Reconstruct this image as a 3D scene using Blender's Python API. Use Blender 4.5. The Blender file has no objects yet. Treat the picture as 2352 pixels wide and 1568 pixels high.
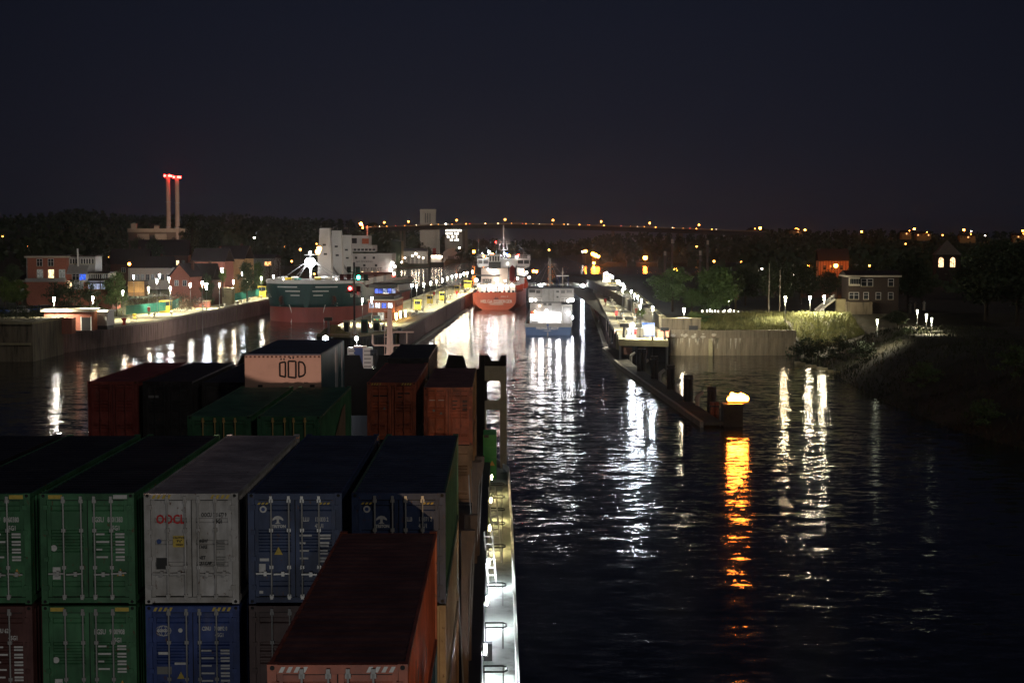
import bpy, math, random
from mathutils import Vector, Matrix
R = math.radians
rnd = random.Random(7)
S = bpy.context.scene
COL = S.collection

# ------------------------------------------------------------------ camera
F, CU, CV, HZ = 3500.0, 1176.0, 784.0, 555.0      # focal length and centre in a 2352 px wide frame, horizon row
CAMZ = 23.0
PITCH = math.atan((CV - HZ) / F)
cam = bpy.data.cameras.new('camera'); cam.sensor_width = 36.0; cam.sensor_fit = 'HORIZONTAL'
cam.lens = F / 2352.0 * 36.0; cam.clip_start = 0.1; cam.clip_end = 9000.0
cam_ob = bpy.data.objects.new('camera', cam); COL.objects.link(cam_ob)
cam_ob.location = (0, 0, CAMZ); cam_ob.rotation_euler = (math.pi / 2 - PITCH, 0, 0)
S.camera = cam_ob

# ------------------------------------------------------------------ night sky
world = bpy.data.worlds.new('World'); S.world = world; world.use_nodes = True
wn, wl = world.node_tree.nodes, world.node_tree.links
wn.clear()
w_out = wn.new('ShaderNodeOutputWorld')
w_sky = wn.new('ShaderNodeTexSky'); w_sky.sky_type = 'NISHITA'; w_sky.sun_disc = False
w_sky.sun_elevation = R(-7.0); w_sky.sun_rotation = R(200.0)
w_b1 = wn.new('ShaderNodeBackground'); w_b1.inputs['Strength'].default_value = 0.05
w_b2 = wn.new('ShaderNodeBackground'); w_b2.inputs['Strength'].default_value = 1.0
w_geo = wn.new('ShaderNodeTexCoord'); w_sep = wn.new('ShaderNodeSeparateXYZ')
w_ramp = wn.new('ShaderNodeValToRGB')
w_ramp.color_ramp.elements[0].position = 0.0; w_ramp.color_ramp.elements[0].color = (0.0128, 0.0124, 0.0180, 1)
w_ramp.color_ramp.elements[1].position = 0.22; w_ramp.color_ramp.elements[1].color = (0.0056, 0.0074, 0.0155, 1)
e = w_ramp.color_ramp.elements.new(0.07); e.color = (0.0092, 0.0100, 0.0170, 1)
w_add = wn.new('ShaderNodeAddShader')
wl.new(w_geo.outputs['Generated'], w_sep.inputs[0]); wl.new(w_sep.outputs['Z'], w_ramp.inputs[0])
w_az = wn.new('ShaderNodeMath'); w_az.operation = 'ABSOLUTE'           # the town's glow hangs over the lock, fading to either side
w_mr = wn.new('ShaderNodeMapRange'); w_mr.interpolation_type = 'SMOOTHSTEP'
w_mr.inputs[1].default_value = 0.05; w_mr.inputs[2].default_value = 0.6; w_mr.inputs[3].default_value = 1.0; w_mr.inputs[4].default_value = 0.45
wl.new(w_sep.outputs['X'], w_az.inputs[0]); wl.new(w_az.outputs[0], w_mr.inputs[0]); wl.new(w_mr.outputs[0], w_b2.inputs['Strength'])
wl.new(w_sky.outputs[0], w_b1.inputs['Color']); wl.new(w_ramp.outputs[0], w_b2.inputs['Color'])
wl.new(w_b1.outputs[0], w_add.inputs[0]); wl.new(w_b2.outputs[0], w_add.inputs[1])
wl.new(w_add.outputs[0], w_out.inputs['Surface'])

# added weak fill light from behind the camera, lifting the surfaces that face it
sun = bpy.data.lights.new('fill_sun', 'SUN'); sun.energy = 0.19; sun.angle = R(3.0); sun.color = (1.0, 0.92, 0.82)
sun_ob = bpy.data.objects.new('fill_sun', sun); COL.objects.link(sun_ob); sun_ob.rotation_euler = (R(66), 0, R(32))

S.view_settings.view_transform = 'Standard'; S.view_settings.look = 'None'
S.view_settings.exposure = 0.0; S.view_settings.gamma = 1.0; S.view_settings.use_curve_mapping = False
S.render.engine = 'CYCLES'
S.cycles.use_denoising = True
S.cycles.max_bounces = 5; S.cycles.diffuse_bounces = 2; S.cycles.glossy_bounces = 3
S.cycles.transmission_bounces = 4; S.cycles.volume_bounces = 0; S.cycles.transparent_max_bounces = 8
S.cycles.sample_clamp_indirect = 3.0; S.cycles.caustics_reflective = False; S.cycles.caustics_refractive = False
try: S.cycles.use_light_tree = True
except Exception: pass

# ------------------------------------------------------------------ frames
def ray(u, v):
    x = (u - CU) / F; up = (CV - v) / F
    return Vector((x, math.cos(PITCH) + up * math.sin(PITCH), -math.sin(PITCH) + up * math.cos(PITCH)))
def P(u, v, Y):
    d = ray(u, v); t = Y / d.y
    return Vector((d.x * t, Y, CAMZ + d.z * t))
def G(u, v, z):
    d = ray(u, v); t = (z - CAMZ) / d.z
    return Vector((d.x * t, d.y * t, z))
TH = R(2.1)                                   # the lock's axis against the view
cT, sT = math.cos(TH), math.sin(TH)
def L(a, b, z=0.0): return Vector((a * cT + b * sT - 12.7, b * cT - a * sT, z))
def toL(p):
    x, y = p.x + 12.7, p.y
    return (x * cT - y * sT, x * sT + y * cT)
PH = R(0.43)                                  # the own ship's axis
cP, sP = math.cos(PH), math.sin(PH)
def SH(x, y, z=0.0): return Vector((x * cP - y * sP, x * sP + y * cP, z))

# ------------------------------------------------------------------ materials
MATS = {}
def _nt(name):
    m = bpy.data.materials.new(name); m.use_nodes = True
    return m, m.node_tree.nodes, m.node_tree.links, m.node_tree.nodes['Principled BSDF']
def mat(name, col, rough=0.6, metal=0.0, var=0.25, scale=1.5, bump=0.0, streak=False, dirt=None, spec=0.4):
    if name in MATS: return MATS[name]
    m, n, l, b = _nt(name)
    b.inputs['Roughness'].default_value = rough; b.inputs['Metallic'].default_value = metal
    b.inputs['Specular IOR Level'].default_value = spec
    tc = n.new('ShaderNodeTexCoord'); mp = n.new('ShaderNodeMapping')
    l.new(tc.outputs['Object'], mp.inputs[0])
    if streak: mp.inputs['Scale'].default_value = (1.0, 1.0, 0.12)
    no = n.new('ShaderNodeTexNoise'); no.inputs['Scale'].default_value = scale
    no.inputs['Detail'].default_value = 6.0; no.inputs['Roughness'].default_value = 0.65
    l.new(mp.outputs[0], no.inputs['Vector'])
    rp = n.new('ShaderNodeValToRGB')
    d = dirt if dirt else tuple(c * (1 - var) for c in col)
    hi = tuple(min(1, c * (1 + var * 0.6)) for c in col)
    rp.color_ramp.elements[0].position = 0.30; rp.color_ramp.elements[0].color = (*d, 1)
    rp.color_ramp.elements[1].position = 0.72; rp.color_ramp.elements[1].color = (*hi, 1)
    mid = rp.color_ramp.elements.new(0.48); mid.color = (*col, 1)
    l.new(no.outputs['Fac'], rp.inputs[0]); l.new(rp.outputs[0], b.inputs['Base Color'])
    if bump:
        bp = n.new('ShaderNodeBump'); bp.inputs['Strength'].default_value = bump; bp.inputs['Distance'].default_value = 0.05
        n2 = n.new('ShaderNodeTexNoise'); n2.inputs['Scale'].default_value = scale * 6; n2.inputs['Detail'].default_value = 4
        l.new(tc.outputs['Object'], n2.inputs['Vector']); l.new(n2.outputs['Fac'], bp.inputs['Height'])
        l.new(bp.outputs[0], b.inputs['Normal'])
    MATS[name] = m
    return m
def glow(name, col, s):
    if name in MATS: return MATS[name]
    m = bpy.data.materials.new(name); m.use_nodes = True
    n, l = m.node_tree.nodes, m.node_tree.links; n.clear()
    o = n.new('ShaderNodeOutputMaterial'); e = n.new('ShaderNodeEmission')
    e.inputs['Color'].default_value = (*col, 1); e.inputs['Strength'].default_value = s
    l.new(e.outputs[0], o.inputs['Surface'])
    MATS[name] = m
    return m
def lit_pane(name, col, s, scale=2.0):
    "a window with a lit room behind: uneven light"
    if name in MATS: return MATS[name]
    m = bpy.data.materials.new(name); m.use_nodes = True
    n, l = m.node_tree.nodes, m.node_tree.links; n.clear()
    o = n.new('ShaderNodeOutputMaterial'); e = n.new('ShaderNodeEmission')
    tc = n.new('ShaderNodeTexCoord'); no = n.new('ShaderNodeTexNoise'); no.inputs['Scale'].default_value = scale
    no.inputs['Detail'].default_value = 3
    mr = n.new('ShaderNodeMapRange'); mr.inputs[1].default_value = 0.35; mr.inputs[2].default_value = 0.65
    mr.inputs[3].default_value = 0.25 * s; mr.inputs[4].default_value = 1.4 * s
    l.new(tc.outputs['Object'], no.inputs['Vector']); l.new(no.outputs['Fac'], mr.inputs[0]); l.new(mr.outputs[0], e.inputs['Strength'])
    e.inputs['Color'].default_value = (*col, 1); l.new(e.outputs[0], o.inputs['Surface'])
    MATS[name] = m
    return m
def glass(name, col=(0.02, 0.025, 0.03)):
    return mat(name, col, rough=0.08, var=0.1, spec=0.6)

# ------------------------------------------------------------------ mesh building
class MB:
    def __init__(s): s.v = []; s.f = []
    def add(s, vs, fs):
        k = len(s.v); s.v += [tuple(p) for p in vs]; s.f += [tuple(i + k for i in f) for f in fs]; return s
    def box(s, x0, x1, y0, y1, z0, z1):
        return s.add([(x0,y0,z0),(x1,y0,z0),(x1,y1,z0),(x0,y1,z0),(x0,y0,z1),(x1,y0,z1),(x1,y1,z1),(x0,y1,z1)],
                     [(0,3,2,1),(4,5,6,7),(0,1,5,4),(1,2,6,5),(2,3,7,6),(3,0,4,7)])
    def cbox(s, cx, cy, cz, sx, sy, sz): return s.box(cx-sx/2, cx+sx/2, cy-sy/2, cy+sy/2, cz-sz/2, cz+sz/2)
    def prism(s, pts, z0, z1):
        n = len(pts); vs = [(p[0], p[1], z0) for p in pts] + [(p[0], p[1], z1) for p in pts]
        return s.add(vs, [tuple(range(n-1,-1,-1)), tuple(range(n, 2*n))] + [(i, (i+1)%n, (i+1)%n+n, i+n) for i in range(n)])
    def prism_x(s, pts, x0, x1):               # profile in (y,z), swept along x
        n = len(pts); vs = [(x0, p[0], p[1]) for p in pts] + [(x1, p[0], p[1]) for p in pts]
        return s.add(vs, [tuple(range(n-1,-1,-1)), tuple(range(n, 2*n))] + [(i, (i+1)%n, (i+1)%n+n, i+n) for i in range(n)])
    def prism_y(s, pts, y0, y1):               # profile in (x,z), swept along y
        n = len(pts); vs = [(p[0], y0, p[1]) for p in pts] + [(p[0], y1, p[1]) for p in pts]
        return s.add(vs, [tuple(range(n)), tuple(range(2*n-1, n-1, -1))] + [((i+1)%n, i, i+n, (i+1)%n+n) for i in range(n)])
    def tube(s, p, q, r0, r1=None, n=8, cap=True):
        r1 = r0 if r1 is None else r1
        p, q = Vector(p), Vector(q); d = (q - p)
        if d.length < 1e-6: return s
        d.normalize(); u = d.orthogonal().normalized(); w = d.cross(u)
        vs = []
        for c, r in ((p, r0), (q, r1)):
            for i in range(n):
                t = 2 * math.pi * i / n; vs.append(c + u * (r * math.cos(t)) + w * (r * math.sin(t)))
        fs = [(i, (i+1)%n, (i+1)%n+n, i+n) for i in range(n)]
        if cap: fs += [tuple(range(n-1,-1,-1)), tuple(range(n, 2*n))]
        return s.add(vs, fs)
    def path(s, pts, r, n=6):
        for a, b in zip(pts, pts[1:]): s.tube(a, b, r, r, n)
        return s
    def lathe(s, prof, c=(0,0,0), n=12):       # prof: (r, z) from bottom to top
        cx, cy, cz = c; vs = []; m = len(prof)
        for r, z in prof:
            for i in range(n):
                t = 2*math.pi*i/n; vs.append((cx + r*math.cos(t), cy + r*math.sin(t), cz + z))
        fs = [(j*n+i, j*n+(i+1)%n, (j+1)*n+(i+1)%n, (j+1)*n+i) for j in range(m-1) for i in range(n)]
        fs += [tuple(range(n-1,-1,-1)), tuple(range((m-1)*n, m*n))]
        return s.add(vs, fs)
    def ball(s, c, r, n=8, m=5):
        return s.lathe([(max(1e-3, r*math.sin(math.pi*j/m)), -r*math.cos(math.pi*j/m)) for j in range(m+1)], c, n)
    def loft(s, rings, close=False, capends=False):
        n = len(rings[0]); vs = [p for r in rings for p in r]; fs = []
        for j in range(len(rings)-1):
            for i in range(n if close else n-1):
                fs.append((j*n+i, j*n+(i+1)%n, (j+1)*n+(i+1)%n, (j+1)*n+i))
        if capends: fs += [tuple(range(n-1,-1,-1)), tuple(range((len(rings)-1)*n, len(rings)*n))]
        return s.add(vs, fs)
    def mesh(s, name):
        me = bpy.data.meshes.new(name); me.from_pydata(s.v, [], s.f); me.update(); return me
def put(name, me, m=None, parent=None, loc=(0,0,0), rz=0.0, rot=None, kind=None, smooth=False):
    if isinstance(me, MB): me = me.mesh(name)
    o = bpy.data.objects.new(name, me); COL.objects.link(o)
    if m is not None:
        if not me.materials: me.materials.append(m)
        if me.materials[0] is not m:
            o.material_slots[0].link = 'OBJECT'; o.material_slots[0].material = m
    o.location = loc; o.rotation_euler = rot if rot else (0, 0, rz)
    if parent: o.parent = parent
    if kind: o['kind'] = kind
    if smooth:
        for p in me.polygons: p.use_smooth = True
    return o
def tag(o, label, cat, group=None):
    o['label'] = label; o['category'] = cat
    if group: o['group'] = group
    return o
def thing(name, label, cat, loc=(0,0,0), rz=0.0, group=None):
    o = bpy.data.objects.new(name, None); COL.objects.link(o); o.empty_display_size = 0.5
    o.location = loc; o.rotation_euler = (0, 0, rz)
    return tag(o, label, cat, group)
def text(name, body, size, loc, m, parent, rot=(math.pi/2, 0, 0), align='LEFT', sx=1.0, bold=0.0):
    c = bpy.data.curves.new(name, 'FONT'); c.body = body; c.size = size; c.align_x = align; c.align_y = 'CENTER'
    c.extrude = 0.003; c.offset = bold; c.resolution_u = 2
    tmp = bpy.data.objects.new('tmp', c); me = bpy.data.meshes.new_from_object(tmp); bpy.data.objects.remove(tmp)
    me.materials.clear(); me.materials.append(m)
    o = bpy.data.objects.new(name, me); COL.objects.link(o)
    o.location = loc; o.rotation_euler = rot; o.scale = (sx, 1, 1); o.parent = parent
    return o
def copy_tree(o, parent=None):
    c = o.copy(); COL.objects.link(c); c.parent = parent
    for ch in list(o.children): copy_tree(ch, c)
    return c
ORD = ['nearest', 'second', 'third', 'fourth', 'fifth', 'sixth', 'seventh', 'eighth', 'ninth', 'tenth', 'eleventh', 'twelfth',
       'thirteenth', 'fourteenth', 'fifteenth', 'sixteenth', 'seventeenth', 'eighteenth', 'nineteenth', 'twentieth', 'twenty-first',
       'twenty-second', 'twenty-third', 'twenty-fourth', 'twenty-fifth', 'twenty-sixth', 'twenty-seventh', 'twenty-eighth',
       'twenty-ninth', 'thirtieth', 'thirty-first', 'thirty-second', 'thirty-third', 'thirty-fourth', 'thirty-fifth', 'thirty-sixth']

# ------------------------------------------------------------------ the palette
M_conc = mat('concrete', (0.38, 0.335, 0.19), 0.85, var=0.35, scale=0.6, bump=0.2)
M_concd = mat('stained_concrete', (0.20, 0.165, 0.11), 0.9, var=0.75, scale=1.3, bump=0.3, streak=True, dirt=(0.045, 0.038, 0.028))
M_steelwall = mat('rusty_sheet_piling', (0.19, 0.125, 0.115), 0.75, var=0.4, scale=1.2, streak=True, dirt=(0.06, 0.04, 0.036), bump=0.2)
M_brick = mat('brick', (0.38, 0.135, 0.09), 0.85, var=0.3, scale=3.0, bump=0.4)
M_brickd = mat('dark_brick', (0.12, 0.055, 0.04), 0.85, var=0.3, scale=3.0, bump=0.4)
M_white = mat('white_paint', (0.72, 0.71, 0.68), 0.45, var=0.12, scale=2.0)
M_cream = mat('cream_paint', (0.55, 0.50, 0.40), 0.5, var=0.15, scale=2.0)
M_grey = mat('grey_paint', (0.32, 0.32, 0.31), 0.5, var=0.2, scale=2.0)
M_dark = mat('dark_steel', (0.022, 0.022, 0.024), 0.5, var=0.3, scale=3.0)
M_black = mat('tarred_timber', (0.035, 0.029, 0.024), 0.8, var=0.4, scale=2.0, bump=0.5)
M_yellow = mat('yellow_paint', (0.62, 0.46, 0.05), 0.45, var=0.2, scale=2.0)
M_red = mat('red_paint', (0.45, 0.03, 0.02), 0.5, var=0.2, scale=2.0)
M_greenf = mat('green_fence_paint', (0.02, 0.14, 0.10), 0.5, var=0.2, scale=2.0)
M_blue = mat('blue_paint', (0.03, 0.07, 0.24), 0.5, var=0.2, scale=2.0)
M_roof = mat('roof_tiles', (0.045, 0.03, 0.028), 0.8, var=0.3, scale=4.0, bump=0.4)
M_metal = mat('galvanised_steel', (0.38, 0.38, 0.38), 0.4, metal=0.6, var=0.2, scale=3.0)
M_pole = mat('lamp_pole_grey', (0.16, 0.16, 0.15), 0.5, var=0.15, scale=3.0)
M_glass = glass('dark_glass')
M_bark = mat('bark', (0.06, 0.045, 0.03), 0.9, var=0.3, scale=4.0, bump=0.5)
M_leaf = mat('leaves', (0.10, 0.165, 0.05), 0.6, var=0.55, scale=0.6)
M_leafd = mat('dark_leaves', (0.048, 0.072, 0.028), 0.65, var=0.5, scale=0.3)
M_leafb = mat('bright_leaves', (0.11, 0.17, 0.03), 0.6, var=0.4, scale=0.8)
M_hedge = mat('brown_hedge_leaves', (0.085, 0.055, 0.03), 0.7, var=0.4, scale=0.8)
M_grass = mat('dry_grass', (0.20, 0.20, 0.075), 0.8, var=0.6, scale=0.5, dirt=(0.035, 0.05, 0.018))
M_ground = mat('grassy_ground', (0.05, 0.055, 0.025), 0.95, var=0.5, scale=0.25, bump=0.3)
M_earth = mat('bank_earth', (0.06, 0.052, 0.033), 0.95, var=0.5, scale=0.3, bump=0.4)
WARMW, COLDW, SOD = (1.0, 0.86, 0.60), (0.86, 0.92, 1.0), (1.0, 0.24, 0.025)
M_lamp = glow('quay_lamp_light', WARMW, 400.0)
M_lamp2 = glow('quay_lamp_light_paler', (1.0, 0.93, 0.80), 330.0)
M_lamp3 = glow('quay_lamp_light_yellower', (1.0, 0.80, 0.48), 300.0)
M_lampc = glow('cold_lamp_light', COLDW, 300.0)
M_flood = glow('ship_flood_light', (0.95, 0.95, 1.0), 110.0)
M_mastl = glow('mast_flood_light', (0.92, 0.95, 1.0), 80.0)
M_dim = glow('wing_lamp_light', (1.0, 0.93, 0.85), 24.0)
M_gard = glow('garden_lamp_light', (0.95, 1.0, 0.7), 9.0)
M_sternl = glow('stern_lamp_light', (1.0, .92, .82), 420.0)
M_floodw = glow('warm_flood_light', (1.0, 0.80, 0.60), 60.0)
M_sod = glow('sodium_light', SOD, 90.0)
M_sodbr = glow('bridge_sodium_light', (1.0, 0.30, 0.04), 26.0)
M_sodb = glow('bright_sodium_light', SOD, 100.0)
M_sodfar = glow('far_sodium_light', (1.0, 0.32, 0.05), 20.0)
M_whitefar = glow('far_white_light', (1.0, 0.9, 0.75), 22.0)
M_redl = glow('red_light', (1.0, 0.02, 0.015), 60.0)
M_greenl = glow('green_light', (0.05, 1.0, 0.55), 60.0)
M_bluel = glow('blue_light', (0.05, 0.15, 1.0), 14.0)
# ================================================================== WATER
WAVE = 0.34
def water_mat():
    m, n, l, b = _nt('harbour_water')
    b.inputs['Base Color'].default_value = (0.006, 0.0065, 0.006, 1)
    b.inputs['Roughness'].default_value = 0.10; b.inputs['IOR'].default_value = 1.33
    tc = n.new('ShaderNodeTexCoord')
    def noise(sx, sy, sc, det, rg=0.5):
        mp = n.new('ShaderNodeMapping'); mp.inputs['Scale'].default_value = (sx, sy, 1); mp.inputs['Rotation'].default_value = (0, 0, R(8))
        no = n.new('ShaderNodeTexNoise'); no.inputs['Scale'].default_value = sc; no.inputs['Detail'].default_value = det
        no.inputs['Roughness'].default_value = rg
        l.new(tc.outputs['Object'], mp.inputs[0]); l.new(mp.outputs[0], no.inputs['Vector']); return no
    # wave slopes taken from noise, so that far ripples are not filtered away
    def vm(op, *ins):
        v = n.new('ShaderNodeVectorMath'); v.operation = op
        for k, x in enumerate(ins):
            if isinstance(x, tuple): v.inputs[k].default_value = x
            else: l.new(x, v.inputs[k])
        return v.outputs[0]
    a = noise(0.42, 1.0, 0.95, 2); c = noise(0.6, 1.0, 2.8, 2); big = noise(1, 1, 0.03, 3)
    sa = vm('MULTIPLY', vm('SUBTRACT', a.outputs['Color'], (.5, .5, .5)), (WAVE * .55, WAVE, 0))
    sc = vm('MULTIPLY', vm('SUBTRACT', c.outputs['Color'], (.5, .5, .5)), (WAVE * .5, WAVE * .75, 0))
    f = noise(0.8, 1.0, 9.0, 1); sf = vm('MULTIPLY', vm('SUBTRACT', f.outputs['Color'], (.5, .5, .5)), (WAVE * .25, WAVE * .5, 0)); sc = vm('ADD', sc, sf)
    mr = n.new('ShaderNodeMapRange'); mr.inputs[1].default_value = 0.35; mr.inputs[2].default_value = 0.65
    mr.inputs[3].default_value = 0.45; mr.inputs[4].default_value = 1.25
    l.new(big.outputs['Fac'], mr.inputs[0])
    sc_ = n.new('ShaderNodeVectorMath'); sc_.operation = 'SCALE'; l.new(vm('ADD', sa, sc), sc_.inputs[0]); l.new(mr.outputs[0], sc_.inputs['Scale'])
    l.new(vm('NORMALIZE', vm('ADD', sc_.outputs[0], (0, 0, 1))), b.inputs['Normal'])
    return m
M_water = water_mat()
put('water', MB().add([(-7000,-400,0),(7000,-400,0),(7000,8800,0),(-7000,8800,0)], [(0,1,2,3)]), M_water, kind='structure')

# ================================================================== LAND
def grid_mesh(xs, ys, hf, cf=None):
    vs = []; nx = len(xs)
    for y in ys:
        for x in xs:
            z = hf(x, y); p = cf(x, y) if cf else (x, y)
            vs.append((p[0], p[1], z))
    fs = [(j*nx+i, j*nx+i+1, (j+1)*nx+i+1, (j+1)*nx+i) for j in range(len(ys)-1) for i in range(nx-1)]
    return MB().add(vs, fs)
def sm(x, a, b):
    t = max(0.0, min(1.0, (x - a) / (b - a))); return t * t * (3 - 2 * t)
def lerp_pts(pts, x):
    for (x0, y0), (x1, y1) in zip(pts, pts[1:]):
        if x <= x1: return y0 + (y1 - y0) * max(0, (x - x0)) / (x1 - x0)
    return pts[-1][1]
QZ = 4.5
# --- the left side: quay strip, garden level, hill
SHORE_L = [(285, -98), (310, -95), (356, -86), (640, -86), (900, -130), (1230, -136), (1460, -112), (1900, -75), (4000, -75)]
def left_h(a, b):
    s = lerp_pts(SHORE_L, b) - a                       # metres inland
    if s < 0.01: return -2.0
    z = 4.35 * sm(s, 0.0, 0.4) + 3.0 * sm(s, 10, 17) * (1 - sm(b, 700, 900)) + 0.6 * sm(b, 500, 900)
    z += sm(s, 40, 420) * 6 + sm(b, 560, 2100) * 36 * sm(s, 60, 420)
    return z
xs = [0, -1, -4, -8, -10, -12, -14, -17, -22, -30, -45, -60, -80, -110, -150, -200, -280, -400, -600, -900, -1300, -1800]
ys = [285, 300, 310, 330, 356, 400, 450, 500, 560, 640, 720, 800, 900, 1000, 1150, 1300, 1460, 1700, 2000, 2400, 3000, 4000]
def left_c(s, b):
    p = L(lerp_pts(SHORE_L, b) + s, b); return p.x, p.y
put('left_bank_terrain', grid_mesh(xs, ys, lambda s, b: left_h(lerp_pts(SHORE_L, b) + s - (0.02 if s == 0 else 0), b), left_c), M_ground, kind='structure')
def zl(p):
    a, b = toL(p); return left_h(a, b)
# --- the right side: bank, terrace behind the quay
def xshore(Y): return lerp_pts([(90, 60), (130, 56), (161, 54), (190, 50), (227, 49.5), (262, 52), (290, 55.0), (312, 62)], Y)
def right_h(X, Y):
    k = math.sin(X * 0.31 + Y * 0.23) * 0.25 + math.sin(X * 0.13 - Y * 0.17) * 0.35
    bank = -1.5 + 8.0 * sm(X - xshore(min(Y, 311)), -2, 20) + k * sm(X - xshore(min(Y, 311)), 2, 10)
    terr = 5.0 + 2.4 * sm(Y, 310, 326) + 0.5 * sm(X, 60, 120)
    if X < 31.5: terr = 4.2
    w = sm(Y, 309.0, 309.6)
    if X > 57: w = sm(Y, 300 - 0.3 * (X - 57), 325)
    z = bank * (1 - w) + terr * w
    if Y > 640: z -= sm(Y, 640, 955) * 4.5 * (1 - sm(X, 200, 420))
    if Y > 960: z -= 3.5 * (1 - sm(X, 200, 420))
    z += sm(X, 250, 900) * 14
    return z
xs = [23, 27, 31.4, 31.6, 34, 37, 40, 43, 46, 48, 50, 52, 54, 55.5, 57, 59, 62, 66, 70, 75, 80, 88, 96, 106, 120, 140, 165, 200, 260, 340, 450, 600, 900]
ys = [60, 90, 120, 140, 150, 160, 170, 180, 190, 200, 210, 220, 230, 240, 250, 260, 270, 280, 288, 294, 300, 305, 309, 309.6, 312, 316, 320, 326, 332, 345, 360, 400, 460, 540, 640, 760, 860, 955, 961, 1200]
put('right_bank_terrain', grid_mesh(xs, ys, right_h), M_earth, kind='structure')
# --- the far right shore with its hill
def farr_h(X, Y):
    sh = 84 - 0.02 * (Y - 1460)
    return -1 + 3.5 * sm(X, sh, sh + 8) * sm(Y, 1455, 1465) + sm(Y, 1480, 2200) * 16 * sm(X, sh, sh + 150) + sm(X, 500, 1500) * 6
put('far_right_shore', grid_mesh([70, 84, 92, 110, 150, 200, 260, 350, 500, 700, 1000, 1500, 2500], [1440, 1455, 1465, 1500, 1600, 1800, 2000, 2300, 2800, 4000], farr_h), M_ground, kind='structure')

# ================================================================== QUAYS OF THE LOCK
def slab(name, pts, z0, z1, m, kind='structure'):
    return put(name, MB().prism([(p.x, p.y) for p in pts], z0, z1), m, kind=kind)
slab('left_quay', [L(-84.3, 356), L(-84.3, 640), L(-97, 640), L(-97, 320), L(-93.2, 305)], -3, QZ, M_conc)
slab('lock_island', [L(-37.5, 303), L(-30, 299), L(-23.2, 316), L(-22.8, 640), L(-38, 640), L(-38, 318)], -3, QZ, M_conc)
slab('right_quay', [L(22.8, 318), L(32, 306), L(32, 640), L(22.8, 640)], -3, QZ, M_conc)
slab('right_quay_head', [L(22.4, 290), L(31.6, 287), L(32, 305.9), L(22.8, 317.9)], 3.3, QZ - 0.02, M_conc)
def panel_mesh(w, h, seed):
    r = random.Random(seed); mb = MB()
    n = 4; step = w / n
    pr = []
    for i in range(n):                                   # corrugated sheet piling, profile along x
        x = i * step; pr += [(x, 0.0), (x + step*.35, 0.0), (x + step*.5, 0.16), (x + step*.85, 0.16)]
    pr.append((w, 0.0))
    mb.loft([[(x, d, 0) for x, d in pr], [(x, d, h) for x, d in pr]])
    mb.box(0.0, w, -0.08, 0.02, h - 0.45, h)
    return mb.mesh('panel')
PANELS = [panel_mesh(4.7, 7.2, i) for i in range(3)]
def lock_wall(name, label, a, b0, b1, side, m, top=QZ):
    "sheet-pile panels along a lock wall; side=+1: the water lies at larger a"
    t = thing(name, label, 'quay wall', L(a, b0), 0)
    n = int((b1 - b0) / 4.8)
    for i in range(n):
        p = L(a, b0 + i * 4.8) - L(a, b0)
        o = put('panel', PANELS[i % 3], m, t)
        off = rnd.uniform(-0.06, 0.06)
        if side > 0:
            o.rotation_euler = (rnd.uniform(-.006, .006), 0, math.pi/2 - TH); o.location = (p.x + 0.25 + off, p.y, top - 7.2 - 0.35)
        else:
            q = L(a, b0 + i * 4.8 + 4.7) - L(a, b0)
            o.rotation_euler = (rnd.uniform(-.006, .006), 0, -math.pi/2 - TH); o.location = (q.x - 0.25 + off, q.y, top - 7.2 - 0.35)
    A, B = L(a, b0) - L(a, b0), L(a, b0 + n * 4.8) - L(a, b0)
    w = 1.1
    nx = (cT * w * -side, -sT * w * -side)
    ox = (cT * 0.35 * side, -sT * 0.35 * side)
    put('coping', MB().prism([(A.x + ox[0], A.y + ox[1]), (B.x + ox[0], B.y + ox[1]), (B.x + nx[0], B.y + nx[1]), (A.x + nx[0], A.y + nx[1])][::(1 if side < 0 else -1)], top - 0.34, top + 0.10), M_coping, t)
    return t
M_coping = mat('pale_coping', (0.42, 0.38, 0.27), 0.8, var=0.3, scale=0.7)
lock_wall('quay_wall', 'rusty sheet piling wall along the quay below the red brick house', -84.3, 356, 640, 1, M_steelwall)
lock_wall('quay_wall', 'stained sheet piling of the middle island beside the two departing ships', -22.9, 318, 640, 1, M_steelwall)
lock_wall('quay_wall', 'dark sheet piling of the middle island beside the green bulk carrier', -38, 320, 640, -1, M_steelwall)
lock_wall('quay_wall', 'sheet piling wall of the quay with the yellow line, facing the chamber', 22.8, 320, 640, -1, M_steelwall)
# splayed head of the left quay
t = thing('quay_head_wall', 'dark steel wall under the splayed end of the brick house quay', 'quay wall', L(-93.2, 304.8), 0)
A, B = L(-93.2, 304.8), L(-84.1, 356); d = B - A; nseg = 11
for i in range(nseg):
    o = put('panel', PANELS[i % 3], M_steelwall, t); o.scale = (d.length / nseg / 4.75, 1, 1)
    o.location = Vector(((d * (i / nseg)).x + 0.25, (d * (i / nseg)).y, QZ - 7.55)); o.rotation_euler = (0, 0, math.atan2(d.y, d.x))
put('coping', MB().prism([(0.4, -0.1), (d.x + 0.4, d.y), (d.x - 0.8, d.y), (-0.8, -0.1)], QZ - 0.34, QZ + 0.1), M_coping, t)
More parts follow.
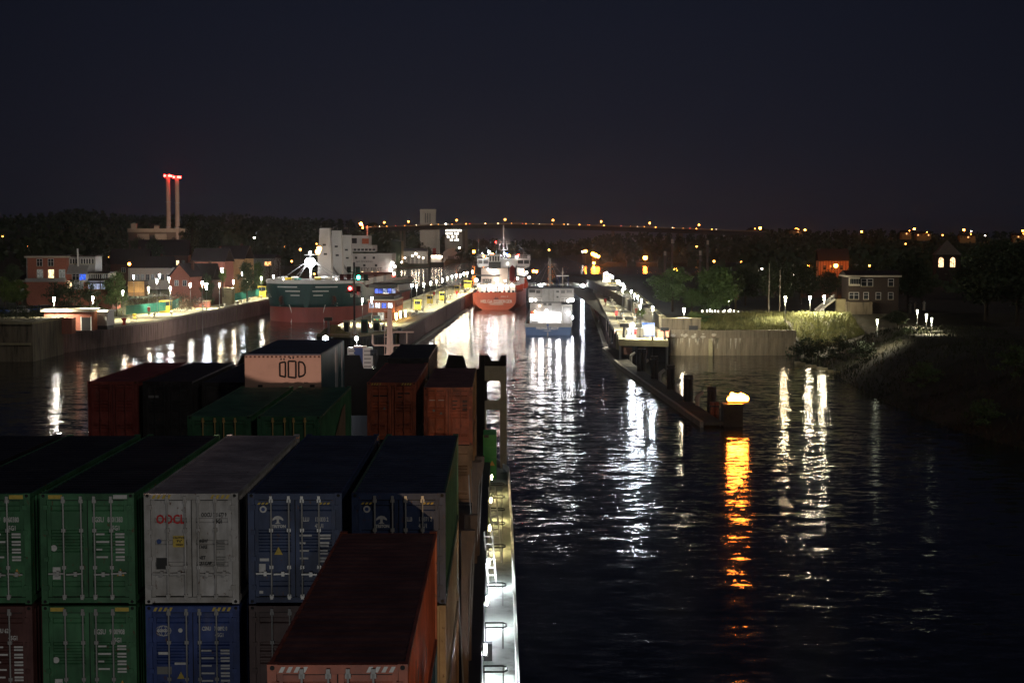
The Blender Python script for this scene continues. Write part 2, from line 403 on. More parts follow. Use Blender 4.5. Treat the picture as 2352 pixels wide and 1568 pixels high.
# front walls of the island and of the right quay head
t = thing('island_head_wall', 'black steel front below the pointed head of the middle island', 'quay wall', L(-37.5, 302.6), 0)
pts = [L(-37.9, 318), L(-37.4, 302.8), L(-30, 298.8), L(-23.0, 315.8)]
for p, q in zip(pts, pts[1:]):
    d = q - p; n = max(1, round(d.length / 4.75))
    for i in range(n):
        o = put('panel', PANELS[i % 3], M_dark, t); o.scale = (d.length / n / 4.75, 1, 1)
        o.location = p + d * (i / n) - L(-37.5, 302.6) + Vector((0, -0.2, QZ - 7.6)); o.rotation_euler = (0, 0, math.atan2(d.y, d.x))
t = thing('quay_head_wall', 'open black piled front under the head of the quay opposite the jetty', 'quay wall', L(22.4, 290), 0)
mb = MB()
for x, y in ((0.3, .6), (3.2, .1), (6.2, -.6), (9.0, -1.4)):
    put('pile', MB().tube((x, y, -3), (x, y, 3.3), 0.22, 0.22, 8), M_grey if x in (0.3, 9.0) else M_dark, t)
put('back_plate', MB().box(0.4, 9.3, 3.0, 3.3, -2, 3.3), M_dark, t)
for x in (0.9, 3.8):
    put('fender_board', MB().box(x, x + 1.6, -0.35 + (-.25 * x / 3), -0.15 + (-.25 * x / 3), 1.6, 3.0), M_brickd, t)
# ladders and recess frames on the right chamber wall, fender boards
for i, (b, z) in enumerate(((334, 2.2), (352, 2.6), (372, 2.8))):
    t = thing('wall_recess', ['square recess with pale lining nearest the head of the chamber wall', 'second square recess with pale lining in the chamber wall', 'third square recess with pale lining in the chamber wall'][i], 'wall recess', L(22.4, b, 0), -TH, 'recesses in the chamber wall')
    put('frame', MB().box(-.16, 0.1, 0, 2.6, 1.0, 3.9), M_dark, t); put('lining', MB().box(-.22, -.162, 0.35, 2.25, 1.3, 3.5), M_cream, t)
# ================================================================== CONCRETE ABUTMENTS
A, B, C = P(1541, 816, 308), P(1720, 816, 308), P(1838, 830, 293)
t = thing('abutment_wall', 'stained concrete quay wall below the grass slope, white runs on it', 'wall', (A.x, 308, 0), 0)
n = 9
for i in range(n):
    w = (57.5 - A.x) / n
    o = put('wall_panel', MB().box(0.02, w - 0.02, 0, 1.2, -2, 3.55), M_concd, t, (i * w, rnd.uniform(-.05, .05), 0))
    put('parapet_panel', MB().box(0.0, w - 0.02, -0.25, 1.2, 3.56, 5.1), M_concd, t, (i * w, rnd.uniform(-.03, .03), 0))
M_lime = mat('lime_stain', (.46, .42, .32), .9, var=.4, scale=2.0)
rl = random.Random(19)
for i in range(20):                                        # lime runs below the ledge and patches on the parapet
    x = rl.random() ** 1.5 * 15; h = rl.uniform(.7, 2.6); w = rl.uniform(.12, .30)
    put('lime_run', MB().prism_y([(x - w, 3.5), (x - w * .5, 3.5 - h * .6), (x - w * .1, 3.5 - h), (x + w * .2, 3.5 - h * .75), (x + w * .6, 3.5 - h * .3), (x + w, 3.5)], -.085, -.052), M_lime, t)
for i in range(10):
    x = .3 + rl.random() * 9; z = rl.uniform(3.8, 4.6); w = rl.uniform(.25, .8); h = rl.uniform(.15, .45)
    put('lime_patch', MB().prism_y([(x - w, z), (x - w * .4, z - h), (x + w * .5, z - h * .7), (x + w, z), (x + w * .3, z + h * .6), (x - w * .5, z + h * .5)], -.30, -.285), M_lime, t)
put('buttress', MB().prism_x([(0, -2), (0, 3.4), (-1.2, -2)], 7.6, 8.4), M_conc, t)
t = thing('abutment_wall', 'big brown concrete pier at the edge of the picture below the hedge', 'wall', (0, 0, 0), 0)
A = P(76, 831, 292)
put('pier', MB().box(-128, A.x, 292, 312, -2, 7.2), M_concd, t)
put('ledge', MB().box(-128, A.x - 0.3, 291.5, 291.98, 3.2, 3.6), M_conc, t)
put('cap', MB().box(-128, A.x + 0.2, 291.3, 312, 7.21, 7.6), M_conc, t)
put('return_wall', MB().box(A.x + .02, -92.5, 306, 309, -2, 6.6), M_concd, t)
put('lower_wall', MB().box(A.x + .02, -90, 311, 314, 4.2, 7.4), M_brick, t)
# retaining wall behind the right quay
def ret_wall(label, b0, b1, a0, a1, z0, z1, m):
    t = thing('retaining_wall', label, 'wall', L(a0, b0, 0), -TH)
    n = max(1, int((b1 - b0) / 6)); w = (b1 - b0) / n
    for i in range(n):
        put('wall_panel', MB().box(0, a1 - a0, 0.02, w - .02, z0, z1), m, t, (rnd.uniform(-.04, .04), i * w, 0))
    put('cap', MB().box(-.15, a1 - a0 + .1, 0, b1 - b0, z1 + .01, z1 + .18), M_conc, t)
ret_wall('blotchy concrete retaining wall between right quay lamps and the grass slope', 318, 372, 32.2, 33.0, 4.0, 7.3, M_concd)
ret_wall('long grey retaining wall further along behind the right quay lamps', 374, 470, 32.6, 33.4, 4.0, 7.6, M_concd)
ret_wall('farthest low wall behind the right quay near the chamber end', 476, 636, 34.6, 35.4, 4.0, 6.6, M_concd)
t = thing('retaining_wall', 'blotchy wall facing the water between quay shed and grass slope', 'wall', (L(32, 312).x, L(32, 312).y, 0), -TH)
for i in range(3): put('wall_panel', MB().box(i * 2.6, i * 2.6 + 2.57, 0, .8, 4.0, 7.3), M_concd, t)
put('cap', MB().box(-.1, 7.9, -.1, .9, 7.31, 7.5), M_conc, t)
put('doorway', MB().box(5.4, 7.2, -.06, -.002, 4.6, 5.9), M_dark, t)

# ================================================================== CHAMBER GATES
t = thing('lock_gate', 'dark lock gate closing the far end of the chamber, railing on top', 'lock gate', L(-22, 642, 0), -TH)
put('gate_leaf', MB().box(0, 45, 0, 5, -2, 4.3), M_dark, t)
mb = MB()
for i in range(31): mb.tube((i * 1.5, 0.2, 4.3), (i * 1.5, 0.2, 5.5), .05, .05, 5)
for z in (4.9, 5.5): mb.tube((0, .2, z), (45, .2, z), .06, .06, 5)
put('railing', mb, M_cream, t)
t = thing('lock_gate', 'lock gate across the far end of the bulk carrier chamber', 'lock gate', L(-84, 642, 0), -TH)
put('gate_leaf', MB().box(0, 46, 0, 5, -2, 4.3), M_dark, t)
mb = MB()
for i in range(31): mb.tube((i * 1.5, 0.2, 4.3), (i * 1.5, 0.2, 5.5), .05, .05, 5)
for z in (4.9, 5.5): mb.tube((0, .2, z), (45, .2, z), .06, .06, 5)
put('railing', mb, M_cream, t)

# ================================================================== JETTY AND PILES ON THE RIGHT
JA, JB = G(1386, 800, 0.5), G(1422, 838, 0.5)
JC = G(1612, 972, 0.5)
t = thing('guide_jetty', 'low floating guide jetty with pale rubbing edge leading to the chamber', 'jetty', (JB.x, JB.y, 0), 0)
def beam(mb, p, q, w, z0, z1, side=0.0):
    d = Vector((q.x - p.x, q.y - p.y, 0)); n = Vector((-d.y, d.x, 0)).normalized()
    a, b = p + n * side, q + n * side
    mb.prism([(a.x + n.x*w/2, a.y + n.y*w/2), (a.x - n.x*w/2, a.y - n.y*w/2), (b.x - n.x*w/2, b.y - n.y*w/2), (b.x + n.x*w/2, b.y + n.y*w/2)][::-1], z0, z1)
o0 = Vector((JB.x, JB.y, 0))
M_rub = mat('pale_rubbing_timber', (0.34, 0.31, 0.25), 0.8, var=0.35, scale=1.0)
M_deckw = mat('grey_planks', (0.085, 0.075, 0.058), 0.85, var=0.4, scale=2.5, bump=0.4)
for (p, q) in ((JB, JC), (JA, JB)):
    d = q - p; n = int(d.length / 6)
    nn = Vector((d.y, -d.x, 0)).normalized()              # towards the bank
    if nn.x < 0: nn = -nn
    for i in range(n):
        s, e2 = p + d * (i / n) - o0, p + d * ((i + 0.985) / n) - o0
        s.z = e2.z = 0
        mb = MB(); beam(mb, s + nn * 1.5, e2 + nn * 1.5, 2.4, 0.25, 0.62 + rnd.uniform(-.02, .02)); put('deck_plank', mb, M_deckw, t)
        mb = MB(); beam(mb, s, e2, 0.45, -0.2, 0.75 + rnd.uniform(-.03, .03)); put('rubbing_timber', mb, M_rub, t)
def pile_box(u0, u1, v0, Y, m, label, z0=-2):
    a, b = P(u0, v0, Y), P(u1, v0, Y); w = b.x - a.x
    t = thing('mooring_dolphin', label, 'pile', ((a.x + b.x) / 2, Y + w * .4, 0), R(rnd.uniform(-12, 12)), 'piles along the guide jetty')
    h = a.z
    for dx in (-.25, .25):
        for dy in (-.25, .25):
            put('pile', MB().tube((dx * w, dy * w, z0), (dx * w, dy * w, h), w * .25, w * .25, 10), m, t)
    put('binding', MB().box(-w*.52, w*.52, -w*.52, w*.52, h - .5, h - .25), M_dark, t)
    put('cap', MB().box(-w*.47, w*.47, -w*.47, w*.47, h - .02, h + .12), m, t)
def jY(u):                                                 # where the jetty passes below a column, a bit behind it
    k = (u - 1422) / (1612 - 1422); return JB.y + (JC.y - JB.y) * (k - 0.06)
Vc = lambda x, y: ((2300 + x * .4464) / 1.7143, (1200 + y * .4464) / 1.7143)
for i, (x0, x1, y0, word) in enumerate(((470, 552, 397, 'black timber dolphin nearest the quay head, first of the row'), (592, 656, 462, 'second black dolphin from the quay head beside the jetty'),
        (735, 802, 542, 'third black dolphin from the quay head beside the jetty'), (882, 958, 627, 'tallest looking fourth black dolphin beside the jetty'),
        (1090, 1170, 732, 'fifth dolphin with a dark reddish tint beside the jetty'))):
    u0, v0 = Vc(x0, y0); u1, _ = Vc(x1, y0); pile_box(u0, u1, v0, jY(u0) if i < 4 else 211, M_black, word)
u0, v0 = Vc(1113, 868); u1, _ = Vc(1195, 868)
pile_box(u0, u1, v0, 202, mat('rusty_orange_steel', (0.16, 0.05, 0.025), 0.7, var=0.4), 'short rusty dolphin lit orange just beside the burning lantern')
M_bent = mat('pale_pile_paint', (0.40, 0.38, 0.33), 0.6, var=0.3)
for i, (x, yt, yb, k) in enumerate(((412, 445, 520, 0), (527, 510, 600, 0), (668, 600, 690, 0), (810, 690, 780, 0), (1000, 800, 930, 0), (1215, 930, 1060, -16))):
    u, v = Vc(x, yt); Y = 23 * F / (Vc(x, yb)[1] - HZ); p = P(u, v, Y)
    t = thing('bent_post', ['first', 'second', 'third', 'fourth', 'fifth', 'sixth'][i] + ' pale bent steel post along the jetty counted from the quay head', 'post', (p.x, p.y, 0), 0, 'bent posts along the jetty')
    put('shaft', MB().tube((0, 0, -1), (0, 0, p.z), .28, .28, 10), M_bent, t)
    put('bent_top', MB().tube((0, 0, p.z - .1), (.8, 0, p.z + .55), .28, .22, 10), M_bent, t)
# the lantern dolphin
LB = G(1684, 980, 0.0)
t = thing('lantern_dolphin', 'dark square dolphin carrying the burning orange lantern', 'dolphin', (LB.x, LB.y + 1.2, 0), 0)
put('block', MB().box(-1.2, 1.2, -1.2, 1.2, -2, 2.6), M_black, t)
put('top_slab', MB().box(-1.22, 1.22, -1.22, 1.22, 2.61, 2.85), M_dark, t)
lp = P(1698, 925, LB.y)
t = thing('jetty_lantern', 'wide glowing orange lantern on the dolphin at the end of the jetty', 'lantern', (lp.x, LB.y + 1.2, 2.85), 0)
put('base', MB().box(-1.35, 1.35, -.4, .4, 0.0, .12), M_dark, t)
mb = MB()
for i in range(7):
    x = -1.08 + i * .36; h = (0.70, 1.22, 1.12, 1.02, 1.18, 1.04, .82)[i]
    mb.lathe([(.14, .14), (.27, .34), (.27, h - .3), (.16, h - .08), (.03, h)], (x, (i % 2) * .12 - .06, .12), 10)
put('sodium_globes', mb, M_sodb, t)
put('back_plate', MB().box(-1.3, 1.3, .42, .47, .12, .9), M_dark, t)
# ------------------------------------------------------------------ floating timber fenders along the left head
for i, (u0, v0, u1, v1) in enumerate(((24, 824, 118, 802), (120, 801, 205, 786), (212, 786, 284, 769), (312, 775, 350, 765))):
    p, q = G(u0, v0, .2), G(u1, v1, .2)
    t = thing('floating_fender', ['long pale fender beam floating under the brown pier', 'second fender beam afloat before the dark quay head', 'third fender beam afloat below the fenced quay', 'shortest pale fender beam afloat along the sheet piling'][i], 'fender', (p.x, p.y, 0), 0, 'fender beams afloat along the left quay')
    mb = MB(); beam(mb, Vector((0,0,0)), Vector((q.x-p.x, q.y-p.y, 0)), 1.0, -.3, .42); put('beam', mb, M_rub, t)
    mb = MB(); beam(mb, Vector((0,0,0)), Vector((q.x-p.x, q.y-p.y, 0)), .3, .421, .52); put('walkway', mb, M_deckw, t)
# fender rails along chamber walls at the water line
for i, (a, b0, b1, lab) in enumerate(((-21.6, 322, 420, 'pale fender rail afloat along the island wall nearer half'), (-21.6, 422, 520, 'pale fender rail afloat along the island wall farther half'),
                                   (21.0, 330, 430, 'pale fender rail afloat along the opposite chamber wall nearer half'), (21.0, 432, 600, 'pale fender rail afloat along the opposite chamber wall farther half'))):
    t = thing('floating_fender', lab, 'fender', L(a, b0, 0), -TH, 'fender rails inside the chamber')
    n = int((b1 - b0) / 12)
    for k in range(n): put('beam', MB().box(-.4, .4, k * 12, k * 12 + 11.6, -.3, .35), M_rub, t)
# ================================================================== TREES
def leaf_cloud(blobs, n, size, seed, droop=0.0):
    "leaf faces spread through a set of ellipsoid clumps (c, (rx,ry,rz))"
    r = random.Random(seed); mb = MB()
    vol = [b[1][0] * b[1][1] * b[1][2] for b in blobs]; tot = sum(vol)
    for (c, rad), vo in zip(blobs, vol):
        for _ in range(int(n * vo / tot) + 4):
            d = Vector((r.gauss(0, 1), r.gauss(0, 1), r.gauss(0, 1))).normalized(); k = r.random() ** 0.4 * (1.0 + 0.18 * r.gauss(0, 1))
            p = Vector((c[0] + d.x * rad[0] * k, c[1] + d.y * rad[1] * k, c[2] + d.z * rad[2] * k))
            u = Vector((r.gauss(0, 1), r.gauss(0, 1), r.gauss(0, .7) - droop)).normalized(); w = u.orthogonal().normalized()
            w = (Matrix.Rotation(r.uniform(0, 6.28), 3, u) @ w); s = size * r.uniform(.6, 1.4)
            u2, w2 = u * s * (.8 + droop * .5), w * s * .5
            mb.add([p - u2, p - w2 * .9, p + u2, p + w2], [(0, 1, 2, 3)])
    return mb
def tree_parts(h, w, seed, nleaf, size, droop=0.0, shape='round', trunk=0.25):
    r = random.Random(seed); tr = MB(); blobs = []
    lean = Vector((r.uniform(-.05, .05), r.uniform(-.05, .05), 1)) * h
    tr.tube((0, 0, -.6), lean * .4, .035 * h, .024 * h, 8); tr.tube(lean * .4, lean * .85, .024 * h, .008 * h, 7)
    nb = 11 if shape == 'round' else 9
    for i in range(nb):
        t = trunk + (0.97 - trunk) * (i + .5) / nb; a = i * 2.4 + r.uniform(-.4, .4)
        if shape == 'cone': rad = w * .5 * (1.1 - t)
        elif shape == 'column': rad = w * .22
        else: rad = w * .5 * math.sin(math.pi * min(1, (t - trunk) / (1.0 - trunk) * .82 + .16)) * r.uniform(.55, .8)
        tip = Vector((math.cos(a) * rad, math.sin(a) * rad, h * min(.97, t + .06)))
        tr.tube(lean * (t * .8), tip, .011 * h, .003 * h, 5)
        k = r.uniform(.75, 1.15)
        blobs.append((tip, (w * .21 * k, w * .21 * k, h * .12 * k + droop * h * .05)))
    blobs.append((lean * .6, (w * .26, w * .26, h * .24)))
    return tr.mesh('trunk'), leaf_cloud(blobs, nleaf, size, seed, droop).mesh('crown')
KINDS_T = {'broad': tree_parts(1, 1.1, 1, 5200, .028), 'broad2': tree_parts(1, .95, 2, 4600, .028), 'willow': tree_parts(1, .95, 3, 5600, .032, 1.2, trunk=.12),
           'slim': tree_parts(1, .55, 4, 1800, .026), 'column': tree_parts(1, .4, 5, 1500, .028, shape='column', trunk=.1), 'bush': tree_parts(1, 1.5, 6, 1500, .05, trunk=.02),
           'far': tree_parts(1, .9, 8, 500, .06), 'far2': tree_parts(1, 1.15, 9, 500, .065), 'bare': tree_parts(1, .8, 11, 700, .02)}
def tree(kind, u, v, Y, H, label, m=None, name='tree', cat='tree', group=None, z=None, w=1.0):
    p = P(u, v, Y)
    if z is not None: p.z = z
    if H > 60: H = P(u, H, Y).z - p.z                      # given as the image row of the tree top
    wid = H * w; gz = zl(p) if p.x < -20 else (right_h(p.x, p.y) if p.y < 960 else p.z)
    if -1 < gz < p.z - .3 or p.z + .3 < gz < p.z + H * .6: H = p.z + H - gz; p.z = gz      # stand it on the ground, keep its top
    t = thing(name, label, cat, (p.x, p.y, p.z), rnd.uniform(0, 6.28), group)
    t.scale = (wid, wid, H)
    a, b = KINDS_T[kind]
    put('trunk', a, M_bark, t); put('crown', b, m or M_leaf, t)
    return t
TR = 'trees on the terrace behind the right quay'
tree('broad', 1545, 718, 339, 9.6, 'broad leafy tree beside the bend of right quay lamps', group=TR, w=1.05)
tree('willow', 1645, 718, 341, 9.2, 'drooping willow-like tree behind the row of white stones', group=TR, w=1.15)
tree('broad2', 1590, 722, 336, 5.0, 'smaller bushy tree wedged between broad tree and willow', group=TR, w=1.1)
tree('slim', 1690, 715, 352, 8.6, 'narrow dark tree just behind the willow', M_leafd, group=TR)
for i, (u, v, Y, H, k, lab) in enumerate((
    (1712, 706, 372, 622, 'broad', 'dark round tree next beyond the willow'), (1765, 708, 356, 618, 'slim', 'slim dark tree behind the grass slope flagpoles'),
    (1790, 706, 365, 612, 'broad2', 'tall dark tree between the two flagpoles'), (1840, 704, 380, 610, 'broad', 'dark tree behind the terrace lamps before the stairs'),
    (1905, 690, 395, 626, 'broad2', 'dark tree hiding the orange lit house garden'), (2085, 700, 345, 595, 'broad', 'big dark tree beside the two-storey waterside house'),
    (2118, 690, 372, 618, 'broad2', 'tallest dark tree beneath the church tower'), (2262, 740, 318, 575, 'broad', 'huge black tree crown next beyond the garden lamps'),
    (2335, 745, 305, 560, 'broad2', 'huge black tree at the far edge of the picture'), (2285, 690, 392, 558, 'broad', 'black tree behind the two huge edge trees'),
    (2060, 775, 300, 715, 'broad2', 'black bush-like tree standing before the waterside house'), (2080, 800, 283, 755, 'bush', 'dark bush in the garden lit from behind'),
    (2040, 650, 430, 596, 'broad', 'dark tree rising behind the waterside house roof'), (1965, 650, 450, 602, 'broad2', 'dark tree rising behind the stairs'))):
    tree(k, u, v, Y, H, lab, M_leafd, group='dark trees on the right bank')
for i, (u, v, Y, H, lab) in enumerate(((1850, 775, 300, 5.4, 'dark shrub overhanging the grass slope'), (1880, 772, 297, 4.6, 'dark shrub next to the corner of the abutment'),
        (1930, 790, 285, 4.0, 'dark shrub on the bank above the pale stone edge'), (1985, 815, 262, 3.4, 'low dark shrub on the bank nearest the water lights'),
        (2120, 880, 216, 3.6, 'low shrub halfway along the dark bank'), (2260, 950, 182, 3.4, 'low shrub near the picture edge on the dark bank'), (2330, 900, 196, 4.0, 'shrub highest on the dark bank near the picture edge'))):
    tree('bush', u, v, Y, H, lab, M_leafd if i < 4 else M_leaf, 'shrub', 'shrub', 'shrubs on the right bank', z=right_h(P(u, v, Y).x, Y) - .2)
tree('bush', 1600, 758, 317, 3.0, 'dark green shrub at the near end of the grass slope', M_leaf, 'shrub', 'shrub', z=5.2, w=1.5)
# left side
LB_ = 'garden trees behind the left quay'
for (u, v, Y, H, k, m, lab) in (
    (12, 700, 345, 6.0, 'slim', M_leafb, 'bright green lamp-lit shrub tree at the left picture edge'), (40, 700, 350, 5.5, 'broad', M_leafb, 'bright green shrub tree beside the brick annex'),
    (130, 697, 352, 4.6, 'bush', M_leafd, 'dark hedge bush in front of the big brick wall'), (165, 693, 356, 4.8, 'bush', M_leafd, 'dark hedge bush below the bright lit window'),
    (205, 690, 360, 4.0, 'bush', M_leafd, 'dark hedge bush below the white conservatory'), (268, 690, 372, 6.4, 'broad', M_leaf, 'round clipped dark green tree beside the orange shed'),
    (512, 658, 432, 5.0, 'slim', M_leafb, 'pale green lamp-lit tree beside the orange wall lamp'), (566, 650, 470, 6.0, 'broad', M_leafd, 'dark round tree behind the green fence'),
    (590, 645, 520, 606, 'broad2', M_leaf, 'leafy tree behind the fence near the bulk carrier bow'), (620, 655, 510, 594, 'bare', M_hedge, 'sparse tall tree close to the bulk carrier bow'),
    (640, 640, 560, 588, 'bare', M_hedge, 'sparse grey tree rising behind the bulk carrier foremast'), (476, 655, 440, 3.0, 'bush', M_leafd, 'small dark bush beside the gable house')):
    tree(k, u, v, Y, H, lab, m, group=LB_, z=None)
for i, (u, v, Y, H, k, lab) in enumerate((
    (30, 660, 470, 610, 'broad', 'dark tree left behind the brick annex'), (70, 610, 620, 552, 'broad2', 'dark tree behind the brick house roof'), (215, 610, 640, 550, 'broad', 'dark tree behind the brick house chimney'),
    (265, 610, 620, 562, 'broad2', 'dark tree left below the heating plant'), (320, 600, 640, 550, 'broad', 'big round dark tree in front of the heating plant'),
    (352, 602, 600, 552, 'broad2', 'second big round dark tree before the heating plant'), (440, 600, 660, 505, 'slim', 'pointed dark tree beside the twin chimneys'),
    (467, 600, 700, 528, 'broad', 'dark tree next to the pointed tree by the chimneys'), (530, 612, 640, 572, 'broad', 'dark tree around the twin sodium lamps'),
    (590, 610, 640, 568, 'broad2', 'dark tree between sodium lamps and the carrier mast'), (880, 578, 1330, 530, 'far2', 'round green tree behind the silo tanks'),
    (866, 580, 1300, 542, 'far', 'round green tree next to the tank behind the wheelhouse'), (963, 588, 1500, 558, 'far2', 'dark tree in front of the tall silo'),
    (985, 590, 1480, 568, 'far', 'dark low tree beside the white tank hall'), (1060, 605, 1480, 572, 'far2', 'dark tree behind the bunker barge stern'), (1080, 608, 1450, 576, 'far', 'dark tree at the bank beyond the bunker barge'))):
    tree(k, u, v, Y, H, lab, M_leafd, group='dark trees behind the left quay')
# ------------------------------------------------------------------ woods on the hills: a mass
SIL = [(-60, 495), (0, 492), (100, 485), (190, 478), (235, 487), (330, 492), (420, 490), (500, 489), (600, 493), (700, 498), (800, 504), (850, 511), (930, 522), (1010, 534), (1085, 545), (1180, 549), (1300, 546), (1400, 536), (1480, 531), (1600, 533), (1700, 528), (1800, 521), (1870, 526), (2000, 528), (2150, 529), (2250, 531), (2420, 534)]
def wood(name, label, u0, u1, rows, step, seed, m):
    r = random.Random(seed); mb = MB()
    for (Y, dv, hgt, lo) in rows:
        u = u0
        du = step * F / Y
        while u < u1:
            v = lerp_pts(SIL, u) + dv + 2.0 * math.sin(u * .021 + Y) + 1.2 * math.sin(u * .067 + Y * 2) + r.uniform(-.6, 1.4) * (700 / Y + .4)
            top = P(u, v, Y + r.uniform(-40, 40)); H = hgt * r.uniform(.8, 1.15); w = H * r.uniform(.35, .5)
            for _ in range(60):
                d = Vector((r.gauss(0, 1), r.gauss(0, 1), r.gauss(0, 1))).normalized(); k = r.random() ** .45
                p = top + Vector((d.x * w * k, d.y * w * k, d.z * H * .5 * k - H * .5))
                a = Vector((r.gauss(0, 1), r.gauss(0, .6), r.gauss(0, 1))).normalized() * H * .12; b = a.cross(Vector((r.gauss(0, .3), 1, r.gauss(0, .3)))).normalized() * H * .09
                mb.add([p - a, p - b, p + a, p + b], [(0, 1, 2, 3)])
            if lo: mb.cbox(top.x, top.y, top.z - H * 1.25 - lo / 2, w * 1.6, w, H * .7 + lo)
            u += du * r.uniform(.6, 1.2)
    o = put(name, mb, m, kind='stuff'); o['label'] = label; o['category'] = 'woodland'
wood('woodland', 'dark wooded hill behind the chimneys and the brick house', -60, 900, [(2300, 0, 20, 22), (1900, 10, 20, 14), (1500, 22, 20, 10), (1150, 38, 18, 6), (850, 58, 15, 0)], 15, 3, M_leafd)
wood('woodland', 'dark low wood under the bridge at the end of the canal', 860, 1420, [(2500, 2, 20, 12), (2250, 9, 18, 8)], 15, 4, M_leafd)
wood('woodland', 'dark wooded ridge along the far right shore', 1390, 2420, [(2300, 0, 18, 16), (1900, 9, 18, 10), (1600, 22, 18, 8), (1480, 38, 14, 4)], 15, 5, M_leafd)
wood('woodland', 'dark tree mass between right terrace and the far ridge', 1720, 2420, [(1000, 34, 17, 8), (760, 52, 16, 4), (600, 74, 14, 2), (480, 102, 12, 0)], 11, 6, M_leafd)
# ------------------------------------------------------------------ grass
def blades(name, label, n, place, h, seed, m, w=.05):
    r = random.Random(seed); mb = MB()
    for _ in range(n):
        p = place(r); a = r.uniform(0, 6.28); hh = h * r.uniform(.5, 1.4); d = Vector((math.cos(a), math.sin(a), 0)) * w * r.uniform(.6, 1.6)
        lean = Vector((r.gauss(0, .25), r.gauss(0, .25), 1)) * hh
        mb.add([p - d, p + d, p + lean], [(0, 1, 2)])
    o = put(name, mb, m, kind='stuff'); o['label'] = label; o['category'] = 'grass'
def _slope(r):
    X = r.uniform(38, 72); Y = r.uniform(309.8, 326); return Vector((X, Y, right_h(X, Y) - .05))
blades('grass', 'tall dry grass on the lit slope above the stained quay wall', 15000, _slope, 0.85, 11, M_grass, .07)
def _bankg(r):
    Y = r.uniform(150, 300); X = xshore(Y) + 1.5 + r.random() ** 1.4 * 34; return Vector((X, Y, right_h(X, Y) - .1))
blades('grass', 'dark rough grass covering the unlit river bank', 9000, _bankg, .7, 12, M_ground, .09)
def _lg(r):
    b = r.uniform(330, 520); s = -r.uniform(9.5, 17); p = L(lerp_pts(SHORE_L, b) + s, b); p.z = left_h(lerp_pts(SHORE_L, b) + s, b) - .05; return p
blades('grass', 'short yellowish grass along the fence of the left quay', 6000, _lg, .35, 13, M_grass, .08)
# pale stone edge of the bank
t = thing('stone_edge', 'short pale stone edging at the waterline of the dark bank', 'kerb', (0, 0, 0))
a, b = G(1832, 832, .3), G(1950, 862, .3)
for i in range(9):
    p = a.lerp(b, i / 9); put('stone', MB().cbox(0, 0, 0, 1.0, .7, .5), M_conc, t, (p.x, p.y, .25 + rnd.uniform(-.08, .08)), rnd.uniform(-.4, .4))

# ================================================================== LAMPS
def lamp_mesh(h):
    pole = MB().lathe([(.14, 0), (.14, .5), (.075, .55), (.055, h - .95)], n=8).mesh('pole')
    return pole
HEAD = MB().lathe([(.05, 0), (.09, .12), (.21, .95), (.21, 1.0)], n=8).mesh('lamp_head')
CAP = MB().lathe([(.27, 0), (.22, .08), (.05, .14)], n=8).mesh('lamp_cap')
POLES = {}
DOWN = {}
def quay_lamp(p, h, label, group, m=None, k=1.0, name='quay_lamp', down=0):
    hh = round(h * 2) / 2
    if hh not in POLES: POLES[hh] = lamp_mesh(hh)
    t = thing(name, label, 'lamp', p, 0, group)
    put('pole', POLES[hh], M_pole, t)
    a = put('lamp_head', HEAD, m or M_lamp, t, (0, 0, hh - .95)); b = put('lamp_cap', CAP, M_dark, t, (0, 0, hh - .95 + .92 * k))
    a.scale = b.scale = (k, k, k)
    if down:
        d = DOWN.get(down)
        if d is None:
            d = DOWN[down] = bpy.data.lights.new('lamp_downlight', 'SPOT'); d.energy = down; d.color = (1.0, .93, .70); d.spot_size = R(150); d.spot_blend = .5; d.shadow_soft_size = .2
        o = bpy.data.objects.new('lamp_downlight', d); COL.objects.link(o); o.parent = t; o.location = (0, 0, hh - 1.05)
    return t
def lamp_row(heads, zh, zb, label, group, k=1.0, m=None, far=None, down=11000):
    for i, (u, v) in enumerate(heads):
        p = G(u, v, zh) if zh < 22.5 else P(u, v, far)
        zb_ = zl(p) if zb == -1 else (right_h(p.x, p.y) if zb == -2 else zb)
        quay_lamp((p.x, p.y, zb_), zh - zb_, label % ORD[i], group, m or (M_lamp, M_lamp2, M_lamp, M_lamp3, M_lamp2)[(i * 7 + len(heads)) % 5], k * rnd.uniform(.9, 1.12), down=down)
lamp_row([(124, 685), (213, 683), (282, 669), (341, 662), (391, 660), (437, 653), (504, 652), (536, 645), (568, 642), (600, 637), (628, 634)], 11.3, QZ,
         '%s of the torch-shaped lamps along the left quay edge', 'lamps along the left quay')
lamp_row([(360, 639), (388, 635), (307, 631), (367, 628), (420, 624), (556, 624), (468, 618), (464, 646)], 13.6, -1,
         '%s white lamp up in the gardens behind the left quay', 'garden lamps behind the left quay', 1.1, M_lampc, down=5000)
lamp_row([(957, 655), (973.5, 652), (989, 648), (1003, 644), (1016, 641), (1027.5, 637), (1038, 635), (1048, 632), (1057, 631.5), (1066, 628), (1073, 626), (1085, 623)], 11.3, QZ,
         '%s lamp in the row along the middle lock island', 'lamps along the lock island')
lamp_row([(832, 686), (854, 684)], 10.4, QZ, '%s lamp on the island head before the control tower', 'lamps before the control tower')
lamp_row([(1499, 702), (1470.5, 698), (1473, 685.5), (1465, 677), (1457, 673), (1450, 665), (1430, 662), (1435, 655), (1431, 650), (1425, 647.5), (1421.6, 644), (1417.6, 642), (1407, 633), (1404, 631), (1400, 629), (1388, 627), (1393.5, 624)], 11.0, QZ,
         '%s lamp in the long row on the quay with the yellow line', 'lamps along the right quay', .85, M_lampc, down=6500)
lamp_row([(1804, 684), (1860.6, 681), (1893, 681)], 11.4, -2, '%s lamp on the terrace above the grass slope', 'lamps on the right terrace', 1.1, down=8000)
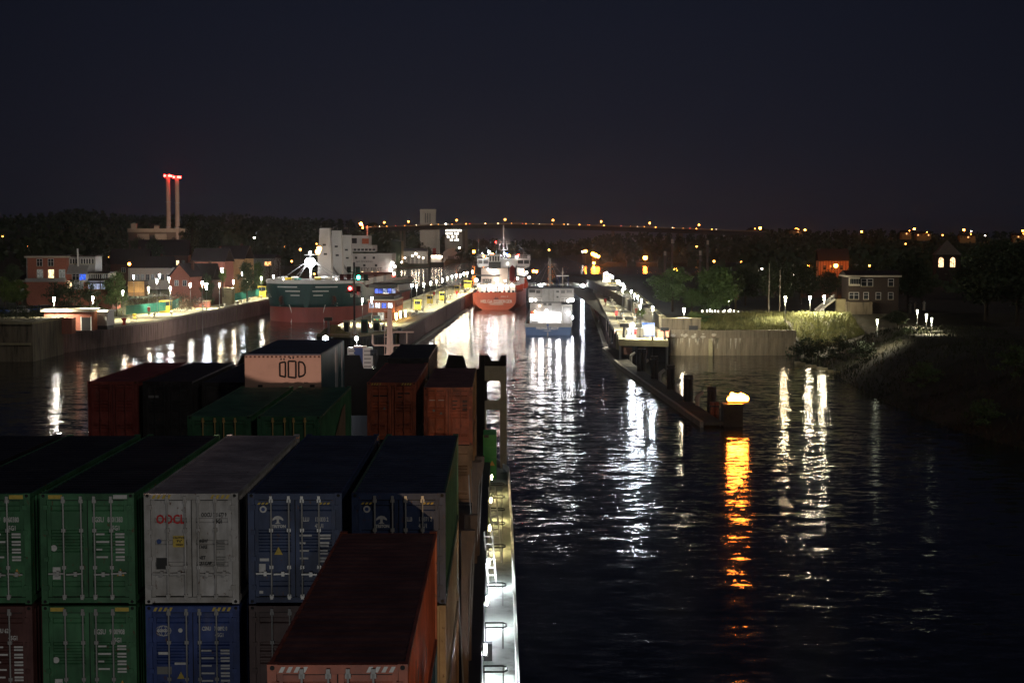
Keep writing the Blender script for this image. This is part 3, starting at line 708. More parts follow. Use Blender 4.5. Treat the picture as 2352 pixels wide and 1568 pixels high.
quay_lamp(G(1571, 706, 9.6) + Vector((0, 0, -2.6)), 2.6, 'single short lamp at the near end of the grass slope', None, M_lamp, 1.0, down=2000)
lamp_row([(2107, 713), (2128, 724), (2140, 731), (2015, 735)], 9.5, 6.6, '%s low garden lamp among the black trees', 'garden lamps on the right bank', 1.1, M_gard, down=2500)
p_ = G(474, 661, 10.5); quay_lamp((p_.x, p_.y, QZ), 6.5, 'round floodlight glaring beside the dark gable roof', None, M_lampc, 1.8, 'floodlight')
quay_lamp(G(510, 620, 14.2) + Vector((0, 0, -6)), 6.0, 'brightest white lamp beside the orange lit wall', None, M_lampc, 1.7, 'floodlight')
def flood_ball(u, v, Y, r, m, label, name='floodlight', cat='floodlight', group=None, pole=0.0):
    p = P(u, v, Y); t = thing(name, label, cat, (p.x, p.y, p.z - pole), 0, group)
    if pole: put('pole', MB().lathe([(r * .25, -.3), (r * .16, pole)], n=6), M_pole, t)
    put('lamp_glass', MB().ball((0, 0, pole), r, 10, 6), m, t)
    put('hood', MB().lathe([(r * 1.15, pole + r * .75), (r * .5, pole + r * 1.15)], n=8), M_dark, t)
    return t
flood_ball(1338, 657, 638, .75, M_lampc, 'bright round floodlight on the far lock gate', pole=1.2)
flood_ball(1242, 655, 640, .55, M_lampc, 'round floodlight on the gate behind the blue ship', pole=1.2)
flood_ball(945, 655, 404, .42, M_lampc, 'white round floodlight beside the control tower roof', pole=6)
# sodium and other street lamps of the town
SL = [(297, 606, 480, .55, M_sod), (503, 578, 640, .95, M_sod), (539, 580, 650, .6, M_sod), (539, 595, 640, .5, M_sod), (6, 543, 900, .5, M_sodfar), (63, 566, 800, .45, M_sodfar),
      (727, 560, 900, .5, M_sodfar), (584, 546, 1100, .8, M_whitefar), (690, 573, 760, .7, M_sodfar), (637, 586, 640, .5, M_sodfar), (722, 629, 700, .5, M_sodfar),
      (1482, 592, 1475, 2.6, M_sod), (1552, 620, 985, 1.5, M_sod), (1345, 577, 1500, 1.8, M_sod), (1338, 578, 1600, 1.1, M_whitefar), (1362, 583, 1470, 2.2, M_sod), (1368, 586, 1465, 2.4, M_sod), (1374, 589, 1460, 1.8, M_sod), (1364, 604, 1465, 1.6, M_sod),
      (1563, 577, 1600, 1.3, M_sodfar), (1640, 600, 1000, .9, M_sodfar), (1704, 602, 900, .9, M_sodfar), (1739, 622, 620, .55, M_whitefar), (1750, 617, 640, .45, M_whitefar), (1776, 618, 620, .6, M_whitefar),
      (1725, 526, 2100, 2.2, M_sod), (1746, 524, 2100, 2.2, M_sod), (1829, 527, 2000, 2.2, M_sod), (1849, 528, 2000, 1.4, M_sod), (1979, 532, 1800, 1.2, M_sod), (2100, 526, 1800, 1.5, M_sod), (2214, 528, 1800, 1.5, M_sod), (2231, 531, 1800, .8, M_whitefar), (2263, 541, 1700, .8, M_whitefar), (2349, 530, 1800, 1.3, M_sod),
      (1857, 611, 560, .5, M_sod), (1997, 610, 600, .5, M_sodfar), (1920, 610, 540, .9, M_sodb), (1919, 656, 430, .4, M_sodb), (1822, 631, 560, .4, M_whitefar), (1818, 651, 520, .4, M_sodfar), (2252, 615, 600, .4, M_whitefar), (2186, 684, 420, .3, M_sodfar),
      (1111, 589, 1500, 1.2, M_sod), (1130, 584, 1500, 2.0, M_sod), (1169, 587, 1500, 1.6, M_sod), (1261, 574, 1600, 1.2, M_sodfar), (1088, 578, 1500, 1.9, M_sod),
      (250, 590, 700, .4, M_sodfar), (268, 575, 820, .5, M_sodfar), (330, 612, 560, .35, M_sodfar), (420, 597, 640, .4, M_sodfar), (455, 606, 560, .4, M_sodfar), (560, 596, 640, .45, M_sodfar), (670, 600, 760, .6, M_sodfar), (652, 566, 1000, .7, M_sodfar), (1790, 640, 560, .4, M_sodfar), (1690, 640, 620, .4, M_whitefar), (2080, 560, 1500, .9, M_sodfar), (2165, 540, 1700, 1.0, M_sodfar), (1905, 560, 1500, .9, M_sodfar), (1600, 566, 1600, 1.0, M_sodfar), (1430, 572, 1600, 1.2, M_sodfar), (2300, 600, 700, .5, M_sodfar)]
PLACES = ['behind the gardens of the left quay', 'above the dark gable house', 'beside the twin lamps above the gable house', 'lower of the stacked lamps above the gable house', 'at the left picture edge on the hill', 'on the hill above the brick annex',
  'on the hill behind the carrier cranes', 'small and white high on the hill', 'yellow on the hill left of the carrier mast', 'between fence tree and carrier bow', 'low behind the carrier rail',
  'glaring alone across the right basin', 'low on the right basin shore below the tall poles', 'at the canal bend, orange', 'at the canal bend, white', 'first of the burning cluster on the canal bank', 'second of the burning cluster on the canal bank', 'third of the burning cluster on the canal bank', 'lowest of the burning cluster on the canal bank',
  'between the tall poles on the far shore', 'among trees right of the tall poles', 'by the brown tree above the willow', 'white above the willow', 'second white above the willow', 'bluish white right of the willow',
  'first on the ridge right of the bridge end', 'second on the ridge right of the bridge end', 'third on the ridge, haloed', 'fourth on the ridge, small', 'alone on the ridge above the waterside house', 'on the ridge before the church tower', 'on the ridge above the church tower', 'white one beside the church tower', 'white one right of the church tower', 'last on the ridge at the picture edge',
  'left of the orange lit house', 'above the waterside house roof', 'glaring on the orange lit house', 'on the small shed beside the stairs', 'small white among right trees', 'small orange among right trees', 'white right of the church tower trees', 'behind the garden lamps',
  'left behind the tanker bridge wing', 'yellow behind the tanker funnel', 'yellow behind the tanker mast', 'far up the canal right of the tanker', 'bright left beside the tanker bridge wing',
  'on the hill left of the orange shed', 'higher on the hill left of the heating plant', 'between the garden houses', 'under the twin chimneys', 'right of the chimney trees', 'over the red lit corner house', 'behind the sparse grey tree', 'high on the hill behind the carrier bow', 'in the trees behind the first flagpole', 'white in the trees behind the willow', 'on the slope left of the church tower', 'on the ridge just left of the church spire', 'on the slope above the waterside house', 'on the far shore between the pole pairs', 'at the canal bend right of the burning cluster', 'among the black trees at the picture edge']
for (u, v, Y, r, m), w in zip(SL, PLACES):
    p = P(u, v, Y); gz = zl(p) if p.x < -20 else (right_h(p.x, Y) if Y < 950 else (farr_h(p.x, Y) if p.x > 84 else 2))
    flood_ball(u, v, Y, r * .8, m, 'street lamp ' + w, 'street_lamp', 'street lamp', 'street lamps of the town', pole=max(3, min(30, p.z - gz)))

# ================================================================== QUAY FURNITURE
BOLL = MB().lathe([(.32, 0), (.32, .08), (.2, .16), (.18, .5), (.34, .62), (.36, .78), (.1, .86)], n=10).mesh('bollard')
def bollards(pts, m, label, group):
    for i, (u, v) in enumerate(pts):
        p = G(u, v, QZ + .02); o = put('bollard', BOLL, m, None, p); o.scale = (1.25, 1.25, 1.25)
        tag(o, label % ORD[i], 'bollard', group)
Vq = lambda x, y: (933.3 + x * .2232, 437.5 + y * .2232)
bollards([Vq(*q) for q in ((38, 1300), (105, 1270), (165, 1243), (240, 1203), (322, 1168), (410, 1133), (455, 1110), (575, 1063), (608, 1050), (402, 1058), (640, 1030))], M_cream, '%s white bollard along the middle island edge', 'bollards on the lock island')
Vr = lambda x, y: ((2320 + x * .2296) / 1.7143, (1040 + y * .2296) / 1.7143)
bollards([Vr(*q) for q in ((588, 960), (547, 905), (520, 845), (437, 712), (410, 695), (388, 658), (362, 612), (342, 582), (318, 555), (268, 488), (248, 455), (780, 985))], M_cream, '%s white bollard along the quay with the yellow line', 'bollards on the right quay')
Vl = lambda x, y: ((600 + x * .2296) / 1.7143, (1000 + y * .2296) / 1.7143)
bollards([Vl(*q) for q in ((35, 1080), (330, 1045), (600, 1000), (870, 945), (1235, 905), (1470, 865), (1530, 850), (1670, 805), (1870, 765), (2058, 735))], M_cream, '%s pale bollard along the left quay', 'bollards on the left quay')
o = put('bollard', BOLL, M_yellow, None, G(309, 732, QZ)); o.scale = (1.5, 1.5, 1.5); tag(o, 'yellow bollard near the red one on the left quay', 'bollard')
o = put('bollard', BOLL, M_red, None, G(285, 746, QZ)); o.scale = (1.6, 1.6, 1.9); tag(o, 'fat red bollard near the end of the left quay', 'bollard')
def booth(u, v, w, h, label, rz=0.0, z=QZ):
    p = G(u, v, z); t = thing('winch_booth', label, 'booth', p, -TH + rz, 'yellow booths on the quays')
    put('body', MB().box(-w/2, w/2, 0, w * .9, .1, h * .55), M_yellow, t)
    for x in (-w/2 + .05, w/2 - .05):
        for y in (.05, w * .9 - .05): put('post', MB().box(x - .06, x + .06, y - .06, y + .06, h * .55, h * .9), M_yellow, t)
    put('window', MB().box(-w/2 + .1, w/2 - .1, .06, .1, h * .56, h * .9), M_glass, t)
    put('roof', MB().box(-w/2 - .12, w/2 + .12, -.12, w * .9 + .12, h * .9, h), M_yellow, t)
    return t
for i, (x0, x1, y) in enumerate(((80, 150, 1228), (210, 270, 1168), (340, 397, 1132), (497, 545, 1052), (592, 668, 1005))):
    u, v = Vq((x0 + x1) / 2, y); p = G(u, v, QZ); booth(u, v, (x1 - x0) * .2232 * p.y / F, 2.7 if i < 4 else 3.0, ORD[i] + ' yellow winch booth along the middle island')
booth(*Vl(210, 1005), 2.7, 3.2, 'tall yellow booth beside the green fence of the left quay')
booth(*Vl(1880, 745), 2.6, 3.8, 'tall yellow booth on the left quay close to the carrier bow')
def red_post(u, v, z, label, h=2.2):
    p = G(u, v, z); t = thing('rescue_post', label, 'rescue post', p, 0, 'red rescue posts')
    put('post', MB().tube((0, 0, 0), (0, 0, h * .6), .09, .09, 8), M_dark, t)
    put('cabinet', MB().box(-.32, .32, -.15, .15, h * .5, h), M_red, t); put('ring', MB().lathe([(.28, 0), (.34, .05), (.28, .1)], (0, 0, h), 10), M_white, t)
red_post(*Vl(1640, 770), QZ, 'red rescue post on the left quay near the second yellow booth')
u, v = 587, 725
red_post((2300 * .2551) / 1.7143, (1080 + 640 * .2551) / 1.7143, QZ, 'red rescue post on the left quay by the fence')
red_post(*Vr(465, 955), QZ, 'red and dark rescue post on the right quay beside the yellow line')
red_post(*Vr(275, 715), QZ, 'red rescue post at the chamber edge of the right quay')
red_post(*Vr(808, 910), QZ, 'red rescue post at the foot of the blotchy retaining wall')
red_post(*Vq(285, 1110), QZ, 'red rescue post on the middle island by the second booth')
red_post(*Vq(557, 1015), QZ, 'red rescue post on the middle island by the fourth booth')
red_post(*Vq(520, 1100), QZ, 'red rescue post on the middle island edge')
# asphalt between the concrete edges of the quays
M_asph = mat('worn_asphalt', (.15, .135, .095), .9, var=.45, scale=.5, bump=.2)
put('asphalt_paving', MB().box(24.6, 31.9, 322, 638, QZ + .001, QZ + .003), M_asph, None, L(0, 0, 0), -TH, kind='structure')
put('asphalt_paving', MB().box(-36.2, -25.4, 372, 638, QZ + .001, QZ + .003), mat('grey_paving', (.24, .215, .13), .9, var=.45, scale=.35, bump=.2), None, L(0, 0, 0), -TH, kind='structure')
# painted lines on the quays
M_line = mat('yellow_road_paint', (0.55, 0.42, 0.14), 0.7, var=0.3, scale=1.5)
o = put('painted_line', MB().box(-.12, .12, 0, 300, QZ + .004, QZ + .008), M_line, None, L(26.2, 330, 0), -TH, kind='structure')
o = put('painted_line', MB().box(-.12, .12, 0, 290, QZ + .004, QZ + .008), M_line, None, L(-26, 345, 0), -TH, kind='structure')
# crane-rail like concrete strips across the right quay
for i in range(9):
    put('paving_strip', MB().box(24.4, 31.5, 0, 3.2, QZ + .004, QZ + .05), M_coping, None, L(0, 345 + i * 31, 0), -TH, kind='structure')
# green fence of the left quay
def fence(pts, h, label, z):
    t = thing('fence', label, 'fence', (pts[0].x, pts[0].y, 0), 0); o0 = Vector((pts[0].x, pts[0].y, 0))
    for p, q in zip(pts, pts[1:]):
        d = q - p; n = max(1, int(d.length / 2.6))
        for i in range(n):
            a, b = p + d * (i / n) - o0, p + d * ((i + 1) / n) - o0
            put('post', MB().tube((a.x, a.y, z), (a.x, a.y, z + h), .06, .06, 6), M_greenf, t)
            mb = MB(); m_ = 7
            for k in range(m_):
                c = a.lerp(b, (k + .5) / m_); mb.cbox(c.x, c.y, z + h / 2 + .05, .14, .05, h - .2)
            put('slat_panel', mb, M_greenf, t)
fence([G(290, 723, 5.0), G(395, 712, 5.0), G(424, 690, 5.6), G(436, 668, 6.5)], 2.4, 'green slatted fence around the brown hedge of the left quay', 4.9)
fence([G(540, 690, 5.2), G(585, 680, 5.2), G(633, 672, 5.2)], 2.4, 'green slatted fence behind the yellow booth near the carrier', 5.0)
# ================================================================== BUILDINGS
M_curtain = lit_pane('curtained_window_light', (0.85, 0.85, 0.75), 0.16, 3.0)
M_warmwin = lit_pane('warm_window_light', (1.0, 0.72, 0.38), 2.6, 1.5)
M_coolwin = lit_pane('cool_window_light', (0.62, 0.70, 1.0), 0.65, 2.0)
M_bluewin = lit_pane('blue_screen_light', (0.05, 0.16, 1.0), 1.3, 2.5)
M_orgwin = lit_pane('orange_window_light', (1.0, 0.45, 0.15), 3.0, 2.0)
def window(parent, x, z, w, h, pane, y=0.0, bars=1, frame=None, rot=0.0, bh=True):
    "a framed window lying on the wall face y (towards the camera)"
    f = .09
    mb = MB().box(x - w/2 - f, x + w/2 + f, y - .07, y - .002, z - f, z).box(x - w/2 - f, x + w/2 + f, y - .07, y - .002, z + h, z + h + f)
    mb.box(x - w/2 - f, x - w/2, y - .07, y - .002, z, z + h).box(x + w/2, x + w/2 + f, y - .07, y - .002, z, z + h)
    for i in range(bars):
        c = x - w/2 + w * (i + 1) / (bars + 1); mb.box(c - .05, c + .05, y - .06, y - .002, z, z + h)
    if bh: mb.box(x - w/2, x + w/2, y - .055, y - .002, z + h * .62, z + h * .62 + .06)
    o = put('window', mb, frame or M_white, parent)
    put('pane', MB().box(x - w/2 + .001, x + w/2 - .001, y - .03, y - .01, z + .001, z + h - .001), pane, o)
    put('sill', MB().box(x - w/2 - .15, x + w/2 + .15, y - .14, y - .071, z - .12, z - .02), M_conc, o)
    return o
def gable(parent, x0, x1, y0, y1, z, rise, m, along='x', over=.35):
    if along == 'x':
        ym = (y0 + y1) / 2
        pts = [(y0 - over, z - .1), (ym, z + rise), (y1 + over, z - .1), (y1 + over, z + .12), (ym, z + rise + .28), (y0 - over, z + .12)]
        return put('roof', MB().prism_x(pts, x0 - over, x1 + over), m, parent)
    xm = (x0 + x1) / 2
    pts = [(x0 - over, z - .1), (xm, z + rise), (x1 + over, z - .1), (x1 + over, z + .12), (xm, z + rise + .28), (x0 - over, z + .12)]
    return put('roof', MB().prism_y(pts, y0 - over, y1 + over), m, parent)
def at(u, v, Y, z=None):
    p = P(u, v, Y)
    if z is not None: p.z = z
    return p
# ---- the big red brick house of the left quay
Y0 = 374; Z0 = 7.2; px = F / Y0
o = at(65, 700, Y0, Z0); k = Y0 / F
t = thing('brick_house', 'big red brick house with white windows and a flat dark roof on the left bank', 'house', o, R(3))
zz = lambda v: P(65, v, Y0).z - Z0
xx = lambda u: (u - 65) * k
put('wall', MB().box(0, xx(152), 0, 12, -1, zz(592)), M_brick, t)
put('cornice', MB().box(-.6, xx(152) + .5, -.6, 12.3, zz(592) + .002, zz(588)), M_cream, t)
put('roof', MB().box(-.5, xx(152) + .4, -.5, 12.2, zz(588) + .002, zz(586)), M_roof, t)
put('porch_roof', MB().box(-.3, xx(152) + .1, -1.6, -.002, zz(647), zz(639)), M_grey, t)
put('porch_wall', MB().box(0, xx(150), -1.4, -.003, -1, zz(647) - .002), M_brick, t)
for u in (92.5, 118): window(t, xx(u), zz(611), 1.25, 1.7, M_glass, 0)
for u, m in ((93, M_curtain), (118, M_warmwin), (143, M_curtain)): window(t, xx(u), zz(638), 1.35, 2.0, m, 0)
put('drainpipe', MB().tube((-.12, -.15, -1), (-.12, -.15, zz(592)), .09, .09, 6), M_grey, t)
# middle wing with conservatory
put('wing_wall', MB().box(xx(152) + .01, xx(165), .8, 11, -1, zz(630)), M_brick, t)
put('wing_gallery', MB().box(xx(152) + .01, xx(212), 3.0, 11, zz(630) + .01, zz(590)), M_grey, t)
for i, u in enumerate((157, 163, 169, 182, 188, 194, 200, 207)): window(t, xx(u), zz(606), .42, 1.2, M_glass, 3.0, 0, bh=False)
put('wing_roof', MB().box(xx(152), xx(214), 2.6, 11.3, zz(590) + .002, zz(587)), M_roof, t)
put('chimney', MB().box(xx(173), xx(175.5), 2.0, 2.5, zz(612), zz(571)), M_white, t)
put('sloping_roof', MB().prism_x([(.2, zz(630)), (3.0, zz(613)), (3.0, zz(612) + .3), (.1, zz(630) + .25)], xx(152) + .02, xx(198)), M_grey, t)
put('conservatory_wall', MB().box(xx(165) + .01, xx(200), .5, 10, zz(648), zz(630) - .01), M_white, t)
window(t, xx(173), zz(643), 1.7, 1.5, M_glass, .5, 1); window(t, xx(188), zz(643), 1.6, 1.5, M_bluewin, .5, 1)
put('glazed_bay_wall', MB().box(xx(200) + .01, xx(246), 1.2, 10, zz(648), zz(628)), M_cream, t)
for i in range(9): window(t, xx(203.5 + i * 4.8), zz(645), .32, 1.6, M_curtain if i in (6, 7) else M_glass, 1.2, 0, bh=False)
put('bay_roof', MB().box(xx(200), xx(250), .7, 10.3, zz(628) + .01, zz(625)), M_roof, t)
put('low_wall', MB().box(xx(165) + .01, xx(256), .0, 10, -1, zz(648) - .01), M_brick, t)
put('lean_to_roof', MB().prism_x([(-.4, zz(651)), (1.4, zz(640)), (1.4, zz(640) + .2), (-.4, zz(651) + .2)], xx(200), xx(258)), M_roof, t)
window(t, xx(158), zz(665), 1.05, 2.05, M_warmwin, .8, 0, bh=False)
for u, m, w in ((178, M_curtain, 2.6), (215, M_coolwin, 2.7), (235, M_coolwin, .9)): window(t, xx(u), zz(664), w, 1.9, m, 0, 2)
# annex at the left
o2 = at(38, 690, 378, 7.2); t = thing('brick_annex', 'small red brick annex with hipped roof at the left of the brick house', 'house', o2, R(3)); k2 = 378 / F
put('wall', MB().box(0, 2.9, 0, 6, -1, 5.8), M_brick, t); put('cornice', MB().box(-.3, 3.1, -.3, 6.2, 5.801, 6.3), M_cream, t)
put('roof', MB().add([(-.3, -.3, 6.3), (3.2, -.3, 6.3), (3.2, 6.3, 6.3), (-.3, 6.3, 6.3), (2.6, 3, 8.3), (2.9, 3, 8.3)], [(0, 1, 5, 4), (1, 2, 5), (2, 3, 4, 5), (3, 0, 4)]), M_roof, t)
window(t, 1.4, 2.4, .8, 2.2, M_curtain, 0, 0)
put('garden_wall', MB().box(2.0, 3.4, -3, -1, -1, 2.6), M_concd, t)
# low brick shed at the end of the quay, grey gate box, cream frames
Yb = 318
o = at(152, 752, Yb, QZ); kb = Yb / F
t = thing('brick_shed', 'low red brick shed with cream roof edge at the end of the left quay', 'shed', o, -TH)
put('wall', MB().box(-4.6, 5.4, 0, 5, 0, 3.9), M_brick, t); put('roof', MB().box(-5.2, 5.8, -.5, 5.4, 3.901, 4.5), M_cream, t)
put('door', MB().box(3.3, 5.2, -.08, -.004, 0, 2.7), M_dark, t); put('door_frame', MB().box(3.1, 3.3, -.12, -.004, 0, 2.9).box(5.2, 5.4, -.12, -.004, 0, 2.9), M_white, t)
put('planter', MB().box(-2.2, -1.2, -1.4, -.4, 0, 2.2), M_brickd, t)
o = at(188, 745, 322, QZ)
t = thing('gate_machine_house', 'grey corrugated machine house with a glowing roof edge on the left quay', 'machine house', o, -TH - R(4))
mb = MB()
for i in range(14): mb.box(.2 + i * .38, .2 + i * .38 + .3, -.12, .0, .8, 3.6)
put('wall', MB().box(0, 5.6, 0, 4, .8, 3.7), M_metal, t); put('corrugation', mb, M_metal, t)
put('light_strip', MB().box(-.2, 5.8, -.5, -.3, 3.85, 4.0), glow('roof_edge_light', (1.0, .8, .45), 14.0), t); put('roof', MB().box(-.3, 5.9, -.29, 4.2, 3.702, 4.1), M_metal, t)
put('dark_plinth', MB().box(.1, 5.5, .1, 3.9, 0, .8), M_dark, t)
o = at(290, 655, 455, 8)
t = thing('orange_shed', 'orange timber shed lit by a lamp above the brown hedge', 'shed', at(294, 668, 440, 8.2), -TH)
M_otim = mat('orange_timber', (0.42, 0.22, 0.07), .8, var=.25)
put('wall', MB().box(0, 4.8, 0, 4, -2, 3.4), mat('orange_timber_back', (0.2, .1, .04), .8), t)
for i in range(10): put('plank', MB().box(i * .48 + .02, i * .48 + .42, -.1, -.004, .2, 3.4), M_otim, t, (0, rnd.uniform(-.02, .02), 0))
put('roof', MB().box(-.2, 5.0, -.3, 4.2, 3.402, 3.6), M_roof, t)
def house(label, u, v, Y, w, d, h, rise, wm, rm, wins=(), along='x', rz=0.0, z=None, chim=True, name='house'):
    p = at(u, v, Y, z); t = thing(name, label, 'house', p, rz)
    put('wall', MB().box(-w/2, w/2, 0, d, -9, h), wm, t)
    if along == 'y': put('gable_wall', MB().prism_y([(-w/2, h), (w/2, h), (0, h + rise)], .02, d - .02), wm, t)
    r = gable(t, -w/2, w/2, 0, d, h, rise, rm, along)
    if chim: put('chimney', MB().box(w * .2, w * .2 + .7, d * .5, d * .5 + .7, h + rise * .5, h + rise + 1.0), M_brickd, r)
    for (x, zz_, ww, hh, m) in wins: window(t, x, zz_, ww, hh, m, 0, 1 if ww > .6 else 0)
    return t
house('brick gable house with a steep dark roof behind the grey quay walls', 413, 661, 440, 6.5, 9, 3.2, 3.6, M_brick, M_roof, ((-1.0, .6, 1.1, 1.5, M_curtain), (1.6, .6, 1.1, 1.5, M_glass)), 'y', R(-16))
t_ = house('long dark roofed barn beside the brick gable house', 455, 664, 446, 8.5, 8, 2.6, 4.6, M_brickd, M_roof, ((1.0, .4, 1.2, 1.2, M_orgwin),), 'x', R(-10))
house('pale house with many windows above the left hedge', 345, 650, 500, 14, 8, 5, 3.5, M_cream, M_roof, [(-5.6 + i * 1.6, 1.0, .9, 1.8, M_curtain if i % 3 else M_glass) for i in range(8)], 'x', R(4))
house('red brick house with pointed dormers high behind the gardens', 375, 620, 620, 20, 10, 6, 6, M_brickd, M_roof, [(-8 + i * 2.3, 2.0, 1.0, 1.8, M_warmwin if i in (2, 6) else M_glass) for i in range(8)], 'x', R(6))
house('dark roofed house behind the orange shed', 297, 632, 540, 13, 9, 4, 5, M_brickd, M_roof, ((-2, 1, 1.2, 1.6, M_glass), (2, 1, 1.2, 1.6, M_warmwin)), 'x', R(4))
house('brick house with arched passage beside the brightest white lamp', 478, 645, 490, 11, 9, 6.2, 4, M_brick, M_roof, ((-2, 3.4, 1.0, 1.3, M_glass), (2.4, .8, 1.2, 1.6, M_warmwin)), 'x', R(-8))
house('orange lit gabled house right of the brightest white lamp', 528, 640, 500, 10, 9, 6.5, 4, mat('ochre_render', (.38, .22, .09), .85), M_roof, ((-2.5, 3.0, 1.2, 1.8, M_glass), (0, 3.0, 1.2, 1.8, M_orgwin)), 'x', R(-10))
house('flat dark house with a red lit corner near the carrier bow', 590, 622, 600, 14, 9, 5, 1.2, M_grey, M_roof, ((4.5, 2.0, 2.6, 1.6, M_orgwin),), 'x', R(-8), chim=False)
# concrete bunker walls by the gate recess
def block(name, label, cat, u, v, z, w, d, h, m, rz=-TH, cap=None):
    t = thing(name, label, cat, G(u, v, z), rz)
    put('wall', MB().box(0, w, 0, d, -.2, h), m, t); put('cap', MB().box(-.15, w + .15, -.15, d + .1, h + .002, h + .22), cap or M_conc, t)
    return t
block('concrete_wall', 'pale slanting concrete wall below the dark barn', 'wall', 440, 698, QZ, 7, 3, 3.4, M_conc, -TH - R(14))
block('concrete_wall', 'square pale concrete block beside the green fence', 'wall', 484, 698, QZ, 6.4, 4, 4.6, M_conc, -TH)
block('brick_wall', 'low red brick wall on the left quay below the pale concrete', 'wall', 444, 706, QZ, 4.6, 1.6, 1.7, M_brick, -TH)
# hedges
for (lab, pts, h, d, m, n) in (('long brown hedge behind the green fence', [(300, 712), (420, 700)], 3.4, 3.2, M_hedge, 2600), ('sloping ivy bank beside the slatted fence', [(415, 716), (455, 706)], 3.0, 3.0, M_hedge, 1400),
                               ('dark clipped hedge along the top of the brown pier', [(0, 748), (92, 746)], 0, 0, M_leafd, 0)):
    if n == 0:
        a, b = Vector((-124, 296, 7.6)), Vector((-95, 300, 7.6)); h, d, n = 3.0, 4.0, 3000
    else: a, b = G(*pts[0], 5.2), G(*pts[1], 5.2); b.y = max(b.y, a.y)
    blobs = [(a.lerp(b, i / 9) - a + Vector((0, d * .5, h * .5)), (abs((b - a).length) / 14 + .5, d * .55, h * .55)) for i in range(10)]
    t = thing('hedge', lab, 'hedge', a, 0); put('foliage', leaf_cloud(blobs, n, .22, 21), m, t)
# gangway frames at the quay end
for i, (u, v, w, h) in enumerate(((183, 748, 1.9, 2.4), (236, 745, 1.6, 2.4), (262, 742, 2.6, 1.3), (300, 738, 1.5, 1.1), (150, 752, 1.4, 1.8))):
    t = thing('white_railing', ['cream portal frame before the brick shed', 'white rail frame before the grey machine house', 'long white quay railing before the machine house', 'short white railing by the red bollard', 'cream box frame left of the portal frame'][i], 'railing', G(u, v, QZ), -TH, 'white frames on the left quay end')
    for x in (0, w): put('post', MB().box(x - .07, x + .07, -.07, .07, 0, h), M_white, t)
    for z in (h, h * .5): put('rail', MB().box(-.07, w + .07, -.05, .05, z - .06, z + .06), M_white, t)
t = thing('white_winch', 'tall white capstan winch at the left quay end', 'winch', G(252, 744, QZ), 0)
put('drum', MB().lathe([(.7, 0), (.7, .2), (.4, .4), (.4, 1.6), (.6, 1.8), (.3, 2.2)], n=12), M_white, t); put('arm', MB().tube((0, 0, 2.1), (.5, 0, 3.6), .08, .08, 6), M_white, t)

# ================================================================== HEATING PLANT AND CHIMNEYS
Yc = 1050
t = thing('heating_plant', 'pale flat-roofed heating plant below the twin chimneys', 'building', at(295, 560, Yc), R(5)); kc = Yc / F
M_plant = mat('pale_plant_wall', (.30, .24, .18), .8, var=.2, scale=.3)
M_plantd = mat('brown_plant_wall', (.12, .085, .06), .8, var=.2, scale=.3)
put('wall', MB().box(0, 38, 0, 20, -14, 8), M_plantd, t); put('roof_edge', MB().box(-.5, 38.5, -.6, 20, 8.01, 10.5), M_plant, t)
for x in (6, 18): put('light_panel', MB().box(x, x + 8, -.4, -.02, -8, 6.8), M_plant, t)
for i in range(3): put('slit_window', MB().box(14.6 + i * 1.1, 15.3 + i * 1.1, -.3, -.02, 2, 6), M_glass, t)
put('roof_box', MB().box(1.5, 5, 3, 8, 10.52, 14), M_plant, t); put('roof_box', MB().box(17, 20, 4, 9, 10.52, 12.6), M_plant, t)
M_chim = mat('chimney_render', (.36, .27, .22), .8, var=.25, scale=.15, streak=True)
for i, (u, vt) in enumerate(((388, 402), (408.5, 405))):
    b = at(u, 562, Yc + 8 - i * 4, 0); top = P(u, vt, Yc + 8 - i * 4).z; z0 = zl(b)
    t = thing('chimney', ['taller of the twin slender chimneys with red warning lights', 'shorter of the twin slender chimneys with red warning lights'][i], 'chimney', (b.x, b.y, z0), 0, 'twin chimneys')
    put('shaft', MB().lathe([(1.6, -2), (1.45, top - z0)], n=16), M_chim, t, smooth=False)
    for z in (.42, .7): put('gallery', MB().lathe([(1.9, 0), (1.95, .4)], (0, 0, (top - z0) * z), 14), M_grey, t)
    for j in range(4):
        a = j * math.pi / 2 + .6; put('warning_light', MB().ball((math.cos(a) * 2.3, math.sin(a) * 2.3, top - z0 - .6), .85, 8, 5), M_redl, t)
def flood_mast(label, X, Y, z0, h, target, power, col, deg):
    q = thing('floodlight_mast', label, 'floodlight', (X, Y, z0), 0, 'floodlight masts')
    put('mast', MB().lathe([(.35, -1), (.2, h)], n=8), M_pole, q); put('housing', MB().box(-.8, .8, -.3, .3, h, h + .7), M_dark, q)
    l = bpy.data.lights.new('floodlight', 'SPOT'); l.energy = power; l.color = col; l.spot_size = R(deg); l.spot_blend = .6; l.shadow_soft_size = .4
    o = bpy.data.objects.new('floodlight_beam', l); COL.objects.link(o); o.parent = q; o.location = (0, .5, h + .9)
    d = (Vector(target) - Vector((X, Y + .5, z0 + h + .9))).normalized(); o.rotation_euler = d.to_track_quat('-Z', 'Y').to_euler()
cp = P(397, 470, Yc)
flood_mast('floodlight mast below the twin chimneys among the trees', cp.x + 18, Yc - 62, zl(Vector((cp.x, Yc - 60, 0))), 26, (cp.x, Yc + 8, cp.z), 75000, (1.0, .74, .58), 62)
t = thing('lit_monument', 'pale lamp-lit tower stump below the twin chimneys', 'tower', at(400, 585, 800), 0)
put('shaft', MB().lathe([(1.1, -6), (.8, 4), (1.8, 8), (.3, 9)], n=8), M_plant, t)

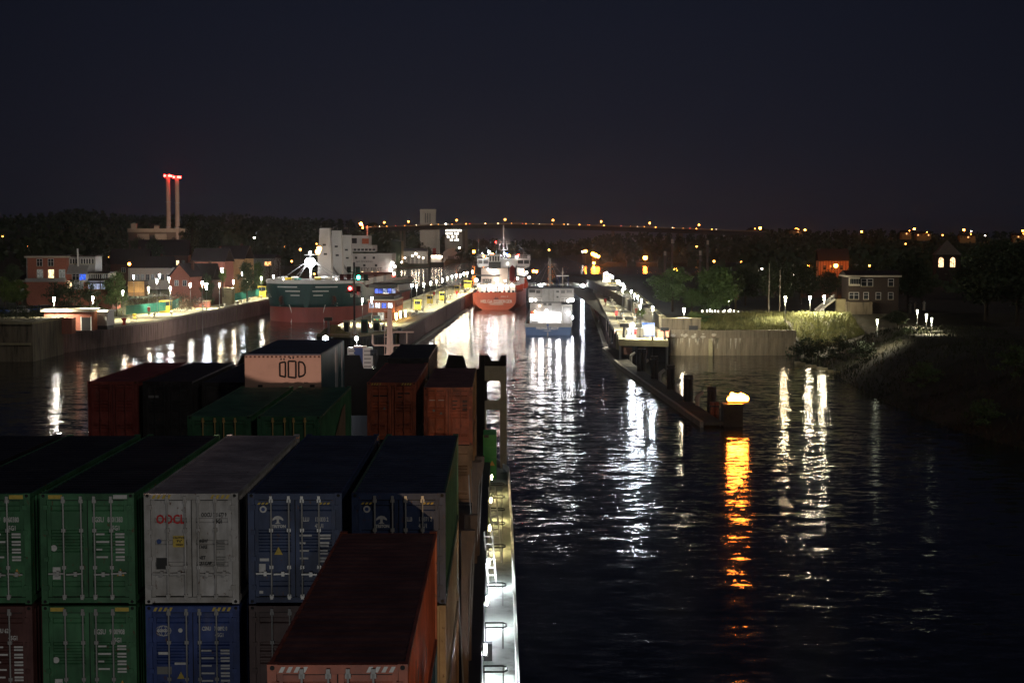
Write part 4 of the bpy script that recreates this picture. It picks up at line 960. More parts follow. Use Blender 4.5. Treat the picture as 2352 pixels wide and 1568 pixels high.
# ================================================================== HIGH BRIDGE
Yb = 2000
DECK = [(700, 528), (850, 521.5), (940, 518.5), (1000, 516.5), (1085, 514.5), (1170, 513.8), (1300, 516), (1400, 519), (1500, 522.4), (1600, 526), (1665, 528.5), (1760, 532)]
t = thing('high_bridge', 'long high road bridge spanning the canal with lamps on its deck', 'bridge', (0, Yb, 0), 0)
M_bridge = mat('bridge_steel', (.10, .095, .095), .7, var=.2, scale=.05)
M_parapet = mat('bridge_parapet', (.40, .33, .25), .7, var=.3, scale=.05)
for (u0, v0), (u1, v1) in zip(DECK, DECK[1:]):
    a, b = P(u0, v0, Yb), P(u1, v1, Yb)
    put('footway', MB().add([(a.x, -4.2, a.z - .9), (b.x, -4.2, b.z - .9), (b.x, 0, b.z - .9), (a.x, 0, a.z - .9), (a.x, -4.2, a.z - .5), (b.x, -4.2, b.z - .5), (b.x, 0, b.z - .5), (a.x, 0, a.z - .5)], [(0, 3, 2, 1), (4, 5, 6, 7), (0, 1, 5, 4)]), M_parapet, t)
    put('girder', MB().add([(a.x, 0, a.z - 6.2), (b.x, 0, b.z - 6.2), (b.x, 0, b.z - .8), (a.x, 0, a.z - .8), (a.x, 14, a.z - 6.2), (b.x, 14, b.z - 6.2), (b.x, 14, b.z - .8), (a.x, 14, a.z - .8)],
        [(0, 1, 2, 3), (7, 6, 5, 4), (3, 2, 6, 7), (4, 5, 1, 0)]), M_bridge, t)
    put('parapet', MB().add([(a.x, -.6, a.z - .8), (b.x, -.6, b.z - .8), (b.x, -.6, b.z + .7), (a.x, -.6, a.z + .7), (a.x, -.2, a.z - .8), (b.x, -.2, b.z - .8), (b.x, -.2, b.z + .7), (a.x, -.2, a.z + .7)],
        [(0, 1, 2, 3), (7, 6, 5, 4), (3, 2, 6, 7), (4, 5, 1, 0)]), M_parapet, t)
for (u0, u1) in ((918, 923), (926, 931), (1068, 1074), (1405, 1411), (1560, 1568)):
    a, b = P(u0, 525, Yb + 4), P(u1, 525, Yb + 4)
    put('pier', MB().prism([(a.x, 3), (b.x, 3), (b.x, 9), (a.x, 9)], -2, P(u0, lerp_pts(DECK, u0) + 8, Yb).z), M_plant, t)
for i, u in enumerate((883, 938.5, 1049, 1160, 1270, 1380.5, 1492, 1605)):
    vd = lerp_pts(DECK, u); p = P(u, vd, Yb); h = (vd - (vd - 9.5)) * Yb / F
    t = thing('bridge_lamp', (ORD[i] if i else 'first') + ' orange lamp on the high bridge counted from the silo end', 'street lamp', (p.x, Yb - 1.6, p.z), 0, 'lamps on the bridge')
    put('pole', MB().lathe([(.3, -.5), (.2, h)], n=6), M_pole, t); put('lamp_glass', MB().ball((0, -.3, h), 1.15, 8, 5), M_sodbr, t); put('hood', MB().lathe([(1.3, h + 1.1), (.4, h + 1.6)], n=8), M_dark, t)
for i in range(26):
    u = 860 + i * 31 + rnd.uniform(-8, 8); p = P(u, lerp_pts(DECK, u) - .5, Yb)
    t = thing('marker_lamp', ORD[i] + ' tiny marker light on the bridge parapet from the silo end', 'lamp', (p.x, Yb - .9, p.z), 0, 'tiny lights on the bridge')
    put('bracket', MB().box(-.2, .2, 0, .3, -.5, 0), M_dark, t); put('lamp_glass', MB().ball((0, 0, .2), rnd.choice((.22, .3, .3, .55)), 6, 4), M_redl if i == 18 else M_sodfar, t)

M_carw = glow('headlight_light', (1.0, .72, .48), 20.0); M_carr = glow('taillight_light', (1.0, .08, .05), 12.0)
CARP = [(868, 1), (905, -1), (952, 1), (985, 1), (1075, -1), (1110, 1), (1140, 1), (1196, -1), (1235, 1), (1300, 1), (1345, -1), (1422, -1), (1460, 1), (1540, 1), (1580, -1), (1640, 1)]
CARB = MB().prism_y([(-2.2, .3), (2.2, .3), (2.2, .85), (1.3, .95), (.8, 1.5), (-1.3, 1.5), (-1.9, .95), (-2.2, .9)], -.85, .85).mesh('body')
CARL = MB().ball((0, 0, 0), .30, 6, 4).mesh('headlight')
for i, (u, dr) in enumerate(CARP):
    p = P(u, lerp_pts(DECK, u), Yb); t = thing('car', ORD[i] + ' small car crossing the high bridge, counted from the silo end', 'car', (p.x, Yb - 2.4, p.z - .2), 0, 'cars on the bridge')
    put('body', CARB, M_grey, t)
    for y in (-.6, .6): put('headlight' if dr > 0 else 'tail_light', CARL, M_carw if dr > 0 else M_carr, t, (2.3, y, .7))
# ================================================================== SILO, LIT FACTORY, BUNKER STATION
Ys = 2150
M_silo = mat('silo_concrete', (.33, .30, .26), .8, var=.2, scale=.08)
p = P(965, 575, Ys); w = 36 * Ys / F; zt = P(965, 480.5, Ys).z
t = thing('grain_silo', 'tall pale concrete silo tower rising above the bridge', 'silo', (p.x, Ys, 0), 0)
put('tower', MB().box(0, w, 0, 16, 0, zt - 3), M_silo, t); put('cornice', MB().box(-.4, w + .4, -.5, 16.4, zt - 2.99, zt), M_silo, t)
for i in range(3): put('slot_window', MB().box(7 + i * 3.2, 8.3 + i * 3.2, -.25, -.02, zt - 19, zt - 5.5), M_dark, t)
put('stair_tower', MB().box(w + .02, w + 5, 2, 12, 0, zt - 20), M_silo, t)
flood_mast('floodlight mast on the bank before the tall silo', p.x - 20, Ys - 100, 4, 30, (p.x + 10, Ys, 36), 120000, (1.0, .88, .74), 60)
p = P(1022, 570, Ys + 20); w = 40 * Ys / F; zt = P(1022, 525, Ys + 20).z
t = thing('lit_factory', 'pale factory block with rows of glaring lit windows under the bridge', 'factory', (p.x, Ys + 20, 0), 0)
put('wall', MB().box(0, w, 0, 20, 0, zt), M_silo, t)
M_fac = lit_pane('factory_light', (1.0, .92, .78), 6.0, .4)
for j, (z, cells) in enumerate(((zt - 4, range(11)), (zt - 8.5, (0, 1, 2, 3, 4, 6, 7, 8)), (zt - 13, (1, 2, 4, 5, 7)), (zt - 17.5, (3, 4, 6, 7, 8)))):
    for i in cells: put('window', MB().box(1 + i * 2.1, 2.6 + i * 2.1, -.2, -.02, z, z + 2.6), M_fac, t)
put('side_bay', MB().box(w + .02, w + 7, 3, 18, 0, zt - 3), M_plantd, t)
# bunker quay
a0, a1 = G(880, 620, 0), G(1020, 609, 0)
t = thing('bunker_quay', 'lit tank quay on the far side of the canal basin', 'quay', (0, 0, 0))
put('wall', MB().prism([(a0.x, a0.y), (a1.x, a1.y), (a1.x - 20, a1.y + 120), (a0.x - 60, a0.y + 40)], -2, 3.4), M_brickd, t)
put('deck', MB().prism([(a0.x, a0.y), (a1.x, a1.y), (a1.x - 20, a1.y + 120), (a0.x - 60, a0.y + 40)], 3.41, 3.9), M_coping, t)
Yt = 1290
p = P(887, 607, Yt); w = 38 * Yt / F
t = thing('storage_tank', 'tall green storage tank behind the carrier wheelhouse', 'tank', (p.x + w/2, Yt + 8, 3.9), 0)
M_tankg = mat('green_tank_paint', (.10, .14, .09), .5, var=.2, scale=.1)
put('shell', MB().lathe([(w/2, 0), (w/2, P(887, 553, Yt).z - 4.5), (w * .1, P(887, 553, Yt).z - 3)], n=24), M_tankg, t)
put('stair_tower', MB().box(w * .40, w * .54, -w*.42, -w*.3, 0, P(887, 553, Yt).z - 4), mat('pale_stair_cladding', (.5, .36, .22), .7), t)
p = P(923, 607, 1330); w = 58 * 1330 / F
t = thing('tank_hall', 'white lit tank hall on the far bunker quay', 'hall', (p.x, 1330, 3.9), 0)
put('wall', MB().box(0, w, 0, 14, 0, P(923, 577, 1330).z - 3.9), M_white, t); gable(t, 0, w, 0, 14, P(923, 577, 1330).z - 3.9, 2.2, M_metal)
for i in range(6): put('gate', MB().box(1.2 + i * 3.6, 3.4 + i * 3.6, -.1, -.01, .1, 6.5), M_grey, t)
p = P(1018, 590, 1600); w = 36 * 1600 / F
t = thing('white_hall', 'white hall with a curved roof under the lit factory', 'hall', (p.x, 1600, 2), 0)
mb = MB(); prof = [(0, -2), (w, -2), (w, 10)] + [(w * (1 - i / 8), 10 + 4 * math.sin(math.pi * i / 8)) for i in range(1, 8)] + [(0, 10)]
put('wall', mb.prism_y(prof, 0, 18), M_white, t); put('gate', MB().box(w * .3, w * .7, -.1, -.01, 0, 6), M_grey, t)
for i, (u, v, Y, r, m) in enumerate(((930, 592, 1290, 1.1, M_floodw), (947, 587, 1300, 1.3, M_floodw), (955, 583, 1300, 1.6, M_floodw), (962, 590, 1320, 1.2, M_floodw), (972, 592, 1330, 1.0, M_floodw), (981, 596, 1370, .9, M_floodw), (905, 600, 1240, 1.2, glow('greenish_flood', (.45, 1, .6), 120)), (922, 602, 1255, 1.2, M_floodw), (1055, 569, 1700, 1.8, M_whitefar), (1024, 514.5, 1995, 1.7, M_whitefar))):
    flood_ball(u, v, Y, r * .55, m, ['first', 'second', 'third', 'fourth', 'fifth', 'sixth', 'greenish', 'eighth', 'lone white', 'bluish white'][i] + (' floodlight of the bright group on the far tank quay' if i < 8 else (' floodlight right of the curved hall' if i == 8 else ' glaring light on the bridge beside the silo')), group='floodlights of the tank quay', pole=4 if i < 9 else .5)
# the small barge at the bunker quay
p = G(1003, 613, 0)
t = thing('bunker_barge', 'small brightly lit white tanker moored at the far tank quay', 'ship', p, 0)
put('hull', MB().loft([[(-6.5, 0, 4.2), (-6, 0, -1), (6, 0, -1), (6.5, 0, 4.2)], [(-6.5, 30, 4.2), (-6, 30, -1), (6, 30, -1), (6.5, 30, 4.2)]], True, True), M_dark, t)
put('deckhouse', MB().box(-5.5, 4, 3, 12, 4.21, 11), M_white, t); put('funnel', MB().box(-4, -1, 8, 11, 11.01, 17), M_red, t)
put('bow_flare', MB().prism_y([(5.2, 0), (6.6, 4.2), (9.5, 8.5), (6.6, 8.5)], 2, 9), M_white, t)
put('mast', MB().tube((2.4, 6, 11), (2.4, 6, 24), .25, .15, 6), M_white, t)
for x in (-4, -1, 2, 4.5): put('deck_light', MB().ball((x, 1.6, 9.2), .5, 8, 5), M_floodw, t)

# ================================================================== TALL POLES AND BASIN ON THE RIGHT
M_tall = mat('tall_pole_paint', (.16, .13, .11), .7, var=.2)
for i, (u, vt, vb, w) in enumerate(((1527, 577, 640, 5), (1543.5, 549, 640, 5.5), (1608, 576, 625, 5), (1625, 552, 620, 5))):
    Y = 700; a, b = P(u, vb, Y), P(u, vt, Y)
    t = thing('tall_pole', ['shorter tall pole at the dark basin, first of four', 'tallest pole at the dark basin', 'third tall pole beyond the broad tree', 'fourth tall pole beyond the willow'][i], 'pole', (a.x, Y, 2), 0, 'tall square poles at the basin')
    put('shaft', MB().box(-.45, .45, -.45, .45, -3, b.z - 4), M_tall, t); put('pale_cap', MB().box(-.5, .5, -.5, .5, b.z - 4 + .01, b.z - 2), M_cream, t)
t = thing('slanting_boom', 'slanting pale boom beside the tallest pole', 'boom', P(1590, 636, 690), 0)
a = P(1553, 610, 690) - P(1590, 636, 690); put('boom', MB().tube((0, 0, 0), a, .5, .35, 6), M_tall, t); put('foot', MB().box(-.8, .8, -.8, .8, -2, .3), M_tall, t)
for i, (u, v) in enumerate(((1766, 712), (1791, 712))):
    p = P(u, v, 332); t = thing('flagpole', ['thin bare flagpole above the grass slope', 'second thin flagpole above the grass slope'][i], 'flagpole', p, 0, 'flagpoles on the terrace')
    put('pole', MB().lathe([(.08, -.5), (.04, 8.6 if i else 10)], n=6), M_cream, t); put('knob', MB().ball((0, 0, 8.6 if i else 10), .1, 6, 4), M_cream, t)
M_stonel = glow('ground_light_glass', (1.0, .95, .78), 5.0)
flood_ball(1676, 692, 344, .22, M_lamp, 'small warm lamp on a thin post right of the willow', 'post_lamp', 'lamp', pole=2.6)
# row of ground lights under the willow
for i in range(12):
    p = P(1615 + i * 7.2 + rnd.uniform(-2.5, 2.5), 719, 336 + rnd.uniform(-1, 2)); t = thing('ground_light', ORD[i].replace('nearest', 'first') + ' white ground light in the row under the willow', 'lamp', (p.x, p.y, 7.3), 0, 'ground lights under the willow')
    put('base', MB().lathe([(.2, -.3), (.18, .12)], n=8), M_conc, t); o = put('lamp_glass', MB().lathe([(.14, .12), (.18, .35), (.15, .6), (.05, .7)], n=8), M_stonel, t); o.scale = (1, 1, rnd.uniform(.6, 1.5))

# ================================================================== WATERSIDE HOUSE, STAIRS, CHURCH TOWER, ORANGE HOUSE
Yh = 328; kh = Yh / F; Zh = 6.2
M_dbrick = mat('black_brown_brick', (.05, .035, .028), .9, var=.3, scale=3)
t = thing('waterside_house', 'dark two-storey house with white window frames beside the stairs', 'house', at(1948, 720, Yh, Zh), -R(3))
xh = lambda u: (u - 1948) * kh; zh = lambda v: P(1948, v, Yh).z - Zh
put('wall', MB().box(0, xh(2062), 0, 9, -2, zh(636)), M_dbrick, t)
put('eaves', MB().box(-.5, xh(2067), -.7, 9.5, zh(636) + .002, zh(632)), M_cream, t)
put('roof', MB().prism_x([(-.8, zh(632)), (4.5, zh(622)), (9.6, zh(632))], -.6, xh(2068)), M_roof, t)
put('bay', MB().box(.0, xh(1972), -1.2, -.01, zh(656), zh(637)), M_cream, t)
for i in range(6): put('bay_pane', MB().box(.15 + i * .36, .42 + i * .36, -1.26, -1.202, zh(652), zh(640)), M_glass, t)
for u, m in ((1983, M_curtain), (1997, M_glass), (2044, M_curtain)): window(t, xh(u), zh(657), 1.05, 1.5, M_glass, 0, 0)
for u in (1955, 1966, 1988, 2016, 2044): window(t, xh(u), zh(687), .95, 1.4, M_glass, 0, 0)
put('plinth', MB().box(-.6, xh(2000), -1.6, -.01, -2, zh(693)), M_concd, t)
t = thing('outside_stairs', 'white lamp-lit staircase with railing leading up to the dark house', 'stairs', G(1872, 722, 7.2), -R(3))
A = Vector((0, 0, 0)); B = P(1930, 689, 326) - G(1872, 722, 7.2); n = 15
for i in range(n):
    f = i / n; put('step', MB().box(B.x * f, B.x * f + .55, 0, 1.5, B.z * f, B.z * f + .18), M_conc, t)
for y in (0, 1.5):
    put('stringer', MB().tube((0, y, 0), (B.x, y, B.z), .14, .14, 6), M_white, t); put('handrail', MB().tube((0, y, 1.0), (B.x, y, B.z + 1.0), .07, .07, 6), M_white, t)
    put('midrail', MB().tube((0, y, .55), (B.x, y, B.z + .55), .05, .05, 6), M_white, t)
put('landing_wall', MB().box(B.x + .4, B.x + 2.6, 0, 2, -3, B.z), M_conc, t)
M_spire = mat('slate_spire', (.22, .17, .13), .8, var=.2)
p = P(2150, 615, 520); w = 54 * 520 / F; zt = P(2150, 585, 520).z
t = thing('church_tower', 'square church tower with lit arched windows and pointed roof', 'tower', (p.x, 520, 0), R(-8))
put('shaft', MB().box(0, w, 0, w, 2, zt), M_dbrick, t)
tip = P(2178, 551, 520).z
put('roof', MB().add([(-.4, -.4, zt), (w + .4, -.4, zt), (w + .4, w + .4, zt), (-.4, w + .4, zt), (w/2, w/2, tip)], [(0, 1, 4), (1, 2, 4), (2, 3, 4), (3, 0, 4)]), M_spire, t)
M_arch = lit_pane('arch_light', (1.0, .62, .32), 3.0, 1.5)
for x in (w * .2, w * .68):
    pts = [(x - .8, zt - 4.2), (x + .8, zt - 4.2), (x + .8, zt - 1.8)] + [(x + .8 * math.cos(a), zt - 1.8 + .9 * math.sin(a)) for a in (.5, 1.05, 1.57, 2.1, 2.6)] + [(x - .8, zt - 1.8)]
    put('arched_window', MB().prism_y(pts, -.08, -.01), M_arch, t)
    for d in (-.3, .3): put('mullion', MB().box(x + d - .06, x + d + .06, -.14, -.081, zt - 4.2, zt - 1.2), M_dbrick, t)
Yo = 548; t = thing('orange_lit_house', 'timbered house lit orange by its own lamp among dark trees', 'house', P(1868, 622, Yo), -R(4))
put('wall', MB().box(2, 12.5, 0, 8, -4, 3.6), mat('orange_render', (.45, .22, .11), .8), t); gable(t, 2, 12.5, 0, 8, 3.6, 4, M_roof)
for i in range(10): put('timber', MB().box(2.4 + i * 1.0, 2.6 + i * 1.0, -.1, -.01, -2, 3.6), M_brickd, t)
for x in (4, 6.5, 10): window(t, x, .4, .9, 1.5, M_glass, 0, 0)
t = thing('garden_shed', 'small pink shed with a lamp behind the stairs', 'shed', P(1892, 668, 420), 0)
put('wall', MB().box(0, 3.6, 0, 3, -3, 2.4), mat('pink_render', (.35, .17, .11), .8), t); gable(t, 0, 3.6, 0, 3, 2.4, 1.2, M_roof)
for i in range(7): put('board', MB().box(-6 + i * .8, -5.3 + i * .8, .3, .4, -3, .2), M_brickd, t)
for i, (u, v, Y) in enumerate(((2090, 715, 330), (2103, 712, 335), (2122, 712, 340))):
    t = thing('pale_tombstone', ['pale slender pillar among the black trees', 'second pale slender pillar among the black trees', 'third, pinkish pillar among the black trees'][i], 'pillar', (P(u, v, Y).x, Y, 5.8), 0, 'pale pillars in the dark garden')
    put('shaft', MB().lathe([(.35, -.5), (.3, 3.4), (.45, 3.5), (.1, 4.0)], n=8), M_cream, t); put('base', MB().box(-.6, .6, -.6, .6, -.6, .2), M_conc, t)

# houses on the far ridge and parked cars behind the brown pier
M_och = mat('ochre_hill_render', (.50, .33, .13), .8, var=.2)
for i, (u, v, Y, w, lu) in enumerate(((1727, 532, 2080, 16, 0), (1826, 534, 1980, 20, 0), (2078, 538, 1780, 16, 0), (2118, 541, 1780, 24, 0), (2218, 546, 1770, 26, 0), (2338, 545, 1780, 22, 0))):
    p = P(u, v, Y); t = thing('hillside_house', ['ochre house lit by the first ridge lamps', 'ochre house under the haloed ridge lamp', 'small ochre house before the lone ridge lamp', 'long low ochre house right of the small one on the ridge', 'ochre house above the church tower', 'ochre house on the ridge at the picture edge'][i], 'house', (p.x, Y - 8, p.z), 0, 'houses on the far ridge')
    w *= .7; put('wall', MB().box(-w/2, w/2, 0, 9, -6, 2.2), M_och, t); gable(t, -w/2, w/2, 0, 9, 2.2, 2.4, M_roof)
    for k in range(int(w / 4)): put('window', MB().box(-w/2 + 1 + k * 4, -w/2 + 2.4 + k * 4, -.1, -.01, -.2, 1.3), M_orgwin if (k + i) % 3 == 0 else M_glass, t)
    q = thing('wall_lamp', ['lamp', 'lamp', 'lamp', 'lamp', 'lamp', 'lamp'][i] + ' glowing before the ' + ['first ridge house', 'second ridge house', 'third ridge house', 'fourth ridge house', 'fifth ridge house', 'sixth ridge house'][i] + ' counted from the bridge', 'lamp', (p.x + 2, Y - 13, p.z), 0, 'lamps before the ridge houses')
    put('pole', MB().lathe([(.2, -12), (.15, 4)], n=6), M_pole, q); put('lamp_glass', MB().ball((0, 0, 4), .6, 6, 4), M_sodbr, q)
for i, (u, Y, m) in enumerate(((12, 330, M_blue), (62, 334, M_grey), (98, 338, M_blue), (118, 342, M_grey))):
    p = P(u, 697, Y); t = thing('parked_car', ['dark blue car parked at the picture edge behind the hedge', 'pale grey car parked before the brick annex', 'bluish car parked before the big brick wall', 'grey car parked nearest the first quay lamp'][i], 'car', (p.x, Y, 7.25), R((80, 95, 84, 88)[i]), 'cars parked behind the hedge')
    put('body', MB().prism_x([(-.2, .3), (4.2, .3), (4.2, .8), (3.3, .95), (.3, 1.0), (-.2, .85)], 0, 1.75), m, t); put('cabin', MB().prism_x([(.4, .98), (3.1, .96), (2.4, 1.5), (.9, 1.52)], .1, 1.65), M_glass, t); put('roof', MB().box(.14, 1.61, .95, 2.35, 1.51, 1.56), m, t)
    for x in (0, 1.75):
        for y in (.8, 3.3): put('wheel', MB().tube((x - .1, y, .32), (x + .1, y, .32), .32, .32, 12), M_dark, t)
# ================================================================== CONTROL TOWER, SIGNAL MAST AND KIT ON THE ISLAND
Vt = lambda x, y: (723.3 + x * .12653, 630 + y * .12653)
Yt = 356; o = at(845.5, 740, Yt, QZ)
t = thing('control_tower', 'brick lock control tower with lit blue windows and overhanging glass top', 'tower', o, -TH)
kt = Yt / F; xt = lambda x: (Vt(x, 0)[0] - 845.5) * kt; zt_ = lambda y: P(845.5, Vt(0, y)[1], Yt).z - QZ
put('ground_floor', MB().box(.9, 5.9, .8, 17, 0, zt_(690)), M_brickd, t)
put('upper_wall', MB().box(0, xt(1450), 0, 18, zt_(690) + .01, zt_(480)), M_brick, t)
put('cornice', MB().box(-.15, xt(1450) + .15, -.15, 18.2, zt_(480) + .01, zt_(455)), M_cream, t)
put('parapet', MB().box(.2, xt(1450) - .2, .2, 17.5, zt_(455) + .01, zt_(395)), M_dark, t)
put('control_room_base', MB().box(1.2, xt(1450), 1.2, 12, zt_(395) + .01, zt_(350)), M_brickd, t)
put('control_room', MB().box(1.3, xt(1450) - .1, 1.4, 11.8, zt_(350) + .01, zt_(245)), M_glass, t)
M_ctl = lit_pane('control_room_light', (.10, .16, .75), 1.6, 1.2)
for i, m in enumerate((M_ctl, M_coolwin, M_coolwin, M_ctl, M_coolwin)):
    put('control_pane', MB().box(1.45 + i * 1.0, 2.3 + i * 1.0, 1.30, 1.38, zt_(345), zt_(262)), m if i != 1 else M_ctl, t)
for i in range(6): put('mullion', MB().box(1.33 + i * 1.0, 1.42 + i * 1.0, 1.22, 1.29, zt_(350), zt_(245)), M_dark, t)
put('roof', MB().prism([(.2, .2), (xt(1450) + .6, .2), (xt(1450) + 2.4, 12.8), (.2, 12.8)], zt_(245) + .01, zt_(180)), M_dark, t)
put('roof_fascia', MB().prism([(xt(1450) + .62, .6), (xt(1450) + .9, .6), (xt(1450) + 2.6, 12.6), (xt(1450) + 2.42, 12.6)], zt_(300), zt_(190)), M_cream, t)
for i, m in enumerate((M_coolwin, lit_pane('bright_office', (.9, .92, 1.0), 2.6, 1.5), M_bluewin, lit_pane('bright_office', (.9, .92, 1.0), 2.6, 1.5))):
    window(t, .85 + i * 1.45, zt_(610), 1.0, zt_(520) - zt_(610), m, 0, 1)
for i in range(8): put('side_window', MB().box(xt(1450) + .01, xt(1450) + .08, 1.2 + i * 2.0, 2.4 + i * 2.0, zt_(600), zt_(500)), M_glass, t)
put('entrance', MB().box(2.2, 3.6, .7, .79, .2, 2.4), lit_pane('entrance_light', (.9, .85, .7), .8), t)
M_upl = glow('uplight', (1.0, .62, .22), 60.0)
for i, (x, y) in enumerate(((1475, 850), (1550, 815), (1645, 790))):
    p = G(*Vt(x, y), QZ); q = thing('glowing_column', ['nearest', 'middle', 'farthest'][i] + ' glowing warm light column beside the control tower', 'lamp', p, 0, 'warm light columns beside the tower')
    put('base', MB().lathe([(.22, 0), (.2, .3)], n=8), M_dark, q); put('lamp_glass', MB().lathe([(.16, .3), (.2, 1.0), (.24, 1.8), (.14, 1.95)], n=8), M_upl, q)
# signal mast
p = G(*Vt(720, 1090), QZ); Ym = p.y
t = thing('signal_mast', 'dark lock signal mast with glaring red and green lights', 'signal', p, 0)
zm = lambda y: P(*Vt(720, y), Ym).z - QZ
xm = lambda x: (Vt(x, 0)[0] - Vt(720, 0)[0]) * Ym / F
put('foot', MB().lathe([(.32, 0), (.3, zm(860)), (.2, zm(840))], n=10), M_white, t)
put('mast', MB().lathe([(.2, zm(850)), (.17, zm(-220))], n=10), M_dark, t)
def head(x, y, m, shell):
    q = put('signal_head', MB().box(xm(x) - .42, xm(x) + .42, -.5, .1, zm(y) - .5, zm(y) + .55), shell, t)
    put('lens', MB().lathe([(.30, 0), (.26, .06)], n=12), m, q, (xm(x), -.505, zm(y)), rot=(math.pi/2, 0, 0))
    put('visor', MB().lathe([(.36, 0), (.36, .35)], n=12), shell, q, (xm(x), -.3, zm(y) + .12), rot=(math.pi/2 - .1, 0, 0))
M_rlens = mat('dark_red_lens', (.12, .01, .01), .3); M_glens = mat('dark_green_lens', (.01, .06, .04), .3)
M_redsig = glow('red_signal', (1.0, .02, .02), 70.0); M_grnsig = glow('green_signal', (.03, 1.0, .55), 60.0)
def lens_lit(x, y, m, shell):
    q = put('signal_head', MB().box(xm(x) - .42, xm(x) + .42, -.3, .1, zm(y) - .5, zm(y) + .55), shell, t)
    put('lens', MB().ball((xm(x), -.42, zm(y)), .36, 10, 6), m, q)
M_rsh = mat('red_signal_box', (.10, .012, .012), .5); M_gsh = mat('green_signal_box', (.02, .05, .04), .5)
for x, y, m, s in ((630, -90, M_glens, M_dark), (790, -90, M_glens, M_gsh), (500, 45, M_rlens, M_rsh), (630, 45, M_rlens, M_rsh), (935, 50, M_glens, M_gsh), (800, 265, M_rlens, M_rsh)): head(x, y, m, s)
lens_lit(800, 55, M_grnsig, M_gsh); lens_lit(648, 255, M_redsig, M_rsh)
put('cross_arm', MB().box(xm(450), xm(990), -.05, .05, zm(115), zm(95)), M_dark, t); put('cross_arm', MB().box(xm(560), xm(850), -.05, .05, zm(330), zm(310)), M_dark, t); put('cross_arm', MB().box(xm(600), xm(830), -.05, .05, zm(-30), zm(-45)), M_dark, t)
put('sign_board', MB().box(xm(770), xm(830), -.12, -.06, zm(370), zm(310)), M_white, t)
# gangway and clutter on the island head
t = thing('gangway', 'white slanting gangway at the foot of the signal mast', 'gangway', G(*Vt(650, 1150), QZ), R(-30))
for y in (0, .9): put('side_rail', MB().box(0, .12, y * 2.4, y * 2.4 + .1, 0, 1.0).box(-.05, .2, 0, 3.2, .95 + y * .02, 1.05 + y * .02), M_white, t)
for i in range(6): put('rung', MB().box(-.4, .5, i * .5, i * .5 + .15, .2, .32), M_white, t)
for i, (x, y, w, h, m, lab) in enumerate(((520, 1060, 1.2, 2.4, M_cream, 'cream door frame box at the tip of the island'), (840, 1065, 1.3, 2.6, M_greenf, 'dark green switch cabinet on the island head'),
        (1055, 1035, 1.4, 2.1, M_cream, 'cream frame box before the control tower'), (1205, 1030, .8, 1.3, M_white, 'white drum box before the control tower'), (925, 975, .7, .8, M_red, 'small red box on the island head'), (1500, 1035, .9, .7, M_grey, 'grey box at the edge of the island head'))):
    q = thing('switch_box', lab, 'cabinet', G(*Vt(x, y), QZ), -TH, 'cabinets on the island head')
    put('body', MB().box(0, w, 0, .8, 0.05, h), m, q); put('door', MB().box(.15, w - .15, -.03, -.002, .2, h - .3), M_dark, q); put('lid', MB().box(-.06, w + .06, -.06, .86, h + .002, h + .1), m, q)
p = G(*Vt(1060, 880), QZ); t = thing('parked_car', 'dark green car parked below the control tower', 'car', p, R(10))
put('body', MB().prism_x([(-.2, .35), (4.0, .35), (4.05, .8), (3.2, .95), (.3, 1.0), (-.2, .85)], 0, 1.7), mat('green_car_paint', (.03, .09, .04), .3), t)
put('cabin', MB().prism_x([(.4, .98), (3.0, .96), (2.4, 1.5), (.9, 1.52)], .1, 1.6), M_glass, t); put('roof', MB().box(.14, 1.56, .95, 2.35, 1.51, 1.56), MATS['green_car_paint'], t)
for x in (0.0, 1.7):
    for y in (.7, 3.2): put('wheel', MB().tube((x - .1, y, .32), (x + .1, y, .32), .32, .32, 12), M_dark, t)
for x in (.3, 1.4): put('tail_light', MB().box(x - .15, x + .15, -.23, -.19, .65, .8), M_red, t)
# mound of yellow gravel at the island tip
t = thing('gravel_heap', 'yellowish heap of earth and grass on the tip of the island', 'heap', G(*Vt(330, 1075), QZ), 0)
mb = MB(); r = random.Random(5)
rings = []
for j in range(5):
    f = 1 - j / 5; rings.append([(2.9 * f * math.cos(a) * r.uniform(.85, 1.1), 1.6 * f * math.sin(a) * r.uniform(.85, 1.1) + 1.2, j * .42 + r.uniform(-.05, .05)) for a in [i * math.pi / 7 for i in range(14)]])
put('mound', mb.loft(rings, True, True), M_grass, t)
# added floodlights that brighten the hulls, the lock walls and the stained wall
p = L(-35.5, 305.5, QZ); q = L(-84, 410, 3)
flood_mast('added floodlight mast at the tip of the island facing the brick house quay', p.x, p.y, QZ, 2.6, (q.x, q.y, 2), 60000, (1.0, .90, .80), 66)
p = L(23.6, 296, QZ); q = L(-3, 430, 4)
flood_mast('added floodlight mast on the right quay head facing into the chamber', p.x, p.y, QZ, 2.0, (q.x, q.y, 5), 130000, (1.0, .92, .84), 40)
p = L(-24.3, 458, QZ); q = L(-10, 512, 8)
flood_mast('added floodlight mast on the island edge facing the red tanker stern', p.x, p.y, QZ, 5.5, (q.x, q.y, 9), 42000, (1.0, .90, .80), 50)
p = L(31.0, 289.5, QZ); q = P(1590, 790, 308)
flood_mast('added low floodlight at the corner of the right quay head facing the stained wall', p.x, p.y, QZ, 1.6, (q.x, q.y, q.z), 16000, (1.0, .90, .70), 95)
